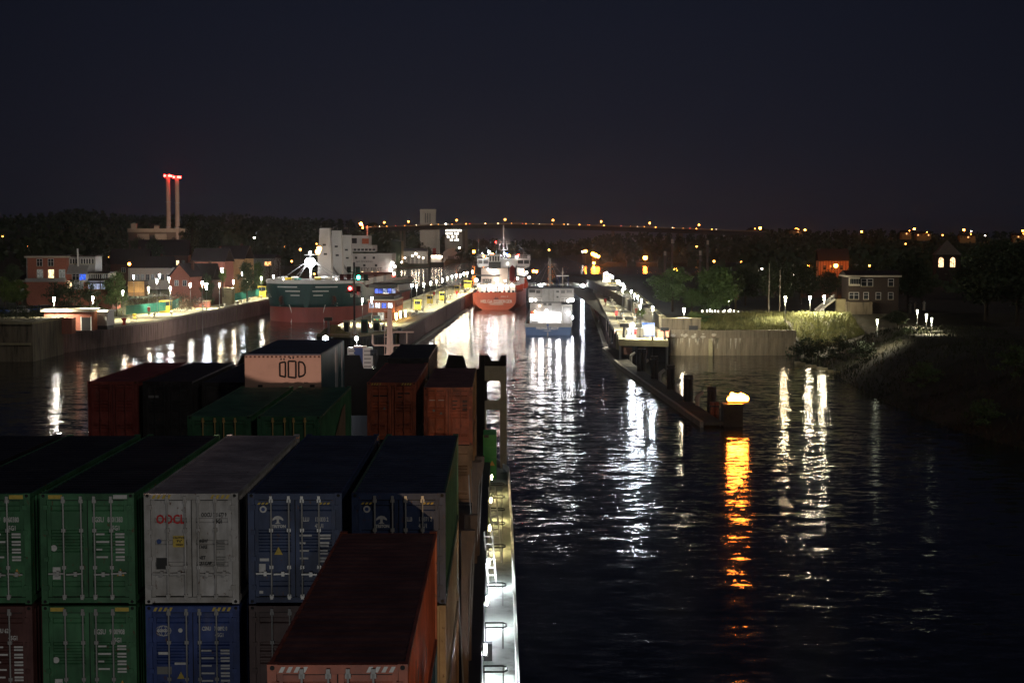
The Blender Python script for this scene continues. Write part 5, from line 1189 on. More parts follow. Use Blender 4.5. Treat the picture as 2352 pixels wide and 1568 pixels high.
# kit on the right quay head
for i, (u, v, w, h, m, lab) in enumerate((( *Vr(665, 1215), 3.0, 1.4, M_white, 'white slatted bench-like railing on the right quay head'), (*Vr(910, 1245), 2.4, 2.6, M_blue, 'blue and grey kiosk box on the right quay head'), (*Vr(815, 1255), 1.2, 1.7, M_cream, 'cream box leaning at the kiosk'), (*Vr(1170, 1250), 2.2, 1.2, M_brick, 'low red brick box beside the tall lamp'))):
    q = thing('quay_box', lab, 'box', G(u, v, QZ), -TH, 'boxes on the right quay head')
    if i == 0:
        for x in (0, 1.0, 2.0, 3.0): put('post', MB().box(x - .07, x + .07, 0, .12, 0, h), m, q)
        for z in (.4, .75, 1.1, 1.4): put('rail', MB().box(0, 3, -.03, .05, z - .07, z + .05), m, q)
        put('red_board', MB().box(1.1, 1.8, -.12, -.05, .3, 1.2), M_red, q)
    else:
        put('body', MB().box(0, w, 0, 1.4, .03, h), m, q); put('lid', MB().box(-.08, w + .08, -.08, 1.5, h + .002, h + .12), m, q); put('panel', MB().box(.2, w - .2, -.05, -.002, .3, h - .3), M_grey if i == 1 else m, q)
flood_ball(*Vr(742, 1050), 300, .42, M_lampc, 'white round globe lamp above the slatted railing', 'globe_lamp', 'lamp', pole=1.6)
t = thing('lamp_lit_bush', 'small bush glowing white under a quay lamp', 'bush', G(*Vr(885, 905), 7.3), 0)
put('foliage', leaf_cloud([((0, 0, .9), (1.1, .8, .9))], 500, .14, 31), M_leafb, t); put('stem', MB().tube((0, 0, -.2), (0, 0, .8), .08, .04, 6), M_bark, t)
for i, (x, y, w, h) in enumerate(((300, 440, 3.0, 5.2), (400, 480, 2.6, 3.2), (470, 430, 2.0, 3.6))):
    q = thing('gate_hut', ['large pale hut at the far end of the right quay', 'yellowish hut second on the far right quay', 'yellowish hut third on the far right quay'][i], 'hut', G(*Vr(x, y), QZ), -TH, 'huts on the far right quay')
    put('wall', MB().box(-w/2, w/2, 0, w, 0, h), M_cream, q); put('roof', MB().box(-w/2 - .2, w/2 + .2, -.2, w + .2, h + .002, h + .2), M_yellow, q); put('door', MB().box(-.4, .4, -.05, -.002, 0, 2), M_dark, q)
for i, (x, y) in enumerate(((640, 500), (530, 520))):
    q = thing('grass_patch', ['sunken yellow grass tuft beside the retaining wall', 'small yellow grass tuft by the lamps'][i], 'grass', G(*Vr(x, y), 7.4) if i == 0 else G(*Vr(x, y), QZ), 0)
    put('foliage', leaf_cloud([((0, 0, .3), (3.5 if i == 0 else 1, 1, .5))], 500, .2, 33 + i), M_grass, q)
# ================================================================== SHIPS IN THE LOCK
def hb_at(prof, z):
    return lerp_pts(prof, z)
def hull_band(stn, z0, z1f, rows=5):
    mb = MB(); rings = []
    for y, prof in stn:
        z1 = z1f(y) if callable(z1f) else z1f
        zs = [z1 + (z0 - z1) * i / (rows - 1) for i in range(rows)]
        left = [(-hb_at(prof, z), y + (prof[-1][1] * 0), z) for z in zs]
        rings.append(left + [(-x, yy, z) for x, yy, z in reversed(left)])
    mb.loft(rings); n = len(rings[0])
    mb.add(rings[0], [tuple(range(n))]); mb.add(rings[-1], [tuple(range(n - 1, -1, -1))])
    return mb
def ship_rail(parent, pts, h, m, step=1.6, r=.05, name='railing'):
    mb = MB()
    for a, b in zip(pts, pts[1:]):
        a, b = Vector(a), Vector(b); n = max(1, int((b - a).length / step))
        for i in range(n + 1): p = a.lerp(b, i / n); mb.tube(p, p + Vector((0, 0, h)), r, r, 5)
        for k in (.5, 1.0): mb.tube(a + Vector((0, 0, h * k)), b + Vector((0, 0, h * k)), r, r, 5)
    return put(name, mb, m, parent)
def deck_lamp(parent, x, y, z, r, m):
    o = put('deck_lamp', MB().ball((x, y, z), r, 8, 5), m, parent)
    put('lamp_hood', MB().lathe([(r * 1.2, r * .8), (r * .5, r * 1.2)], (x, y, z), 8), M_dark, o)
    return o
# ------------------------------------------------------------------ the green bulk carrier, bow to the camera
M_dimo = glow('crane_lamp_light', (1.0, .5, .14), 14.0)
M_hgreen = mat('bulk_green_hull', (.014, .055, .052), .5, var=.4, scale=.3, streak=True)
M_hred = mat('boot_topping_red', (.24, .05, .04), .55, var=.25, scale=.25, streak=True)
M_sw = mat('ship_white', (.62, .60, .57), .5, var=.12, scale=.4)
M_deckr = mat('deck_red', (.16, .05, .04), .7, var=.3, scale=.4)
t = thing('bulk_carrier', 'green bulk carrier with red waterline lying in the other lock chamber, bow towards us', 'ship', L(-61.8, 432, 0), -TH)
st = [(0.0, [(-3, .3), (0, .5), (4.3, .6), (8, 1.2), (12, 2.6)]), (1.2, [(-3, 2), (0, 3.4), (4.3, 3.8), (8, 5.2), (12, 7.2)]), (3, [(-3, 5), (0, 6.4), (4.3, 7.0), (8, 8.4), (12, 10.2)]),
      (6, [(-3, 8), (0, 9.4), (4.3, 10.0), (8, 11.2), (12, 12.3)]), (11, [(-3, 11), (0, 12.2), (4.3, 12.6), (8, 13.2), (12, 13.7)]), (18, [(-3, 13.6), (0, 13.9), (4.3, 14), (12, 14)]),
      (26, [(-3, 14), (12, 14)]), (150, [(-3, 14), (12, 14)]), (176, [(-3, 9), (4.3, 12), (12, 13)])]
ztop = lambda y: 11.0 if y < 16 else (11.0 - (y - 16) * .3 if y < 22 else 9.2)
put('red_hull', hull_band(st, -3, 4.3, 5), M_hred, t, smooth=True)
put('green_hull', hull_band(st, 4.32, ztop, 7), M_hgreen, t, smooth=True)
put('bulwark', hull_band([s for s in st if s[0] <= 18], 11.01, lambda y: 12.1, 2), M_sw, t)
put('deck', MB().prism([(-13.8, 24), (13.8, 24), (13.8, 170), (-13.8, 170)], 8.6, 9.0), M_deckr, t)
put('forecastle_deck', MB().prism([(-2, .8), (2, .8), (9.5, 4), (13.4, 12), (13.7, 22), (-13.7, 22), (-13.4, 12), (-9.5, 4)], 10.4, 10.8), M_deckr, t)
# white chevrons below the bulwark, on the bow plating
def on_hull(x, z):
    "the y where the half breadth reaches |x| at height z"
    for (y0, p0), (y1, p1) in zip(st, st[1:]):
        h0, h1 = hb_at(p0, z), hb_at(p1, z)
        if h0 <= abs(x) <= h1: return y0 + (y1 - y0) * (abs(x) - h0) / max(1e-6, h1 - h0)
    return 0 if abs(x) < 1 else 18
for s in (-1, 1):
    for z, x0, x1 in ((10.1, 1.6, 8.6), (8.9, 1.8, 6.2), (7.7, 2.0, 4.6)):
        xs_ = [s * (x0 + (x1 - x0) * i / 6) for i in range(7)]
        put('bow_stripe', MB().path([(x, on_hull(x, z) - .12, z) for x in xs_], .16, 6), M_sw, t)
    x = s * 7.2; y = on_hull(x, 6.2)
    put('anchor_pocket', MB().lathe([(1.3, -.3), (1.1, .15)], n=10), mat('rust_brown', (.09, .03, .02), .8), t, (x, y - .02, 6.4), rot=(math.pi/2, 0, -s * .7))
    an = put('anchor', MB().box(-.18, .18, -.2, .1, -1.4, 1.4).box(-1.0, 1.0, -.22, .1, -1.5, -1.1).box(-1.05, -.75, -.22, .1, -1.5, -.2).box(.75, 1.05, -.22, .1, -1.5, -.2), M_dark, t, (x, y - .5, 6.2), -s * .7)
    xc = s * 5.2; pts = [(xc * (1 - .14 * math.sin(i * .35)), on_hull(xc, max(0, 5.0 - i * .7)) - .25, 5.0 - i * .7) for i in range(9)]
    put('anchor_chain', MB().path(pts, .13, 6), M_sw, t)
    mk = put('draught_mark', MB().box(-.35, .35, -.06, 0, .25, .4).box(-.35, -.2, -.06, 0, -.3, .25).box(-.35, .35, -.06, 0, -.45, -.3), M_sw, t, (s * 8.2, on_hull(8.2, 5.0) - .1, 5.0), -s * .6)
M_name = mat('name_paint', (.7, .68, .62), .6)
text('ship_name', 'BATTEL', 1.35, (11.6, on_hull(11.6, 7.6) - .35, 7.4), M_name, t, (R(84), 0, R(55)), sx=1.0)
text('ship_name', 'BATTEL', 1.35, (-13.4, on_hull(13.2, 7.6) - 1.2, 7.4), M_name, t, (R(84), 0, R(-60)), sx=1.0)
# foremast with struts and the glaring light
put('foremast', MB().tube((0, 8, 10.8), (0, 8, 20.5), .45, .25, 10).tube((-1.9, 8, 19.2), (1.9, 8, 19.2), .14, .14, 6).box(-.7, .7, 7.4, 8.6, 18.4, 18.6), M_sw, t)
for x, y in ((-10.5, 10), (10.5, 10), (-7, 14), (7, 14), (-4, 4)): put('mast_stay', MB().tube((0, 8, 18.0), (x, y, 11.0), .10, .10, 6), M_grey, t)
deck_lamp(t, 0, 7.0, 17.0, 1.5, M_mastl); deck_lamp(t, 0, 7.2, 19.9, .35, M_mastl)
for x, y, h, m in ((-8, 9, 1.7, M_white), (-6.3, 6, 1.4, M_yellow), (-4.8, 8, 1.7, M_cream), (-3.4, 5, 1.2, M_greenf), (2.3, 6, 1.6, M_yellow), (3.8, 8, 1.7, M_white), (5.4, 6, 1.5, M_cream), (7.0, 9, 1.8, M_white), (9.0, 10, 1.3, M_grey), (-10, 11, 1.4, M_cream)):
    put('winch', MB().box(x - .7, x + .7, y, y + 1.4, 10.8, 10.8 + h * .7).tube((x - .9, y + .7, 10.8 + h), (x + .9, y + .7, 10.8 + h), .5, .5, 10), m, t)
for x, y in ((-7.5, 3.4), (7.8, 3.6)): deck_lamp(t, x, y + 2, 12.2, .2, M_floodw)
ship_rail(t, [(12.9, 12, 12.1), (13.8, 22, 11.0), (13.8, 60, 9.1), (13.8, 145, 9.1)], 1.1, M_sw, 2.5)
# hatch covers, crane posts
for i in range(4):
    y = 32 + i * 28
    c = put('hatch_coaming', MB().box(-9, 9, y, y + 20, 9.01, 11.0), M_sw, t); put('hatch_cover', MB().box(-9.2, 9.2, y - .2, y + 20.2, 11.01, 11.7), M_deckr, c)
M_lou = mat('crane_window', (.03, .03, .03), .3)
for (u, vt, Y, w0, w1) in ((747, 524, 468, 2.0, 1.45), (774, 529.5, 491, 1.9, 1.4), (797, 540, 530, 1.7, 1.4)):
    p = P(u, vt, Y); a, b = toL(p); x, y = a + 61.8, b - 432
    c = put('crane_post', MB().loft([[(x - w0, y - w0, 9), (x + w0, y - w0, 9), (x + w0, y + w0, 9), (x - w0, y + w0, 9)], [(x - w0, y - w0, 18), (x + w0, y - w0, 18), (x + w0, y + w0, 18), (x - w0, y + w0, 18)], [(x - w1, y - w1, p.z), (x + w1, y - w1, p.z), (x + w1, y + w1, p.z), (x - w1, y + w1, p.z)]], True, True), M_sw, t)
    put('crane_cab_window', MB().box(x - .5, x + .5, y - w0 - .05, y - w0 + .1, p.z - 5.4, p.z - 4.8).box(x - .2, x + .8, y - w0 - .05, y - w0 + .1, p.z - 8.2, p.z - 7.6), M_lou, c)
    put('crane_top_rail', MB().box(x - w1 - .15, x + w1 + .15, y - w1 - .15, y + w1 + .15, p.z + .01, p.z + .2).box(x - w1, x - w1 + .1, y - w1, y - w1 + .1, p.z + .2, p.z + 1.4).box(x + w1 - .1, x + w1, y - w1, y - w1 + .1, p.z + .2, p.z + 1.4).box(x - .05, x + .05, y - w1, y - w1 + .1, p.z + .2, p.z + 1.4).box(x - w1, x + w1, y - w1, y - w1 + .1, p.z + 1.3, p.z + 1.4), M_dark, c)
    put('crane_jib', MB().tube((x + .6, y + 2, 17), (x + .9, y + 20, 12.5), .35, .25, 6), M_grey, c)
# accommodation block
yb = 152; Yb_ = 585
def bz(v): return P(850, v, Yb_).z
def bx(u): return (toL(P(u, 600, Yb_))[0] + 61.8)
put('accommodation', MB().box(bx(806), bx(900), yb, yb + 14, 9.02, bz(582)), M_sw, t)
put('bridge_deck', MB().box(bx(776), bx(857), yb - .8, yb + 12, bz(578), bz(563)), M_sw, t)
for i in range(9): put('bridge_window', MB().box(bx(786) + i * 1.45, bx(786) + i * 1.45 + 1.1, yb - .88, yb - .79, bz(576), bz(571)), M_lou, t)
put('wheelhouse_top', MB().box(bx(796), bx(846), yb, yb + 9, bz(563) + .02, bz(541)), M_sw, t)
put('funnel_opening', MB().box(bx(806), bx(819), yb - .06, yb - .01, bz(559), bz(547)), M_dark, t); put('rescue_boat', MB().box(bx(832), bx(847), yb - 1.2, yb - .1, bz(560), bz(548)), mat('orange_boat', (.5, .12, .05), .5), t)
ship_rail(t, [(bx(796), yb, bz(541)), (bx(846), yb, bz(541))], 1.3, M_dark, 1.2, .06)
put('radar_mast', MB().tube((bx(841), yb + 3, bz(541)), (bx(841), yb + 3, bz(518)), .3, .2, 8).box(bx(836), bx(851), yb + 2.8, yb + 3.2, bz(522), bz(520.5)), M_sw, t)
put('antenna', MB().tube((bx(797), yb + 3, bz(541)), (bx(797), yb + 3, bz(510)), .07, .05, 5), M_dark, t)
o = put('mast_light', MB().ball((bx(827), yb + 2, bz(514)), .6, 8, 5), M_sodb, t); put('mast_light', MB().ball((bx(831), yb + 2, bz(518)), .35, 8, 5), M_redl, t); put('mast_light', MB().ball((bx(831), yb + 2, bz(523)), .25, 8, 5), M_sodb, t)
put('light_mast', MB().tube((bx(829), yb + 2.4, bz(541)), (bx(829), yb + 2.4, bz(515)), .12, .1, 6), M_dark, t)
for u, v in ((817, 592), (837, 592), (858, 592), (836, 609.5), (863, 609.5)): put('porthole', MB().box(bx(u) - .45, bx(u) + .45, yb - .06, yb - .01, bz(v) - .45, bz(v) + .45), M_lou, t)
for u in (831, 854, 867): put('lit_porthole', MB().box(bx(u) - .4, bx(u) + .4, yb - .06, yb - .01, bz(627) - .6, bz(627) + .6), M_warmwin, t)
text('lettering', 'NO SMOKING', 1.0, (bx(817), yb - .08, bz(601)), M_lou, t); text('lettering', 'SAFETY FIRST', 1.9, (bx(806) + .6, yb - .08, bz(619)), M_lou, t)
for i in range(4): put('stair_landing', MB().box(bx(893), bx(908), yb + i * 2, yb + i * 2 + 1.8, bz(598 + i * 12), bz(597 + i * 12)), M_cream, t)
for u, v, m in ((902, 604, M_dim), (907, 612, M_dim), (899, 620, M_dim), (905, 628, M_dim)): deck_lamp(t, bx(u), yb - 1.0, bz(v), .55, m)
deck_lamp(t, bx(905), yb - 2, bz(632), .4, M_redl)
for (u, v, m) in ((733, 571, M_dimo), (730, 578, M_dimo)):                     # deck lamps glowing behind the foremast
    p = P(u, v, 455); a, b = toL(p); deck_lamp(t, a + 61.8, b - 432, p.z, .8, m)
    put('lamp_post', MB().tube((a + 61.8, b - 432 + .2, 9), (a + 61.8, b - 432 + .2, p.z), .12, .1, 6), M_sw, t)

# ------------------------------------------------------------------ the red tanker, stern to the camera
M_tred = mat('tanker_red_hull', (.55, .10, .04), .5, var=.2, scale=.2)
M_tpink = mat('tanker_cream', (.60, .50, .43), .5, var=.15, scale=.3)
Vh = lambda x, y: (1073.3 + x * .1339, 513.3 + y * .1339)
YH = 509; pc = G(*Vh(480, 1480), 0); a0, b0 = toL(pc)
t = thing('red_tanker', 'red chemical tanker with glaring stern lights leaving through the chamber', 'ship', L(a0, b0, 0), -TH)
hz = lambda y: P(1143, Vh(0, y)[1], YH).z
hx = lambda x: (x - 480) * .1339 * YH / F
Z1 = hz(1195)
st2 = [(0, [(-1, 3.2), (0.3, 4.6), (1.2, 6.2), (2.4, 7.0), (9, 7.3)]), (6, [(-1, 4.5), (.3, 6.4), (1.5, 7.6), (9, 8.3)]), (16, [(-1, 7), (1, 8.4), (9, 8.8)]), (60, [(-1, 8.8), (9, 8.8)]), (92, [(-1, 7.5), (9, 8.3)]), (108, [(-1, 1), (9, 3.5)])]
put('hull', hull_band(st2, -1, lambda y: Z1 if y < 80 else Z1 + 3.0, 8), M_tred, t)
put('mooring_deck', MB().box(-6.6, 6.6, .4, 16, Z1 - .5, Z1 - .2), M_deckr, t)
Z2 = hz(1060)
put('poop_deck', MB().prism([(-7.0, .6), (7.0, .6), (8.0, 8), (8.2, 30), (-8.2, 30), (-8.0, 8)], Z2 - .25, Z2), M_tpink, t)
for x in (-6.9, -3.0, .8, 3.2, 4.9, 6.9): put('stanchion', MB().box(x - .14, x + .14, .6, .9, Z1 - .2, Z2 - .25), M_dark, t)
put('mooring_bulkhead', MB().box(-6.4, 6.4, 7.5, 8, Z1 - .2, Z2 - .26), M_tpink, t)
r5 = random.Random(4)
for i in range(9): x = -6 + i * 1.5; put('mooring_winch', MB().box(x - .4, x + .4, 1.6, 2.6, Z1 - .2, Z1 + r5.uniform(.3, .9)), M_red if i % 3 == 0 else M_dark, t)
for i in range(11): deck_lamp(t, -6.0 + i * 1.2, 4.6 + (i % 2) * .6, Z2 - .5, .13, M_sternl)
ship_rail(t, [(-6.9, .7, Z2), (6.9, .7, Z2), (8.0, 8, Z2)], 1.1, M_sw, 1.5)
for x in (-5.6, -1.8, 2.0, 5.6): deck_lamp(t, x, -.75, Z2 + .1, .13, M_sternl)  # lamps added just outboard of the stern to brighten the transom
# house
Z3 = hz(780)
put('house_wall', MB().box(hx(210), hx(690), 9, 22, Z2 + .01, Z3), M_tpink, t)
put('house_wall_side', MB().box(hx(840), hx(960), 10, 22, Z2 + .01, Z3), M_sw, t)
put('boat_deck', MB().box(hx(120), hx(545), 4.5, 9, hz(915), hz(893)), M_dark, t)
put('side_deck', MB().box(hx(835), hx(1060), 5, 20, hz(930), hz(912)), M_dark, t)
put('grab_rail_rack', MB().box(hx(250), hx(400), 3.0, 4.2, hz(1035), hz(1010)), M_dark, t)
for x in (260, 290, 325, 360, 395): put('valve', MB().lathe([(.25, 0), (.2, .6), (.4, .9)], (hx(x), 3.4, hz(1010)), 8), M_dark, t)
# funnel block
put('funnel', MB().box(hx(345), hx(555), 7.5, 11.5, Z3 + .01, hz(665)), M_dark, t)
put('funnel_crown', MB().box(hx(350), hx(552), 7.4, 11.6, hz(665) + .01, hz(548)), M_sw, t)
for x in (360, 412, 457, 502): put('funnel_louvre', MB().box(hx(x), hx(x + 30), 7.3, 7.395, hz(655), hz(565)), M_dark, t)
put('exhaust_cap', MB().box(hx(345), hx(556), 7.2, 11.8, hz(548) + .01, hz(530)), M_grey, t)
for x in (.2, 1.2): put('exhaust_pipe', MB().tube((hx(480) + x * .6, 9.5, hz(530)), (hx(480) + x * .6, 9.5, hz(455)), .35, .3, 8), M_dark, t)
# bridge with wings
put('bridge_band', MB().box(hx(125), hx(1070), 13, 17, hz(640), hz(610)), M_sw, t)
put('bridge_sill', MB().box(hx(140), hx(1050), 13, 17, hz(760), hz(708)), M_sw, t)
for x0, x1 in ((148, 225), (235, 318), (850, 945), (962, 1045)): put('bridge_window', MB().box(hx(x0), hx(x1), 13.2, 13.4, hz(706), hz(642)), M_lou, t)
for x in (135, 229, 330, 838, 952, 1056): put('bridge_pillar', MB().box(hx(x) - .12, hx(x) + .12, 12.98, 13.5, hz(708) + .01, hz(640) - .01), M_sw, t)
put('wheelhouse', MB().box(hx(330), hx(840), 14, 20, Z3 + .02, hz(612) - .02), M_sw, t)
put('wing_bracket', MB().prism_y([(hx(115), hz(700)), (hx(150), hz(760)), (hx(200), hz(775)), (hx(140), hz(745))], 13, 14), M_sw, t); put('wing_bracket', MB().prism_y([(hx(1080), hz(705)), (hx(1000), hz(780)), (hx(945), hz(780)), (hx(1050), hz(745))][::-1], 13, 14), M_sw, t)
ship_rail(t, [(hx(125), 13, hz(610)), (hx(345), 13, hz(610))], 1.2, M_sw, .9); ship_rail(t, [(hx(560), 13, hz(610)), (hx(1070), 13, hz(610))], 1.2, M_sw, .9)
put('life_raft', MB().tube((hx(1040), 12.8, hz(585)), (hx(1040), 14.4, hz(585)), .5, .5, 10), M_white, t); put('satellite_dome', MB().ball((hx(215), 14, hz(525)), .4, 8, 6).tube((hx(215), 14, hz(600)), (hx(215), 14, hz(530)), .12, .12, 6), M_white, t)
# mast
mb = MB().tube((hx(590), 16, hz(612)), (hx(590), 16, hz(15)), .32, .16, 8).box(hx(455), hx(715), 15.7, 16.3, hz(347), hz(338)).box(hx(530), hx(655), 15.8, 16.2, hz(260), hz(254))
for x in (510, 660): mb.tube((hx(x), 16, hz(455)), (hx(x + (10 if x < 590 else -10)), 16, hz(345)), .18, .18, 6)
mb.box(hx(500), hx(670), 15.8, 16.2, hz(462), hz(452)); put('main_mast', mb, M_sw, t)
ship_rail(t, [(hx(485), 15.7, hz(338)), (hx(690), 15.7, hz(338))], 1.0, M_sw, .8, .06)
for x, y0 in ((148, 140), (945, 400)): put('whip_antenna', MB().tube((hx(x), 14, hz(600)), (hx(x), 14, hz(y0)), .05, .03, 5), M_sw, t)
for x in (140, 330, 850, 1060): put('mast_stay', MB().tube((hx(590), 16, hz(60)), (hx(x), 15, hz(600)), .04, .04, 5), M_metal, t)
# lifeboat on its slip
put('lifeboat', MB().loft([[(hx(762) + .95 * k * math.cos(a) , 3.5 + yy, hz(900) + zz_ + 0.8 * k * math.sin(a)) for a in [i * math.pi / 5 for i in range(10)]] for (yy, zz_, k) in ((-1.2, -2.2, .35), (-.4, -1.4, .95), (1.5, .4, 1.1), (3.2, 2.2, 1.0), (4.2, 3.2, .35))], True, True), mat('lifeboat_red', (.16, .02, .018), .4), t)
for x in (695, 835): put('lifeboat_ramp', MB().tube((hx(x), 1.5, Z2), (hx(x), 8.5, hz(740)), .14, .14, 6), M_dark, t)
put('red_tank_dome', MB().lathe([(2.0, 0), (2.0, 2), (1.2, 3.2), (.2, 3.6)], (8.0, 44, Z1 + .2), 14), M_tred, t); put('manifold', MB().box(3, 8.4, 34, 70, Z1, Z1 + 3.4), M_tred, t)
for x, y, yy, r, m in ((445, 835, 8.3, .85, M_dim), (335, 800, 8.4, .3, M_dim), (905, 815, 9.0, .42, M_dim), (943, 815, 9.2, .35, M_dim), (480, 975, 7.5, .6, M_dim), (130, 985, 5.5, .62, M_dim), (510, 1040, 3, .32, M_floodw), (855, 955, 6, .4, M_dim), (1005, 860, 12, .45, M_dim), (1055, 940, 10, .42, M_dim), (965, 885, 9, .3, M_floodw), (668, 698, 12.6, .32, M_dim), (835, 580, 12.4, .35, M_dim), (640, 1000, 6, .3, M_floodw), (345, 492, 11, .42, M_lampc)):
    deck_lamp(t, hx(x), yy, hz(y), r, m)
for x, y, m in ((860, 545, M_redl), (660, 525, M_bluel), (460, 318, M_redl), (620, 520, M_lampc)): put('signal_lamp', MB().ball((hx(x), 12.5, hz(y)), .22, 8, 5), m, t)
for x, y in ((1060, 850), (1110, 860)): deck_lamp(t, hx(x) + 1, 30, hz(y), .5, M_sodb)
M_tname = mat('stern_lettering', (.75, .68, .58), .6)
text('ship_name', 'HELGA ESSBERGER', 1.5, (hx(500), -.05, hz(1350)), M_tname, t, align='CENTER', sx=.86, bold=.01); text('home_port', 'MADEIRA', 1.1, (hx(502), -.05, hz(1395)), M_tname, t, align='CENTER')
text('ship_number', 'IMO 9', .6, (hx(640), -.05, hz(1265)), M_tname, t, align='CENTER', sx=1.6)
put('emblem', MB().prism_y([(hx(455), hz(1310)), (hx(545), hz(1310)), (hx(535), hz(1298)), (hx(465), hz(1298))], -.06, -.01).prism_y([(hx(470), hz(1296)), (hx(498), hz(1296)), (hx(484), hz(1268))], -.06, -.01).prism_y([(hx(502), hz(1296)), (hx(530), hz(1296)), (hx(512), hz(1275))], -.06, -.01), M_dark, t)

# ------------------------------------------------------------------ the small blue coaster, stern to the camera
M_cblue = mat('coaster_blue_hull', (.035, .09, .22), .5, var=.2, scale=.3)
M_cgrey = mat('coaster_grey', (.27, .26, .245), .5, var=.2, scale=.5)
Vp = lambda x, y: (1190 + x * .1339, 583.3 + y * .1339)
YP = 375; pc = G(*Vp(513, 1390), 0); a0, b0 = toL(pc)
t = thing('blue_coaster', 'small blue coaster with grey wheelhouse following the red tanker', 'ship', L(a0, b0, 0), -TH)
pz = lambda y: P(1258, Vp(0, y)[1], YP).z
pxx = lambda x: (x - 513) * .1339 * YP / F
st3 = [(0, [(-1, 5.0), (0, 5.45), (1.0, 5.6), (3.2, 5.8)]), (8, [(-1, 5.5), (3.2, 5.9)]), (60, [(-1, 5.6), (3.2, 5.9)]), (76, [(-1, 3.5), (3.2, 4.8)]), (86, [(-1, .3), (3.2, 1.6)])]
ZB, ZG = pz(1255), pz(1192)
put('blue_hull', hull_band(st3, -1, ZB, 4), M_cblue, t); put('grey_bulwark', hull_band(st3, ZB + .01, lambda y: ZG if y < 60 else ZG + 1.5, 3), M_cgrey, t)
put('deck', MB().box(-5.5, 5.5, .4, 60, ZB - .3, ZB - .1), M_grey, t)
put('lower_house', MB().box(pxx(190), pxx(740), 5.5, 14, ZB, pz(852)), M_cgrey, t)
put('house_side', MB().box(pxx(740) + .01, pxx(930), 7.5, 14, ZB, pz(905)), M_cgrey, t)
put('boat_deck', MB().box(pxx(150), pxx(945), 4.4, 14, pz(852) + .01, pz(838)), M_dark, t)
put('wheelhouse', MB().box(pxx(165), pxx(960), 6.5, 13, pz(838) + .01, pz(610)), M_cgrey, t)
put('wheelhouse_centre', MB().box(pxx(405), pxx(715), 5.2, 6.49, pz(838) + .01, pz(606)), M_grey, t)
put('wheelhouse_roof', MB().box(pxx(150), pxx(968), 4.8, 13.4, pz(606) + .01, pz(590)), M_dark, t)
for x0, x1, y0, y1 in ((178, 282, 680, 625), (300, 370, 690, 640), (830, 925, 685, 635), (735, 800, 690, 640)): put('wheelhouse_window', MB().box(pxx(x0), pxx(x1), 6.4, 6.49, pz(y0), pz(y1)), M_lou, t)
for x0, x1, y0, y1 in ((650, 700, 675, 640), (655, 690, 765, 735)): put('wheelhouse_window', MB().box(pxx(x0), pxx(x1), 5.1, 5.19, pz(y0), pz(y1)), M_lou, t)
for x in (525, 600): put('funnel_pipe', MB().tube((pxx(x), 5.0, pz(838)), (pxx(x), 5.0, pz(630)), .1, .1, 6), M_cgrey, t)
for x0, x1 in ((425, 480), (512, 570)): put('house_window', MB().box(pxx(x0), pxx(x1), 5.4, 5.49, pz(898), pz(860)), M_lou, t)
put('house_door', MB().box(pxx(430), pxx(580), 5.42, 5.49, pz(1050), pz(910)), M_grey, t)
put('life_raft_rack', MB().box(pxx(205), pxx(320), 4.5, 5.3, pz(1045), pz(990)), mat('orange_boat', (.5, .12, .05), .5), t)
put('shelter', MB().box(pxx(745), pxx(925), 3.0, 7.0, pz(905), pz(885)).box(pxx(750), pxx(765), 3.0, 3.2, ZB, pz(905)).box(pxx(905), pxx(920), 3.0, 3.2, ZB, pz(905)), M_white, t)
put('flagstaff', MB().tube((pxx(490), .3, ZB), (pxx(490), .3, pz(1000)), .06, .05, 6), M_white, t); put('stern_lamp', MB().ball((pxx(485), .4, pz(965)), .2, 8, 5), M_floodw, t)
ship_rail(t, [(pxx(205), 4.5, pz(838)), (pxx(400), 4.5, pz(838))], 1.0, M_white, 1.0); ship_rail(t, [(pxx(730), 4.5, pz(838)), (pxx(940), 4.5, pz(838))], 1.0, M_white, 1.0)
ship_rail(t, [(5.8, 1, ZG), (5.85, 20, ZG), (5.85, 55, ZG)], 1.1, M_white, 2.0)
mb = MB().tube((pxx(525), 9, pz(590)), (pxx(525), 9, pz(75)), .18, .12, 6).tube((pxx(550), 9, pz(590)), (pxx(550), 9, pz(75)), .12, .1, 6).box(pxx(435), pxx(660), 8.9, 9.1, pz(190), pz(183)).box(pxx(545), pxx(585), 8.9, 9.1, pz(82), pz(76))
put('main_mast', mb, M_cgrey, t)
for x, y in ((170, 610), (330, 610), (740, 606), (955, 610)): put('mast_stay', MB().tube((pxx(538), 9, pz(110)), (pxx(x), 8, pz(y)), .035, .035, 5), M_metal, t)
put('radar', MB().box(pxx(565), pxx(660), 8.8, 9.1, pz(275), pz(262)), M_dark, t)
put('fore_mast', MB().tube((pxx(760), 12, pz(590)), (pxx(760), 12, pz(250)), .14, .1, 6).box(pxx(735), pxx(785), 11.8, 12.2, pz(340), pz(330)).box(pxx(740), pxx(782), 11.8, 12.2, pz(400), pz(395)), M_cream, t)
put('antenna_bar', MB().box(pxx(652), pxx(865), 11.9, 12.1, pz(402), pz(385)), M_white, t)
for x in (660, 710, 858): put('antenna_post', MB().tube((pxx(x), 12, pz(590)), (pxx(x), 12, pz(400)), .06, .06, 5), M_blue, t)
for x, y, yy, r, m in ((220, 800, 4.2, .48, M_dim), (290, 800, 4.4, .3, M_dim), (925, 800, 4.2, .5, M_dim), (860, 815, 4.4, .35, M_dim), (385, 1058, 4.6, .55, M_flood), (690, 1070, 4.6, .55, M_flood), (540, 1085, 4.8, .3, M_flood), (865, 1030, 5.0, .38, M_flood), (245, 1085, 4.6, .25, M_flood), (360, 907, 5.0, .2, M_floodw), (285, 1000, 4.4, .2, M_floodw)):
    deck_lamp(t, pxx(x), yy, pz(y), r, m)
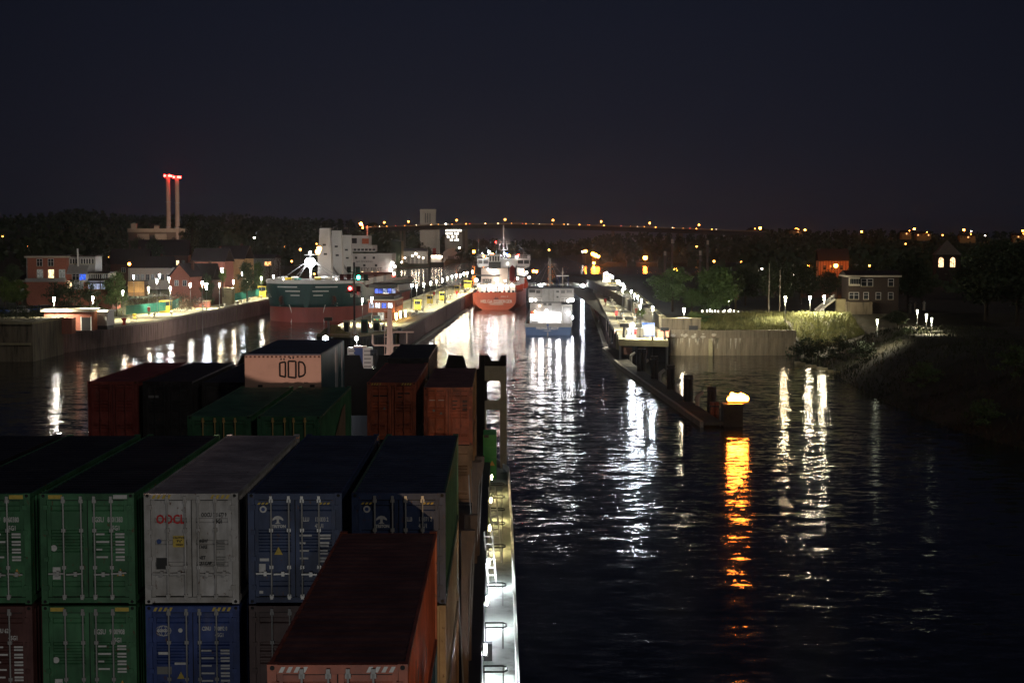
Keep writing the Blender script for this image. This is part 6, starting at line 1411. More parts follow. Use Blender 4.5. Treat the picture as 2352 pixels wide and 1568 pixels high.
for x, y in ((1045, 915), (995, 1000)): deck_lamp(t, 6.0, (14 if x > 1000 else 8), ZG + .9, .2, M_lampc)
put('deck_box', MB().box(pxx(235), pxx(330), 2.5, 3.5, ZB, ZG + .4), M_grey, t)
text('ship_name', 'PRIMA LADY', .95, (pxx(505), -.12, pz(1278)), M_tname, t, align='CENTER', sx=1.05); text('home_port', 'FUNCHAL', .36, (pxx(505), -.1, pz(1320)), M_tname, t, align='CENTER')
put('badge', MB().lathe([(.3, 0), (.26, .05)], n=14), M_blue, t, (pxx(507), -.1, pz(1222)), rot=(math.pi/2, 0, 0))
put('rudder_post', MB().box(pxx(500), pxx(518), -.12, -.02, -.5, pz(1345)), M_cgrey, t)
# ================================================================== OWN SHIP
DZ = 6.0
M_odeck = mat('pale_green_deck', (.34, .38, .34), .55, var=.35, scale=.8, dirt=(.14, .15, .13))
M_ohull = mat('own_hull', (.05, .06, .09), .5, var=.2)
M_owhite = mat('own_white', (.66, .66, .64), .45, var=.15)
own = thing('container_ship', 'the container ship we stand on, its bright side deck running ahead', 'ship', SH(0, 0, 0), PH)
def hull_edge(y):      # starboard edge of the deck
    return lerp_pts([(-12, .66), (90, .66), (112, .55), (125, -2.0), (140, -7), (152, -12)], y)
CX = -11.0
ys_ = [-12, 20, 60, 90, 104, 112, 118, 125, 132, 140, 147, 152]
rings = []
for y in ys_:
    x1 = hull_edge(y); x0 = 2 * CX - x1; wl = CX + (x1 - CX) * (1.0 if y < 90 else max(.08, 1 - (y - 90) / 75))
    rings.append([(x0, y, DZ - .25), (2 * CX - wl, y, -1), (wl, y, -1), (x1, y, DZ - .25)])
put('hull', MB().loft(rings), M_ohull, own)
put('side_deck', MB().prism([(2 * CX - .6, -12), (.60, -12), (.60, 90), (.45, 112), (-2.1, 124.8), (-7.1, 139.5), (-12, 150), (2*CX+7.1, 139.5), (2*CX+2.1, 124.8)], DZ - .2, DZ), M_odeck, own)
mb = MB(); ed = [(hull_edge(y) , y) for y in ys_]
for (xa, ya), (xb, yb2) in zip(ed, ed[1:]): mb.add([(xa - .05, ya, DZ - .24), (xb - .05, yb2, DZ - .24), (xb - .05, yb2, DZ + .35), (xa - .05, ya, DZ + .35), (xa + .06, ya, DZ - .24), (xb + .06, yb2, DZ - .24), (xb + .06, yb2, DZ + .35), (xa + .06, ya, DZ + .35)], [(0, 1, 2, 3), (7, 6, 5, 4), (3, 2, 6, 7)])
put('gunwale', mb, M_owhite, own)
mb = MB()
for z in (DZ + .7, DZ + 1.05): mb.tube((.6, -5, z), (.6, 104, z), .035, .035, 6)
for i in range(56): mb.tube((.6, -5 + i * 2, DZ), (.6, -5 + i * 2, DZ + 1.05), .03, .03, 5)
put('side_railing', mb, M_owhite, own)
put('hatch_coaming', MB().box(2 * CX + .72, -.72, 20, 106, DZ, DZ + 1.6), M_dark, own)
for i, (y0, y1, z) in enumerate(((23, 38.6, 8.7), (39.0, 52.0, 7.75), (57.5, 71.6, 10.2), (73.5, 87.9, 7.0), (88.3, 101, 7.0))):
    put('hatch_cover', MB().box(2 * CX + 1.5, -1.48, y0, y1, DZ + 1.61 if z < 7.7 else DZ + 1.61, max(z, DZ + 1.7)), M_dark, own)
# supports under the stacks left of the outer columns
put('cargo_support', MB().box(-17.6, -4.2, 39.3, 51.3, 7.76, 10.6), M_dark, own); put('cargo_support', MB().box(-12.2, -6.9, 58.6, 70.9, 10.21, 13.35), M_dark, own)
put('cargo_support', MB().box(-20.4, -4.1, 75.5, 87.6, 7.71, 13.0), M_dark, own); put('cargo_support', MB().box(-6.5, -4.1, 88.6, 100.4, 7.71, 13.3), M_dark, own)
# accommodation front below the camera, with its floodlights
put('bridge_wing', MB().box(.21, 4.2, -7, -1.3, 18.6, 20.4), M_owhite, own); put('wing_strut', MB().tube((3.0, -1.6, 11.5), (3.0, -1.6, 18.6), .12, .12, 8), M_owhite, own)
put('accommodation_front', MB().box(-22, .2, -8, -1.2, DZ, 20.5), M_owhite, own)
def spot(parent_name, label, loc, target, power, col, size_deg, blend=.6, r=.12):
    h = thing('deck_floodlight', label, 'floodlight', loc, 0)
    put('housing', MB().box(-.25, .25, -.3, .02, -.2, .25), M_dark, h); put('bracket', MB().box(-.05, .05, -1.2, -.3, -.05, .05), M_dark, h)
    l = bpy.data.lights.new('floodlight', 'SPOT'); l.energy = power; l.color = col; l.spot_size = R(size_deg); l.spot_blend = blend; l.shadow_soft_size = r
    o = bpy.data.objects.new('floodlight_beam', l); COL.objects.link(o); o.parent = h; o.location = (0, .12, 0)
    d = (Vector(target) - Vector(loc)).normalized(); o.rotation_euler = d.to_track_quat('-Z', 'Y').to_euler()
spot('f', 'small floodlight on the own ship accommodation front, low', SH(-5.2, .2, 9.5), SH(-8, 39, 13.2), 4000, (1.0, .98, .95), 56)
spot('f', 'warm gangway floodlight at the own ship starboard side', SH(3.0, .2, 12.0), SH(-.9, 60, 12.0), 13000, (1.0, .62, .32), 20, .35)
spot('f', 'dim warm floodlight high on the own ship accommodation front', SH(-8.0, .2, 17.05), SH(-9.9, 73, 17.05 + 73 * math.tan(R(4.2))), 90000, (1.0, .68, .55), 10, .06)
# tube lamps along the coaming that light the side deck
M_tube = glow('deck_tube_light', (.90, .96, 1.0), 420.0); M_tubew = glow('deck_tube_warm', (1.0, .78, .36), 220.0)
for i, y in enumerate((48, 58, 66, 74, 83, 92, 101)):
    h = thing('deck_tube_lamp', ORD[i] + ' tube lamp under the stacks lighting the side deck', 'lamp', SH(-.70, y, DZ + 1.3), PH, 'tube lamps along the side deck')
    put('housing', MB().box(-.02, .06, -.7, .7, -.02, .12), M_dark, h); put('tube', MB().tube((.1, -.65, 0), (.1, .65, 0), .045, .045, 8), M_tube if i < 4 else M_tubew, h)
# hoops and ladders on the side deck
for i, y in enumerate((46, 50, 56, 62.5, 70, 79, 85.5, 90, 94.5, 99.5)):
    h = thing('deck_hoop', ORD[i] + ' dark guard hoop standing over the bright side deck', 'guard hoop', SH(-.45, y, DZ), PH, 'guard hoops on the side deck')
    pts = [(-.2, -.4, 1.1), (.55, -.4, 1.1), (.68, -.22, 1.1), (.68, .22, 1.1), (.55, .4, 1.1), (-.2, .4, 1.1)]
    put('hoop', MB().path(pts, .035, 6), M_dark, h)
    for x in (-.18, .55): put('leg', MB().tube((x, .4, 0), (x, .4, 1.1), .03, .03, 5), M_grey, h)
for i, (x, y) in enumerate(((-.15, 80), (-.3, 88), (-.4, 74))):
    h = thing('deck_ladder', ['white ladder leaning over the side deck', 'second white ladder farther along the side deck', 'blue-white ladder nearest on the side deck'][i], 'ladder', SH(x, y, DZ), PH + R(6), 'ladders on the side deck')
    for s in (-.2, .2): put('rail', MB().tube((s, 0, 0), (s, 2.2, 2.4), .04, .04, 6), M_owhite, h)
    for k in range(7): put('rung', MB().tube((-.2, .3 * k + .2, .33 * k + .22), (.2, .3 * k + .2, .33 * k + .22), .03, .03, 5), M_owhite, h)
h = thing('deck_locker', 'small dark locker with a lit panel at the bottom of the side deck', 'locker', SH(-.5, 61.0, DZ), PH)
put('body', MB().box(-.2, .15, 0, .4, 0, .7), M_dark, h); put('label_plate', MB().box(-.14, -.02, -.02, -.001, .2, .6), M_owhite, h)
# ------------------------------------------------------------------ breakwater wall and its end tower
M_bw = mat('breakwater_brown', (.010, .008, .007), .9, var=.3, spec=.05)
t = thing('breakwater', 'dark notched breakwater wall across the own foredeck', 'breakwater', SH(0, 114, DZ), PH)
zt = 14.5 - DZ
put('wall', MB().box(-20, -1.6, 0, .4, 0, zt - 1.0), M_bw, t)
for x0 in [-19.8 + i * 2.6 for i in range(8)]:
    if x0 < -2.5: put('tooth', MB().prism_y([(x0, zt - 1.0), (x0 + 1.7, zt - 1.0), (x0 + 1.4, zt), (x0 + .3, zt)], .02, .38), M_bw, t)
put('nameplate', MB().box(-3.6, -2.6, -.06, -.01, zt - 2.6, zt - 2.3), M_cream, t)
put('wall_lower', MB().box(-1.6, -1.2, -.1, .5, 0, zt), M_bw, t)
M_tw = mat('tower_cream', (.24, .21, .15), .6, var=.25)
# end tower with two round-cornered openings
x0, x1 = -1.19, .45
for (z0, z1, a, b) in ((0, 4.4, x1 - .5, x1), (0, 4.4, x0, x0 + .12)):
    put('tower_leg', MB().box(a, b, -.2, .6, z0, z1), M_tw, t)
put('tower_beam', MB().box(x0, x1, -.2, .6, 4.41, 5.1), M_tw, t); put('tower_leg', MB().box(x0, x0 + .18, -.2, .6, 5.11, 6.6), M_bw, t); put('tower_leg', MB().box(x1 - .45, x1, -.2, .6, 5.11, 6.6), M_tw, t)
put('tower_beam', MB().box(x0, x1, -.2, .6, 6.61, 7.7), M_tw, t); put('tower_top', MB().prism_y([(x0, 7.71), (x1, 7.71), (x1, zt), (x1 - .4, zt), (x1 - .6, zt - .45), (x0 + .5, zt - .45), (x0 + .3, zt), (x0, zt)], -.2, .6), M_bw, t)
for sx, xx_ in ((1, x0 + .18), (-1, x1 - .45)):
    for zz_, sz in ((5.11, 1), (6.6, -1)): put('corner_web', MB().prism_y([(xx_, zz_), (xx_ + sx * .18, zz_), (xx_, zz_ + sz * .18)][::(sx * sz)], -.19, .59), M_tw, t)
t = thing('green_locker', 'bright green steel locker with an orange triangle beside the breakwater tower', 'locker', SH(-.75, 108.5, DZ), PH)
put('body', MB().box(-.5, .45, 0, 3, 0, 3.2), mat('bright_green_paint', (.05, .30, .07), .5, var=.2), t)
for z in (.8, 1.5, 2.2, 2.8): put('rib', MB().box(-.46, .41, -.05, -.002, z, z + .12), MATS['bright_green_paint'], t)
M_tri = mat('warning_orange', (.75, .42, .10), .6, var=.15)
put('triangle', MB().prism_y([(-.05, 1.0), (.33, 1.0), (.14, 1.36)], -.08, -.055), M_tri, t)
put('door_shade', MB().box(-.45, -.1, -.04, -.003, 3.0, 3.2), M_dark, t)
# foremast of the own ship
fm = P(890, 760, 124)
spot('f', 'added small floodlight on the breakwater shining up the own foremast', SH(-9.6, 115.2, 14.6), (fm.x, 124, 15.4), 900, (1.0, .74, .62), 70)  # extra lamp added to brighten the foremast
t = thing('own_foremast', 'pink lit ladder-like foremast of the own ship with cross bars', 'mast', (fm.x, 124, DZ), PH)
M_pinkm = mat('pink_mast_paint', (.62, .47, .40), .5, var=.12)
zt2 = P(890, 709, 124).z - DZ; zb = 0
def fx(x): return (723.3 + x * .12653 - 890) * 124 / F
def fz(y): return P(890, 630 + y * .12653, 124).z - DZ
put('mast_body', MB().loft([[(-.62, 0, 0), (.62, 0, 0), (.62, .8, 0), (-.62, .8, 0)], [(fx(1300), 0, fz(1300)), (fx(1412), 0, fz(1300)), (fx(1412), .7, fz(1300)), (fx(1300), .7, fz(1300))], [(fx(1318), .1, fz(630)), (fx(1388), .1, fz(630)), (fx(1388), .5, fz(630)), (fx(1318), .5, fz(630))]], True, True), M_pinkm, t)
mb = MB()
for i in range(16): z = .6 + i * .72; mb.box(-.28, .28, -.16, -.1, z, z + .06)
for x in (-.3, .3): mb.tube((x, -.14, 0), (x * .7, -.05, zt2 - .3), .03, .03, 5)
put('ladder', mb, M_pinkm, t)
put('cross_bar', MB().path([(fx(1380), .3, fz(1050)), (fx(1790), .3, fz(1050))], .07).path([(fx(1665), .3, fz(1050)), (fx(1665), .3, fz(1260))], .06), M_pinkm, t)
put('cross_bar', MB().path([(fx(1600), .3, fz(1292)), (fx(1070), .3, fz(1292)), (fx(1040), .3, fz(1260)), (fx(1040), .3, fz(1090))], .08), M_pinkm, t)
put('gusset', MB().prism_y([(fx(1240), fz(1285)), (fx(1300), fz(1330)), (fx(1410), fz(1330)), (fx(1470), fz(1285))], .1, .6), M_pinkm, t)
for i, (x0_, x1_) in enumerate(((590, 750), (870, 1040))):
    p = P(*Vt((x0_ + x1_) / 2, 1435), 126); w = (x1_ - x0_) * .12653 * 126 / F
    q = thing('ventilator', ['white louvred ventilator left of the blue one on the own bow', 'white louvred ventilator right of the blue one on the own bow'][i], 'ventilator', (p.x, 126, DZ), PH, 'ventilators on the own bow'); hh = P(900, 630 + 1330 * .12653, 126).z - DZ
    put('body', MB().box(-w/2, w/2, 0, .8, 0, hh), M_owhite, q)
    for k in range(5): put('louvre', MB().box(-w/2 + .1, w/2 - .1, -.06, -.002, hh - .35 - k * .32, hh - .2 - k * .32), M_grey, q)
p = P(*Vt(812, 1435), 126); q = thing('ventilator', 'blue ventilator box between the white ones on the own bow', 'ventilator', (p.x, 126, DZ), PH); put('body', MB().box(-.48, .48, 0, .8, 0, P(900, 630 + 1330 * .12653, 126).z - DZ), M_blue, q); put('cap', MB().box(-.52, .52, -.05, .85, P(900, 630 + 1330 * .12653, 126).z - DZ + .002, P(900, 630 + 1325 * .12653, 126).z - DZ + .1), M_pinkm, q)
p = P(*Vt(755, 1165), 127); q = thing('bow_lamp', 'small white lamp on a thin post at the own bow', 'lamp', (p.x, 127, DZ), 0); put('post', MB().tube((0, 0, 0), (0, 0, p.z - DZ), .04, .04, 6), M_owhite, q); put('lamp_glass', MB().ball((0, 0, p.z - DZ), .16, 8, 5), M_lampc, q)
p = P(*Vt(190, 1165), 110); q = thing('bow_lamp', 'round white lamp above the pink cargo crate roof', 'lamp', (p.x, 110, DZ), 0); put('post', MB().tube((0, 0, 0), (0, 0, p.z - DZ), .05, .05, 6), M_owhite, q); put('lamp_glass', MB().ball((0, 0, p.z - DZ), .2, 8, 5), M_lampc, q)

# ================================================================== CONTAINERS
CW, CH, CL = 2.438, 2.896, 12.192
def corr(n, L_, d):
    pr = []; s = L_ / n
    for i in range(n): y = i * s; pr += [(y, 0), (y + s * .28, 0), (y + s * .5, d), (y + s * .78, d)]
    return pr + [(L_, 0)]
pr = corr(42, CL - .36, .036)
ME = {}
ME['side'] = MB().loft([[(d, y, 0) for y, d in pr], [(d, y, 0 + CH - .30) for y, d in pr]]).mesh('side_panel')
pr = corr(28, CL - .36, -.02)
ME['roof'] = MB().loft([[(-CW/2 + .06, y, d) for y, d in pr], [(CW/2 - .06, y, d) for y, d in pr]]).mesh('roof')
ME['post'] = MB().box(-.08, .08, 0, .16, .12, CH - .12).mesh('corner_post')
mb = MB().box(-.09, .09, -.003, .18, 0, .118); ME['cast'] = mb.mesh('corner_casting')
ME['hole'] = MB().lathe([(.045, 0), (.04, .012)], n=10).mesh('casting_hole')
ME['toprail'] = MB().box(-.03, .03, .17, CL - .17, CH - .12, CH - .02).mesh('top_rail'); ME['botrail'] = MB().box(-.03, .03, .17, CL - .17, .02, .16).mesh('bottom_rail')
ME['header'] = MB().box(-CW/2 + .165, CW/2 - .165, .0, .16, CH - .17, CH - .01).mesh('door_header'); ME['sill'] = MB().box(-CW/2 + .165, CW/2 - .165, .0, .16, .03, .17).mesh('door_sill')
ME['end'] = MB().box(-CW/2 + .05, CW/2 - .05, CL - .1, CL - .04, .05, CH - .05).mesh('end_wall')
ME['floor'] = MB().box(-CW/2 + .05, CW/2 - .05, .2, CL - .1, .05, .14).mesh('floor')
DW = (CW - .34) / 2 - .012; DH = CH - .36
def door_mesh(grooves):
    mb = MB(); z = 0.0; pr = [(0.0, 0.0)]
    for zc, h in grooves: pr += [(zc - h/2, 0), (zc - h/2 + .03, .045), (zc + h/2 - .03, .045), (zc + h/2, 0)]
    pr.append((DH, 0))
    e = .10
    mb.loft([[(e, y + .05, z) for z, y in pr], [(DW - e, y + .05, z) for z, y in pr]])
    mb.box(0, e, .03, .09, 0, DH).box(DW - e, DW, .03, .09, 0, DH).box(e, DW - e, .05, .09, -.0, .02)
    return mb.mesh('door')
ME['door_a'] = door_mesh([(.33, .16), (1.22, .11), (1.38, .11), (1.54, .11), (1.70, .11), (2.32, .16)])
ME['door_b'] = door_mesh([(.85, .13), (1.42, .13), (2.0, .13)])
mb = MB().tube((0, -.015, -.02), (0, -.015, DH + .06), .021, .021, 8)
for z in (.02, .78, 1.75, DH - .02): mb.box(-.05, .05, -.02, .06, z - .045, z + .045)
for z in (-.03, DH + .05): mb.box(-.035, .035, -.045, .03, z - .03, z + .06)
ME['rod'] = mb.mesh('lock_rod')
ME['handle'] = MB().box(-.02, .38, -.05, -.025, -.02, .02).box(.18, .26, -.06, .0, -.06, .06).mesh('lock_handle')
ME['hinge'] = MB().box(-.06, .06, -.02, .06, -.06, .06).mesh('hinge')
ME['gasket'] = MB().box(-.02, .02, .05, .1, .18, CH - .18).mesh('gasket'); ME['gaskh'] = MB().box(-CW/2 + .17, CW/2 - .17, .04, .1, -.012, .012).mesh('gasket')
M_gask = mat('black_gasket', (.008, .008, .008), .7)
M_rodw = mat('pale_lock_rod', (.45, .45, .43), .4, metal=.3, var=.2)
M_markw = mat('white_marking', (.62, .62, .60), .6, var=.2, scale=6); M_markk = mat('black_marking', (.02, .02, .02), .6); M_markr = mat('red_marking', (.55, .03, .03), .6, var=.2, scale=5)
M_haz = mat('hazard_yellow', (.60, .44, .08), .6, var=.3, scale=8); M_blk = mat('black_label', (.012, .012, .012), .5)
def cpaint(name, c, d=None):
    "container paint: faded patches, rain streaks, rust spots and a dented surface"
    if name in MATS: return MATS[name]
    m, n, l, b = _nt(name)
    b.inputs['Roughness'].default_value = .5; b.inputs['Specular IOR Level'].default_value = .35
    tc = n.new('ShaderNodeTexCoord'); oi = n.new('ShaderNodeObjectInfo'); ad = n.new('ShaderNodeVectorMath'); ad.operation = 'ADD'
    sh = n.new('ShaderNodeVectorMath'); sh.operation = 'SCALE'; sh.inputs[0].default_value = (17.0, 9.0, 23.0); l.new(oi.outputs['Random'], sh.inputs['Scale'])
    l.new(tc.outputs['Object'], ad.inputs[0]); l.new(sh.outputs[0], ad.inputs[1])
    def noise(scale, sz=1.0, det=5):
        mp = n.new('ShaderNodeMapping'); mp.inputs['Scale'].default_value = (1, 1, sz); l.new(ad.outputs[0], mp.inputs[0])
        no = n.new('ShaderNodeTexNoise'); no.inputs['Scale'].default_value = scale; no.inputs['Detail'].default_value = det; no.inputs['Roughness'].default_value = .62
        l.new(mp.outputs[0], no.inputs['Vector']); return no.outputs['Fac']
    def ramp(fac, p0, p1, c0, c1):
        r_ = n.new('ShaderNodeValToRGB'); r_.color_ramp.elements[0].position = p0; r_.color_ramp.elements[0].color = (*c0, 1); r_.color_ramp.elements[1].position = p1; r_.color_ramp.elements[1].color = (*c1, 1)
        l.new(fac, r_.inputs[0]); return r_.outputs[0]
    def mix(f, a, bb, k=1.0):
        x = n.new('ShaderNodeMix'); x.data_type = 'RGBA'
        mu = n.new('ShaderNodeMath'); mu.operation = 'MULTIPLY'; mu.inputs[1].default_value = k; l.new(f, mu.inputs[0]); l.new(mu.outputs[0], x.inputs[0])
        l.new(a, x.inputs[6])
        if isinstance(bb, tuple): x.inputs[7].default_value = (*bb, 1)
        else: l.new(bb, x.inputs[7])
        return x.outputs[2]
    dk = d or tuple(k * .62 for k in c); fd = tuple(min(1, k * 1.25 + .02) for k in c)
    base = ramp(noise(.9), .35, .68, dk, fd)
    col = mix(ramp(noise(5.0, .10), .50, .72, (0, 0, 0), (1, 1, 1)), base, tuple(k * .45 for k in c), .55)
    col = mix(ramp(noise(7.5, .6, 7), .63, .69, (0, 0, 0), (1, 1, 1)), col, (.11, .045, .02), .85)
    col = mix(ramp(noise(2.2, .25, 6), .60, .75, (0, 0, 0), (1, 1, 1)), col, (.16, .14, .12), .30)
    l.new(col, b.inputs['Base Color'])
    bp = n.new('ShaderNodeBump'); bp.inputs['Strength'].default_value = .35; bp.inputs['Distance'].default_value = .03; l.new(noise(1.6, 1, 3), bp.inputs['Height']); l.new(bp.outputs[0], b.inputs['Normal'])
    MATS[name] = m
    return m
def container(x, y, z, col, label, side=None, roof=None, doors='a', rods=None, detail=True, marks=None, length=None):
    t = thing('shipping_container', label, 'container', SH(x, y, z), PH, 'containers on the own deck')
    side = side or col; roof = roof or col
    for sx in (-1, 1):
        o = put('side_panel', ME['side'], side, t, (sx * (CW/2 - .05), .18, .15))
        if sx > 0: o.scale = (-1, 1, 1)
        put('top_rail', ME['toprail'], side, t, (sx * (CW/2 - .035), 0, 0)); put('bottom_rail', ME['botrail'], side, t, (sx * (CW/2 - .035), 0, 0))
        for yy in (0, CL - .16):
            put('corner_post', ME['post'], col if yy == 0 else side, t, (sx * (CW/2 - .082), yy, 0))
            for zz_ in (0, CH - .118): put('corner_casting', ME['cast'], col if yy == 0 else side, t, (sx * (CW/2 - .09), 0 if yy == 0 else CL - .177, zz_))
    put('roof', ME['roof'], roof, t, (0, .18, CH - .03)); put('end_wall', ME['end'], col, t); put('floor', ME['floor'], M_dark, t)
    put('door_header', ME['header'], col, t); put('door_sill', ME['sill'], col, t)
    ds = []
    for s in (-1, 1):
        d = put('door', ME['door_' + doors], col, t, (-DW - .012 if s < 0 else .012, 0, .18)); ds.append(d)
        if detail:
            for rx in (.43, .89) if s < 0 else (.17, .61):
                r_ = put('lock_rod', ME['rod'], rods or col, d, (rx, 0, 0))
                h = put('lock_handle', ME['handle'], rods or col, d, (rx - (.0 if s > 0 else .38), 0, .62 if rx in (.43, .61) else .60)); h.rotation_euler = (0, R(rnd.uniform(-4, 4)), 0)
            for zz_ in (.25, 1.0, 1.7, 2.35): put('hinge', ME['hinge'], col, d, (-.03 if s < 0 else DW + .03, 0, zz_))
    if detail:
        put('gasket', ME['gasket'], M_gask, t); put('gasket', ME['gaskh'], M_gask, t, (0, 0, CH - .185)); put('gasket', ME['gaskh'], M_gask, t, (0, 0, .175))
        for sx in (-1, 1):
            for zz_ in (.06, CH - .06): put('casting_hole', ME['hole'], M_gask, t, (sx * (CW/2 - .09), -.001, zz_), rot=(math.pi/2, 0, 0))
    if marks: marks(t, ds[0], ds[1])
    return t
def mtext(d, body, size, x, z, m=None, sx=.8, bold=.004): return text('marking', body, size, (x, .042, z), m or M_markw, d, sx=sx, bold=bold)
def patch(d, x, z, w, h, m, name='label_patch', y=.046): return put(name, MB().box(x, x + w, y - .006, y, z, z + h), m, d)
def tri(d, x, z, s, m=None): return put('warning_triangle', MB().prism_y([(x, z), (x + s, z), (x + s/2, z + s * .95)], .034, .044), m or M_tri, d)
def hazard(t, m=None):
    for x0 in (-1.02, .50):
        for i in range(4): put('hazard_stripe', MB().prism_y([(x0 + i * .13, CH - .14), (x0 + i * .13 + .07, CH - .14), (x0 + i * .13 + .12, CH - .04), (x0 + i * .13 + .05, CH - .04)], -.004, -.001), m or M_haz, t)
def data_block(d, x, z, rows, m=None, w=.44):
    r = random.Random(int(x * 100 + z * 10))
    for i in range(rows):
        patch(d, x, z - i * .20, w * r.uniform(.35, .8), .045, m or M_markw, 'data_line'); patch(d, x + .5, z - i * .20, .33 * r.uniform(.7, 1), .05, m or M_markw, 'data_line'); patch(d, x + .5, z - .075 - i * .20, .33 * r.uniform(.7, 1), .045, m or M_markw, 'data_line')
def ev_marks(num, bars=True):
    def f(t, dl, dr):
        for x0, m in ((-1.0, M_haz), (.68, M_markw if num.startswith('85') else M_haz)): put('header_label', MB().box(x0, x0 + .36, -.004, -.001, CH - .14, CH - .04), m, t)
        mtext(dr, 'EGSU', .19, .10, 2.02, sx=.68); mtext(dr, num, .19, .50, 2.02, sx=.60); mtext(dr, '45G1', .17, .56, 1.80, sx=.7)
        data_block(dr, .2, 1.62, 4)
        tri(dr, .72, .55, .2); patch(dl, .12, .46, .2, .32, M_markw); put('round_label', MB().lathe([(.085, 0), (.08, .006)], n=14), M_markw, dl, (.16, .042, 1.28), rot=(math.pi/2, 0, 0))
    return f
def oocl(t, dl, dr):
    hazard(t); mtext(dl, 'OOCL', .33, .13, 2.02, M_markr, .80, .010)
    mtext(dr, 'OOCU', .15, .24, 2.14, M_markk, .6); mtext(dr, '721677 9', .15, .56, 2.14, M_markk, .6); mtext(dr, '45G1', .15, .56, 1.97, M_markk, .7)
    q = patch(dl, .56, 1.30, .34, .30, M_haz, 'caution_label'); text('marking', 'CAUTION', .075, (.73, .038, 1.545), M_markk, q, align='CENTER', bold=.003); text('marking', "9'6\"", .09, (.73, .038, 1.455), M_markk, q, align='CENTER', bold=.003); text('marking', 'HIGH', .075, (.73, .038, 1.365), M_markk, q, align='CENTER', bold=.003)
    put('round_label', MB().lathe([(.065, 0), (.06, .006)], n=14), M_blue, dl, (.2, .042, 1.45), rot=(math.pi/2, 0, 0))
    patch(dl, .12, .62 + .1, .30, .30, M_blk, 'black_label')
    mtext(dr, 'MGW', .12, .16, 1.46, M_markk); mtext(dr, 'TARE', .12, .16, 1.30, M_markk); mtext(dr, 'NET', .12, .16, 1.02, M_markk); mtext(dr, 'CU.CAP.', .12, .16, .87, M_markk)
    for k in range(4):
        patch(dr, .60, 1.44 - k * .07, .24, .035, M_greym, 'data_line'); patch(dr, .60, 1.02 - k * .07, .26 - .03 * (k % 2), .035, M_greym, 'data_line')
M_greym = mat('grey_marking', (.20, .20, .19), .6)
def triton(num, pre):
    def f(t, dl, dr):
        for x0 in (-.98, .62):
            for i in range(3): put('hazard_stripe', MB().prism_y([(x0 + i * .1, CH - .30), (x0 + i * .1 + .06, CH - .30), (x0 + i * .1 + .1, CH - .245), (x0 + i * .1 + .04, CH - .245)], .022, .026), M_haz, t)
        put('round_label', MB().lathe([(.095, 0), (.09, .006)], n=14), M_markw, dl, (.22, .042, 2.29), rot=(math.pi/2, 0, 0)); put('round_label_centre', MB().lathe([(.05, 0), (.045, .004)], n=12), M_blue, dl, (.22, .0355, 2.29), rot=(math.pi/2, 0, 0))
        put('logo', MB().prism_y([(.46, 2.04), (.52, 2.10), (.60, 2.12), (.68, 2.10), (.74, 2.04), (.74, 1.99), (.66, 2.03), (.63, 2.03), (.63, 1.95), (.68, 1.91), (.52, 1.91), (.57, 1.95), (.57, 2.03), (.54, 2.03), (.46, 1.99)][::-1], .036, .042), M_markw, dl)
        mtext(dl, 'TRITON', .105, .44, 1.84, sx=.95, bold=.006)
        mtext(dr, pre, .15, .14, 2.02, sx=.62); mtext(dr, num, .15, .50, 2.02, sx=.62); mtext(dr, '45U1', .15, .50, 1.85, sx=.7)
        data_block(dr, .08, 1.58, 4); tri(dl, .50, 1.10, .22, M_haz)
        patch(dl, .12, .93, .24, .075, M_markw); patch(dl, .05, .60, .22, .26, M_markw); patch(dl, .06, .02 + .06, .14, .07, M_markw)
    return f
def cosco(t, dl, dr):
    hazard(t)
    mb = MB(); rr = .2
    for k in range(3):
        pts = [(.28 + rr * math.cos(a) * (1, .66, .3)[k], .04, 2.05 + rr * .68 * math.sin(a)) for a in [i * math.pi / 8 for i in range(17)]]; mb.path(pts, .008, 4)
    mb.path([(.08, .04, 2.05), (.48, .04, 2.05)], .008, 4); put('globe_logo', mb, M_markw, dl); mtext(dl, 'COSCO', .1, .11, 2.05, bold=.006)
    put('round_label', MB().lathe([(.06, 0), (.055, .006)], n=12), M_markw, dl, (.72, .042, 2.06), rot=(math.pi/2, 0, 0)); patch(dl, .14, 1.42, .3, .07, M_markw); patch(dl, .56, 1.15, .32, .06, M_markw); patch(dl, .08, .9, .4, .2, M_greym)
    tri(dl, .62, .78, .2, M_haz); mtext(dr, 'CSNU', .15, .22, 2.1, sx=.6); mtext(dr, '730892 0', .15, .54, 2.1, sx=.6); mtext(dr, '45G1', .15, .56, 1.93, sx=.7); data_block(dr, .2, 1.5, 5)
def plain_marks(a, b='45G1', red=False):
    def f(t, dl, dr):
        mtext(dr, a, .16, .14, 2.05, sx=.66); mtext(dr, b, .16, .56, 1.86, sx=.7); data_block(dr, .2, 1.6, 5); tri(dr, .66, .5, .2)
    return f
def org_marks(t, dl, dr):
    hazard(t); patch(dl, .12, 2.0, .72, .07, M_blk, 'dark_name_bar'); tri(dl, .62, 1.35, .15, M_greym); patch(dr, .3, 2.12, .6, .07, M_blk, 'dark_name_bar'); patch(dr, .3, 1.95, .22, .06, M_blk, 'dark_name_bar')
def org2_marks(t, dl, dr):
    patch(dl, .06, 2.05, .36, .03, M_markw); patch(dl, .55, 2.05, .3, .03, M_markw); tri(dl, .62, 1.35, .15, M_greym); put('round_label', MB().lathe([(.07, 0), (.065, .006)], n=12), M_greym, dl, (.33, .042, 1.55), rot=(math.pi/2, 0, 0)); data_block(dr, .2, 2.0, 3, M_blk)
C_green = cpaint('evergreen_paint', (.045, .17, .07), (.03, .10, .045)); C_grey = cpaint('pale_grey_paint', (.48, .47, .46), (.30, .28, .25)); C_navy = cpaint('navy_paint', (.026, .05, .13)); C_navy2 = cpaint('dark_navy_paint', (.03, .045, .085))
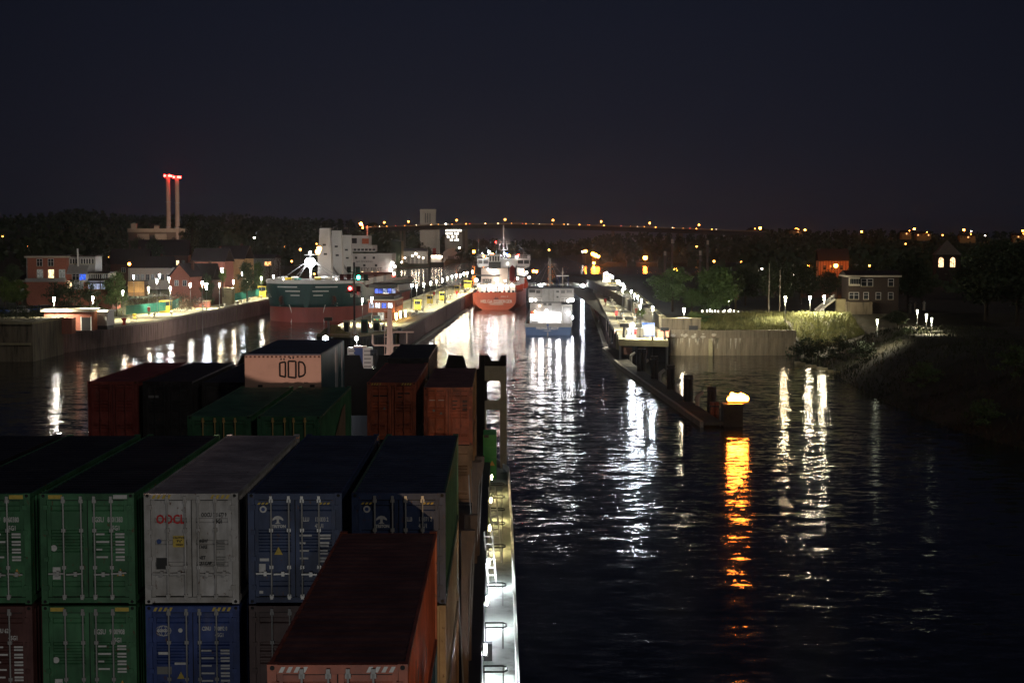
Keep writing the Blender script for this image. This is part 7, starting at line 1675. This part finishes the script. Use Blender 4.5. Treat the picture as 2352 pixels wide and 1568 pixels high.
C_blue = cpaint('cosco_blue_paint', (.025, .06, .24)); C_brown = cpaint('maroon_paint', (.10, .035, .03)); C_maroon2 = cpaint('dull_maroon_paint', (.11, .06, .055)); C_orange = cpaint('orange_paint', (.40, .085, .03), (.20, .05, .025)); C_ored = cpaint('red_brown_roof', (.15, .052, .038))
C_side_lit = cpaint('side_lit_green', (.05, .14, .07)); C_beige = cpaint('beige_paint', (.36, .27, .16)); C_dkred = cpaint('dark_red_paint', (.24, .04, .028)); C_black = cpaint('black_brown_paint', (.014, .012, .012)); C_teal = cpaint('teal_blue_paint', (.03, .09, .14)); C_orange2 = cpaint('red_orange_paint', (.42, .085, .028), (.16, .04, .02)); C_dgreen = cpaint('dark_green_paint', (.03, .12, .055)); C_rust = cpaint('rust_brown_paint', (.20, .10, .04))
YA = 39.2; cxs = [-1.43 - CW/2 - 2.69 * k for k in range(6)]
ZA = 16.5 - CH; ZB2 = 13.55 - CH
# bay A, upper tier
container(cxs[0], YA, ZA, C_navy, 'dark blue container with white number 130371, outermost beside the side deck', side=C_side_lit, roof=C_navy2, rods=M_rodw, marks=triton('130371 2', 'TLLB'))  # green side: yellow light on the blue paint, put into the colour
container(cxs[1], YA, ZA, C_navy, 'dark blue container with white mushroom-like logo and number 130333', roof=C_navy2, rods=M_rodw, marks=triton('130333 2', 'TLLU'))
container(cxs[2], YA, ZA, C_grey, 'pale grey container with a red four-letter logo and a black square', side=C_grey, roof=cpaint('grey_roof', (.34, .30, .32)), doors='b', marks=oocl)
container(cxs[3], YA, ZA, C_green, 'upper green container with white number 8501383 and orange triangle', roof=C_black, rods=M_rodw, marks=ev_marks('8501383'))
container(cxs[4], YA, ZA, C_green, 'upper green container cut by the left picture edge', roof=C_black, rods=M_rodw, marks=ev_marks('8060380'))
container(cxs[5], YA, ZA, C_black, 'black roofed container farthest to port in the first full row', detail=False)
# bay A, second tier
container(cxs[0], YA, ZB2, C_beige, 'beige container below the outermost dark blue one', side=C_beige, detail=False); container(cxs[0], YA, ZB2 - CH - .02, C_rust, 'rust brown lowest container beside the side deck, first row', detail=False)
container(cxs[1], YA, ZB2, C_maroon2, 'dull maroon container below the blue one numbered 130333', rods=M_grey, marks=plain_marks('TRLU'))
container(cxs[2], YA, ZB2, C_blue, 'bright blue container with globe emblem below the grey one', rods=M_grey, marks=cosco)
container(cxs[3], YA, ZB2, C_green, 'lower green container with white number 9100908', rods=M_grey, marks=ev_marks('9100908'))
container(cxs[4], YA, ZB2, C_brown, 'dark brown container at the left picture edge, lower tier', rods=M_grey, marks=plain_marks('TGHU 620'))
# the near orange one
container(-2.83, 26.0, 15.7 - CH, C_orange, 'nearest orange container with striped hazard corners, roof dark red', roof=C_ored, rods=M_grey, marks=lambda t, a, b: hazard(t, M_markw), side=C_orange)
container(-2.83, 26.0, 15.7 - 2 * CH - .02, C_teal, 'teal blue container below the nearest orange one', detail=False)
# graffiti-like scrapes on the orange side
# bay B
for i, x in enumerate((-10.86, -8.17)):
    container(x, 58.5, 16.3 - CH, C_dgreen, ['dark green container with four gold rods, port one of the green pair', 'dark green container with pale panel on its lit side'][i], side=C_green, rods=mat('gold_lock_rod', (.5, .34, .12), .5), roof=C_dgreen)
# bay C
container(-19.1, 74.8, 16.15 - CH, C_dkred, 'dark red container at the port edge of the third row', rods=C_dkred)
container(-16.4, 74.8, 16.15 - CH, C_black, 'black container with faint pale rods next to the dark red one', rods=M_dark, marks=lambda t, a, b: patch(a, .1, 1.9, .5, .12, M_greym))
container(-13.72, 76.0, 16.0 - CH, C_black, 'black container half hidden behind the green pair', detail=False)
container(-5.45, 75.8, 16.0 - CH, C_orange2, 'red orange container left of its lower twin in the third row', roof=C_ored, marks=org_marks)
container(-2.62, 75.8, 15.75 - CH, C_orange2, 'red orange container outermost in the third row, side lit warm', roof=C_ored, side=C_rust, marks=org2_marks)
container(-2.62, 75.8, 15.75 - 2 * CH - .02, C_rust, 'rust brown container under the outermost red orange one', side=C_rust, detail=False)
container(-5.4, 88.5, 16.25 - CH, C_black, 'black container before the breakwater, highest roof edge', detail=False)
# the pink cargo crate with its letters
t = thing('cargo_crate', 'wide salmon wrapped crate with three black angular letters on its front', 'crate', SH(-10.45, 73.0, 12.9), PH)
M_salmon = mat('salmon_wrap', (.46, .29, .22), .6, var=.12, scale=1.0, bump=.1); M_tealw = mat('teal_wrap', (.05, .16, .17), .35, var=.3, scale=.7)
put('front_cover', MB().box(-1.83, 1.83, 0, .06, .3, 4.66), M_salmon, t); put('side_cover', MB().box(1.79, 1.83, .061, 10.8, .3, 4.66), M_tealw, t); put('far_side_cover', MB().box(-1.83, -1.79, .061, 10.8, .3, 4.66), M_salmon, t)
put('roof_cover', MB().box(-1.8, 1.8, .07, 10.8, 4.665, 4.72), C_navy2, t); put('back_cover', MB().box(-1.79, 1.79, 10.75, 10.8, .3, 4.66), M_salmon, t); put('skid', MB().box(-1.9, 1.9, -.1, 10.9, 0, .29), M_dark, t)
for i in range(18): put('roof_lash', MB().box(-1.8 + i * .205, -1.7 + i * .205, -.02, -.001, 4.55, 4.64), M_brickd, t)
# slanted black letters drawn as frames
def frame_letter(pts, dots=()):
    mb = MB(); q = pts + [pts[0]]
    for a, b in zip(q, q[1:]): mb.tube((a[0], -.02, a[1]), (b[0], -.02, b[1]), .045, .045, 6)
    for x, z in dots: mb.cbox(x, -.02, z, .07, .03, .09)
    put('letter', mb, M_blk, t)
frame_letter([(-.15, 4.30), (.12, 4.35), (.12, 3.62), (-.15, 3.68)], ((-.08, 4.48), (.06, 4.48)))
frame_letter([(.26, 4.38), (.62, 4.38), (.62, 3.58), (.26, 3.62)], ((.36, 4.54), (.50, 4.54)))
frame_letter([(.76, 4.36), (.96, 4.32), (1.06, 4.15), (1.06, 3.78), (.96, 3.68), (.76, 3.62)])
for y in (6.2, 6.9, 9.4): put('white_strap', MB().box(1.831, 1.842, y, y + .35, 1.2, 4.6), M_owhite, t)
for x in (-1.1, 1.4): put('dark_lug', MB().box(x - .1, x + .12, -.05, -.002, 2.9, 3.25), M_dark, t)
# pale painted panel on the lit side of the green container, and scrapes on the orange one
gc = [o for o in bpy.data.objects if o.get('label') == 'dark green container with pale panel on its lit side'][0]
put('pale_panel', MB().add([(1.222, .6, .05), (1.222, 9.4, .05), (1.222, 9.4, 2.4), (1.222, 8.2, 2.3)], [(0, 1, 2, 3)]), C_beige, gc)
oc = [o for o in bpy.data.objects if o.get('label', '').startswith('nearest orange container')][0]
r8 = random.Random(8)
for i in range(9):
    y = 1.0 + r8.random() * 6; z = .4 + r8.random() * 1.2; put('scrape', MB().box(1.221, 1.224, y, y + r8.uniform(.15, .5), z, z + r8.uniform(.3, .9)), M_blk, oc)
C_drust = cpaint('dark_rust_paint', (.075, .04, .02))
# lashing gear at the stack sides
for i, (x, y, z) in enumerate(((-1.25, 52.5, 7), (-1.2, 55.5, 7), (-1.25, 72.5, 6.5), (-1.15, 74.3, 6.5))):
    h = thing('lashing_post', ORD[i] + ' brown lashing post beside the container stacks', 'post', SH(x, y, DZ), PH, 'lashing posts')
    put('post', MB().box(-.12, .12, -.15, .15, 0, z), C_drust, h); put('bracket', MB().prism_y([(.12, z - 1.5), (.35, z - .4), (.35, z), (.12, z)], -.15, .15), C_drust, h)
    for k in (-1, 1): put('lashing_rod', MB().tube((0, k * .15, .4), (.25 * k, k * 1.6, z - .4), .03, .03, 6), M_metal, h)

# ================================================================== NIGHT HAZE
hz_m = bpy.data.materials.new('night_haze'); hz_m.use_nodes = True
hn, hl = hz_m.node_tree.nodes, hz_m.node_tree.links; hn.clear()
h_o = hn.new('ShaderNodeOutputMaterial'); h_v = hn.new('ShaderNodeVolumePrincipled')
h_v.inputs['Color'].default_value = (0.9, 0.92, 0.95, 1); h_v.inputs['Density'].default_value = 0.00008; h_v.inputs['Anisotropy'].default_value = 0.86
hl.new(h_v.outputs[0], h_o.inputs['Volume'])
o = put('haze', MB().box(-7050, 7050, -420, 8850, -6, 90), hz_m, kind='stuff'); o['label'] = 'thin night haze over the harbour'; o['category'] = 'haze'
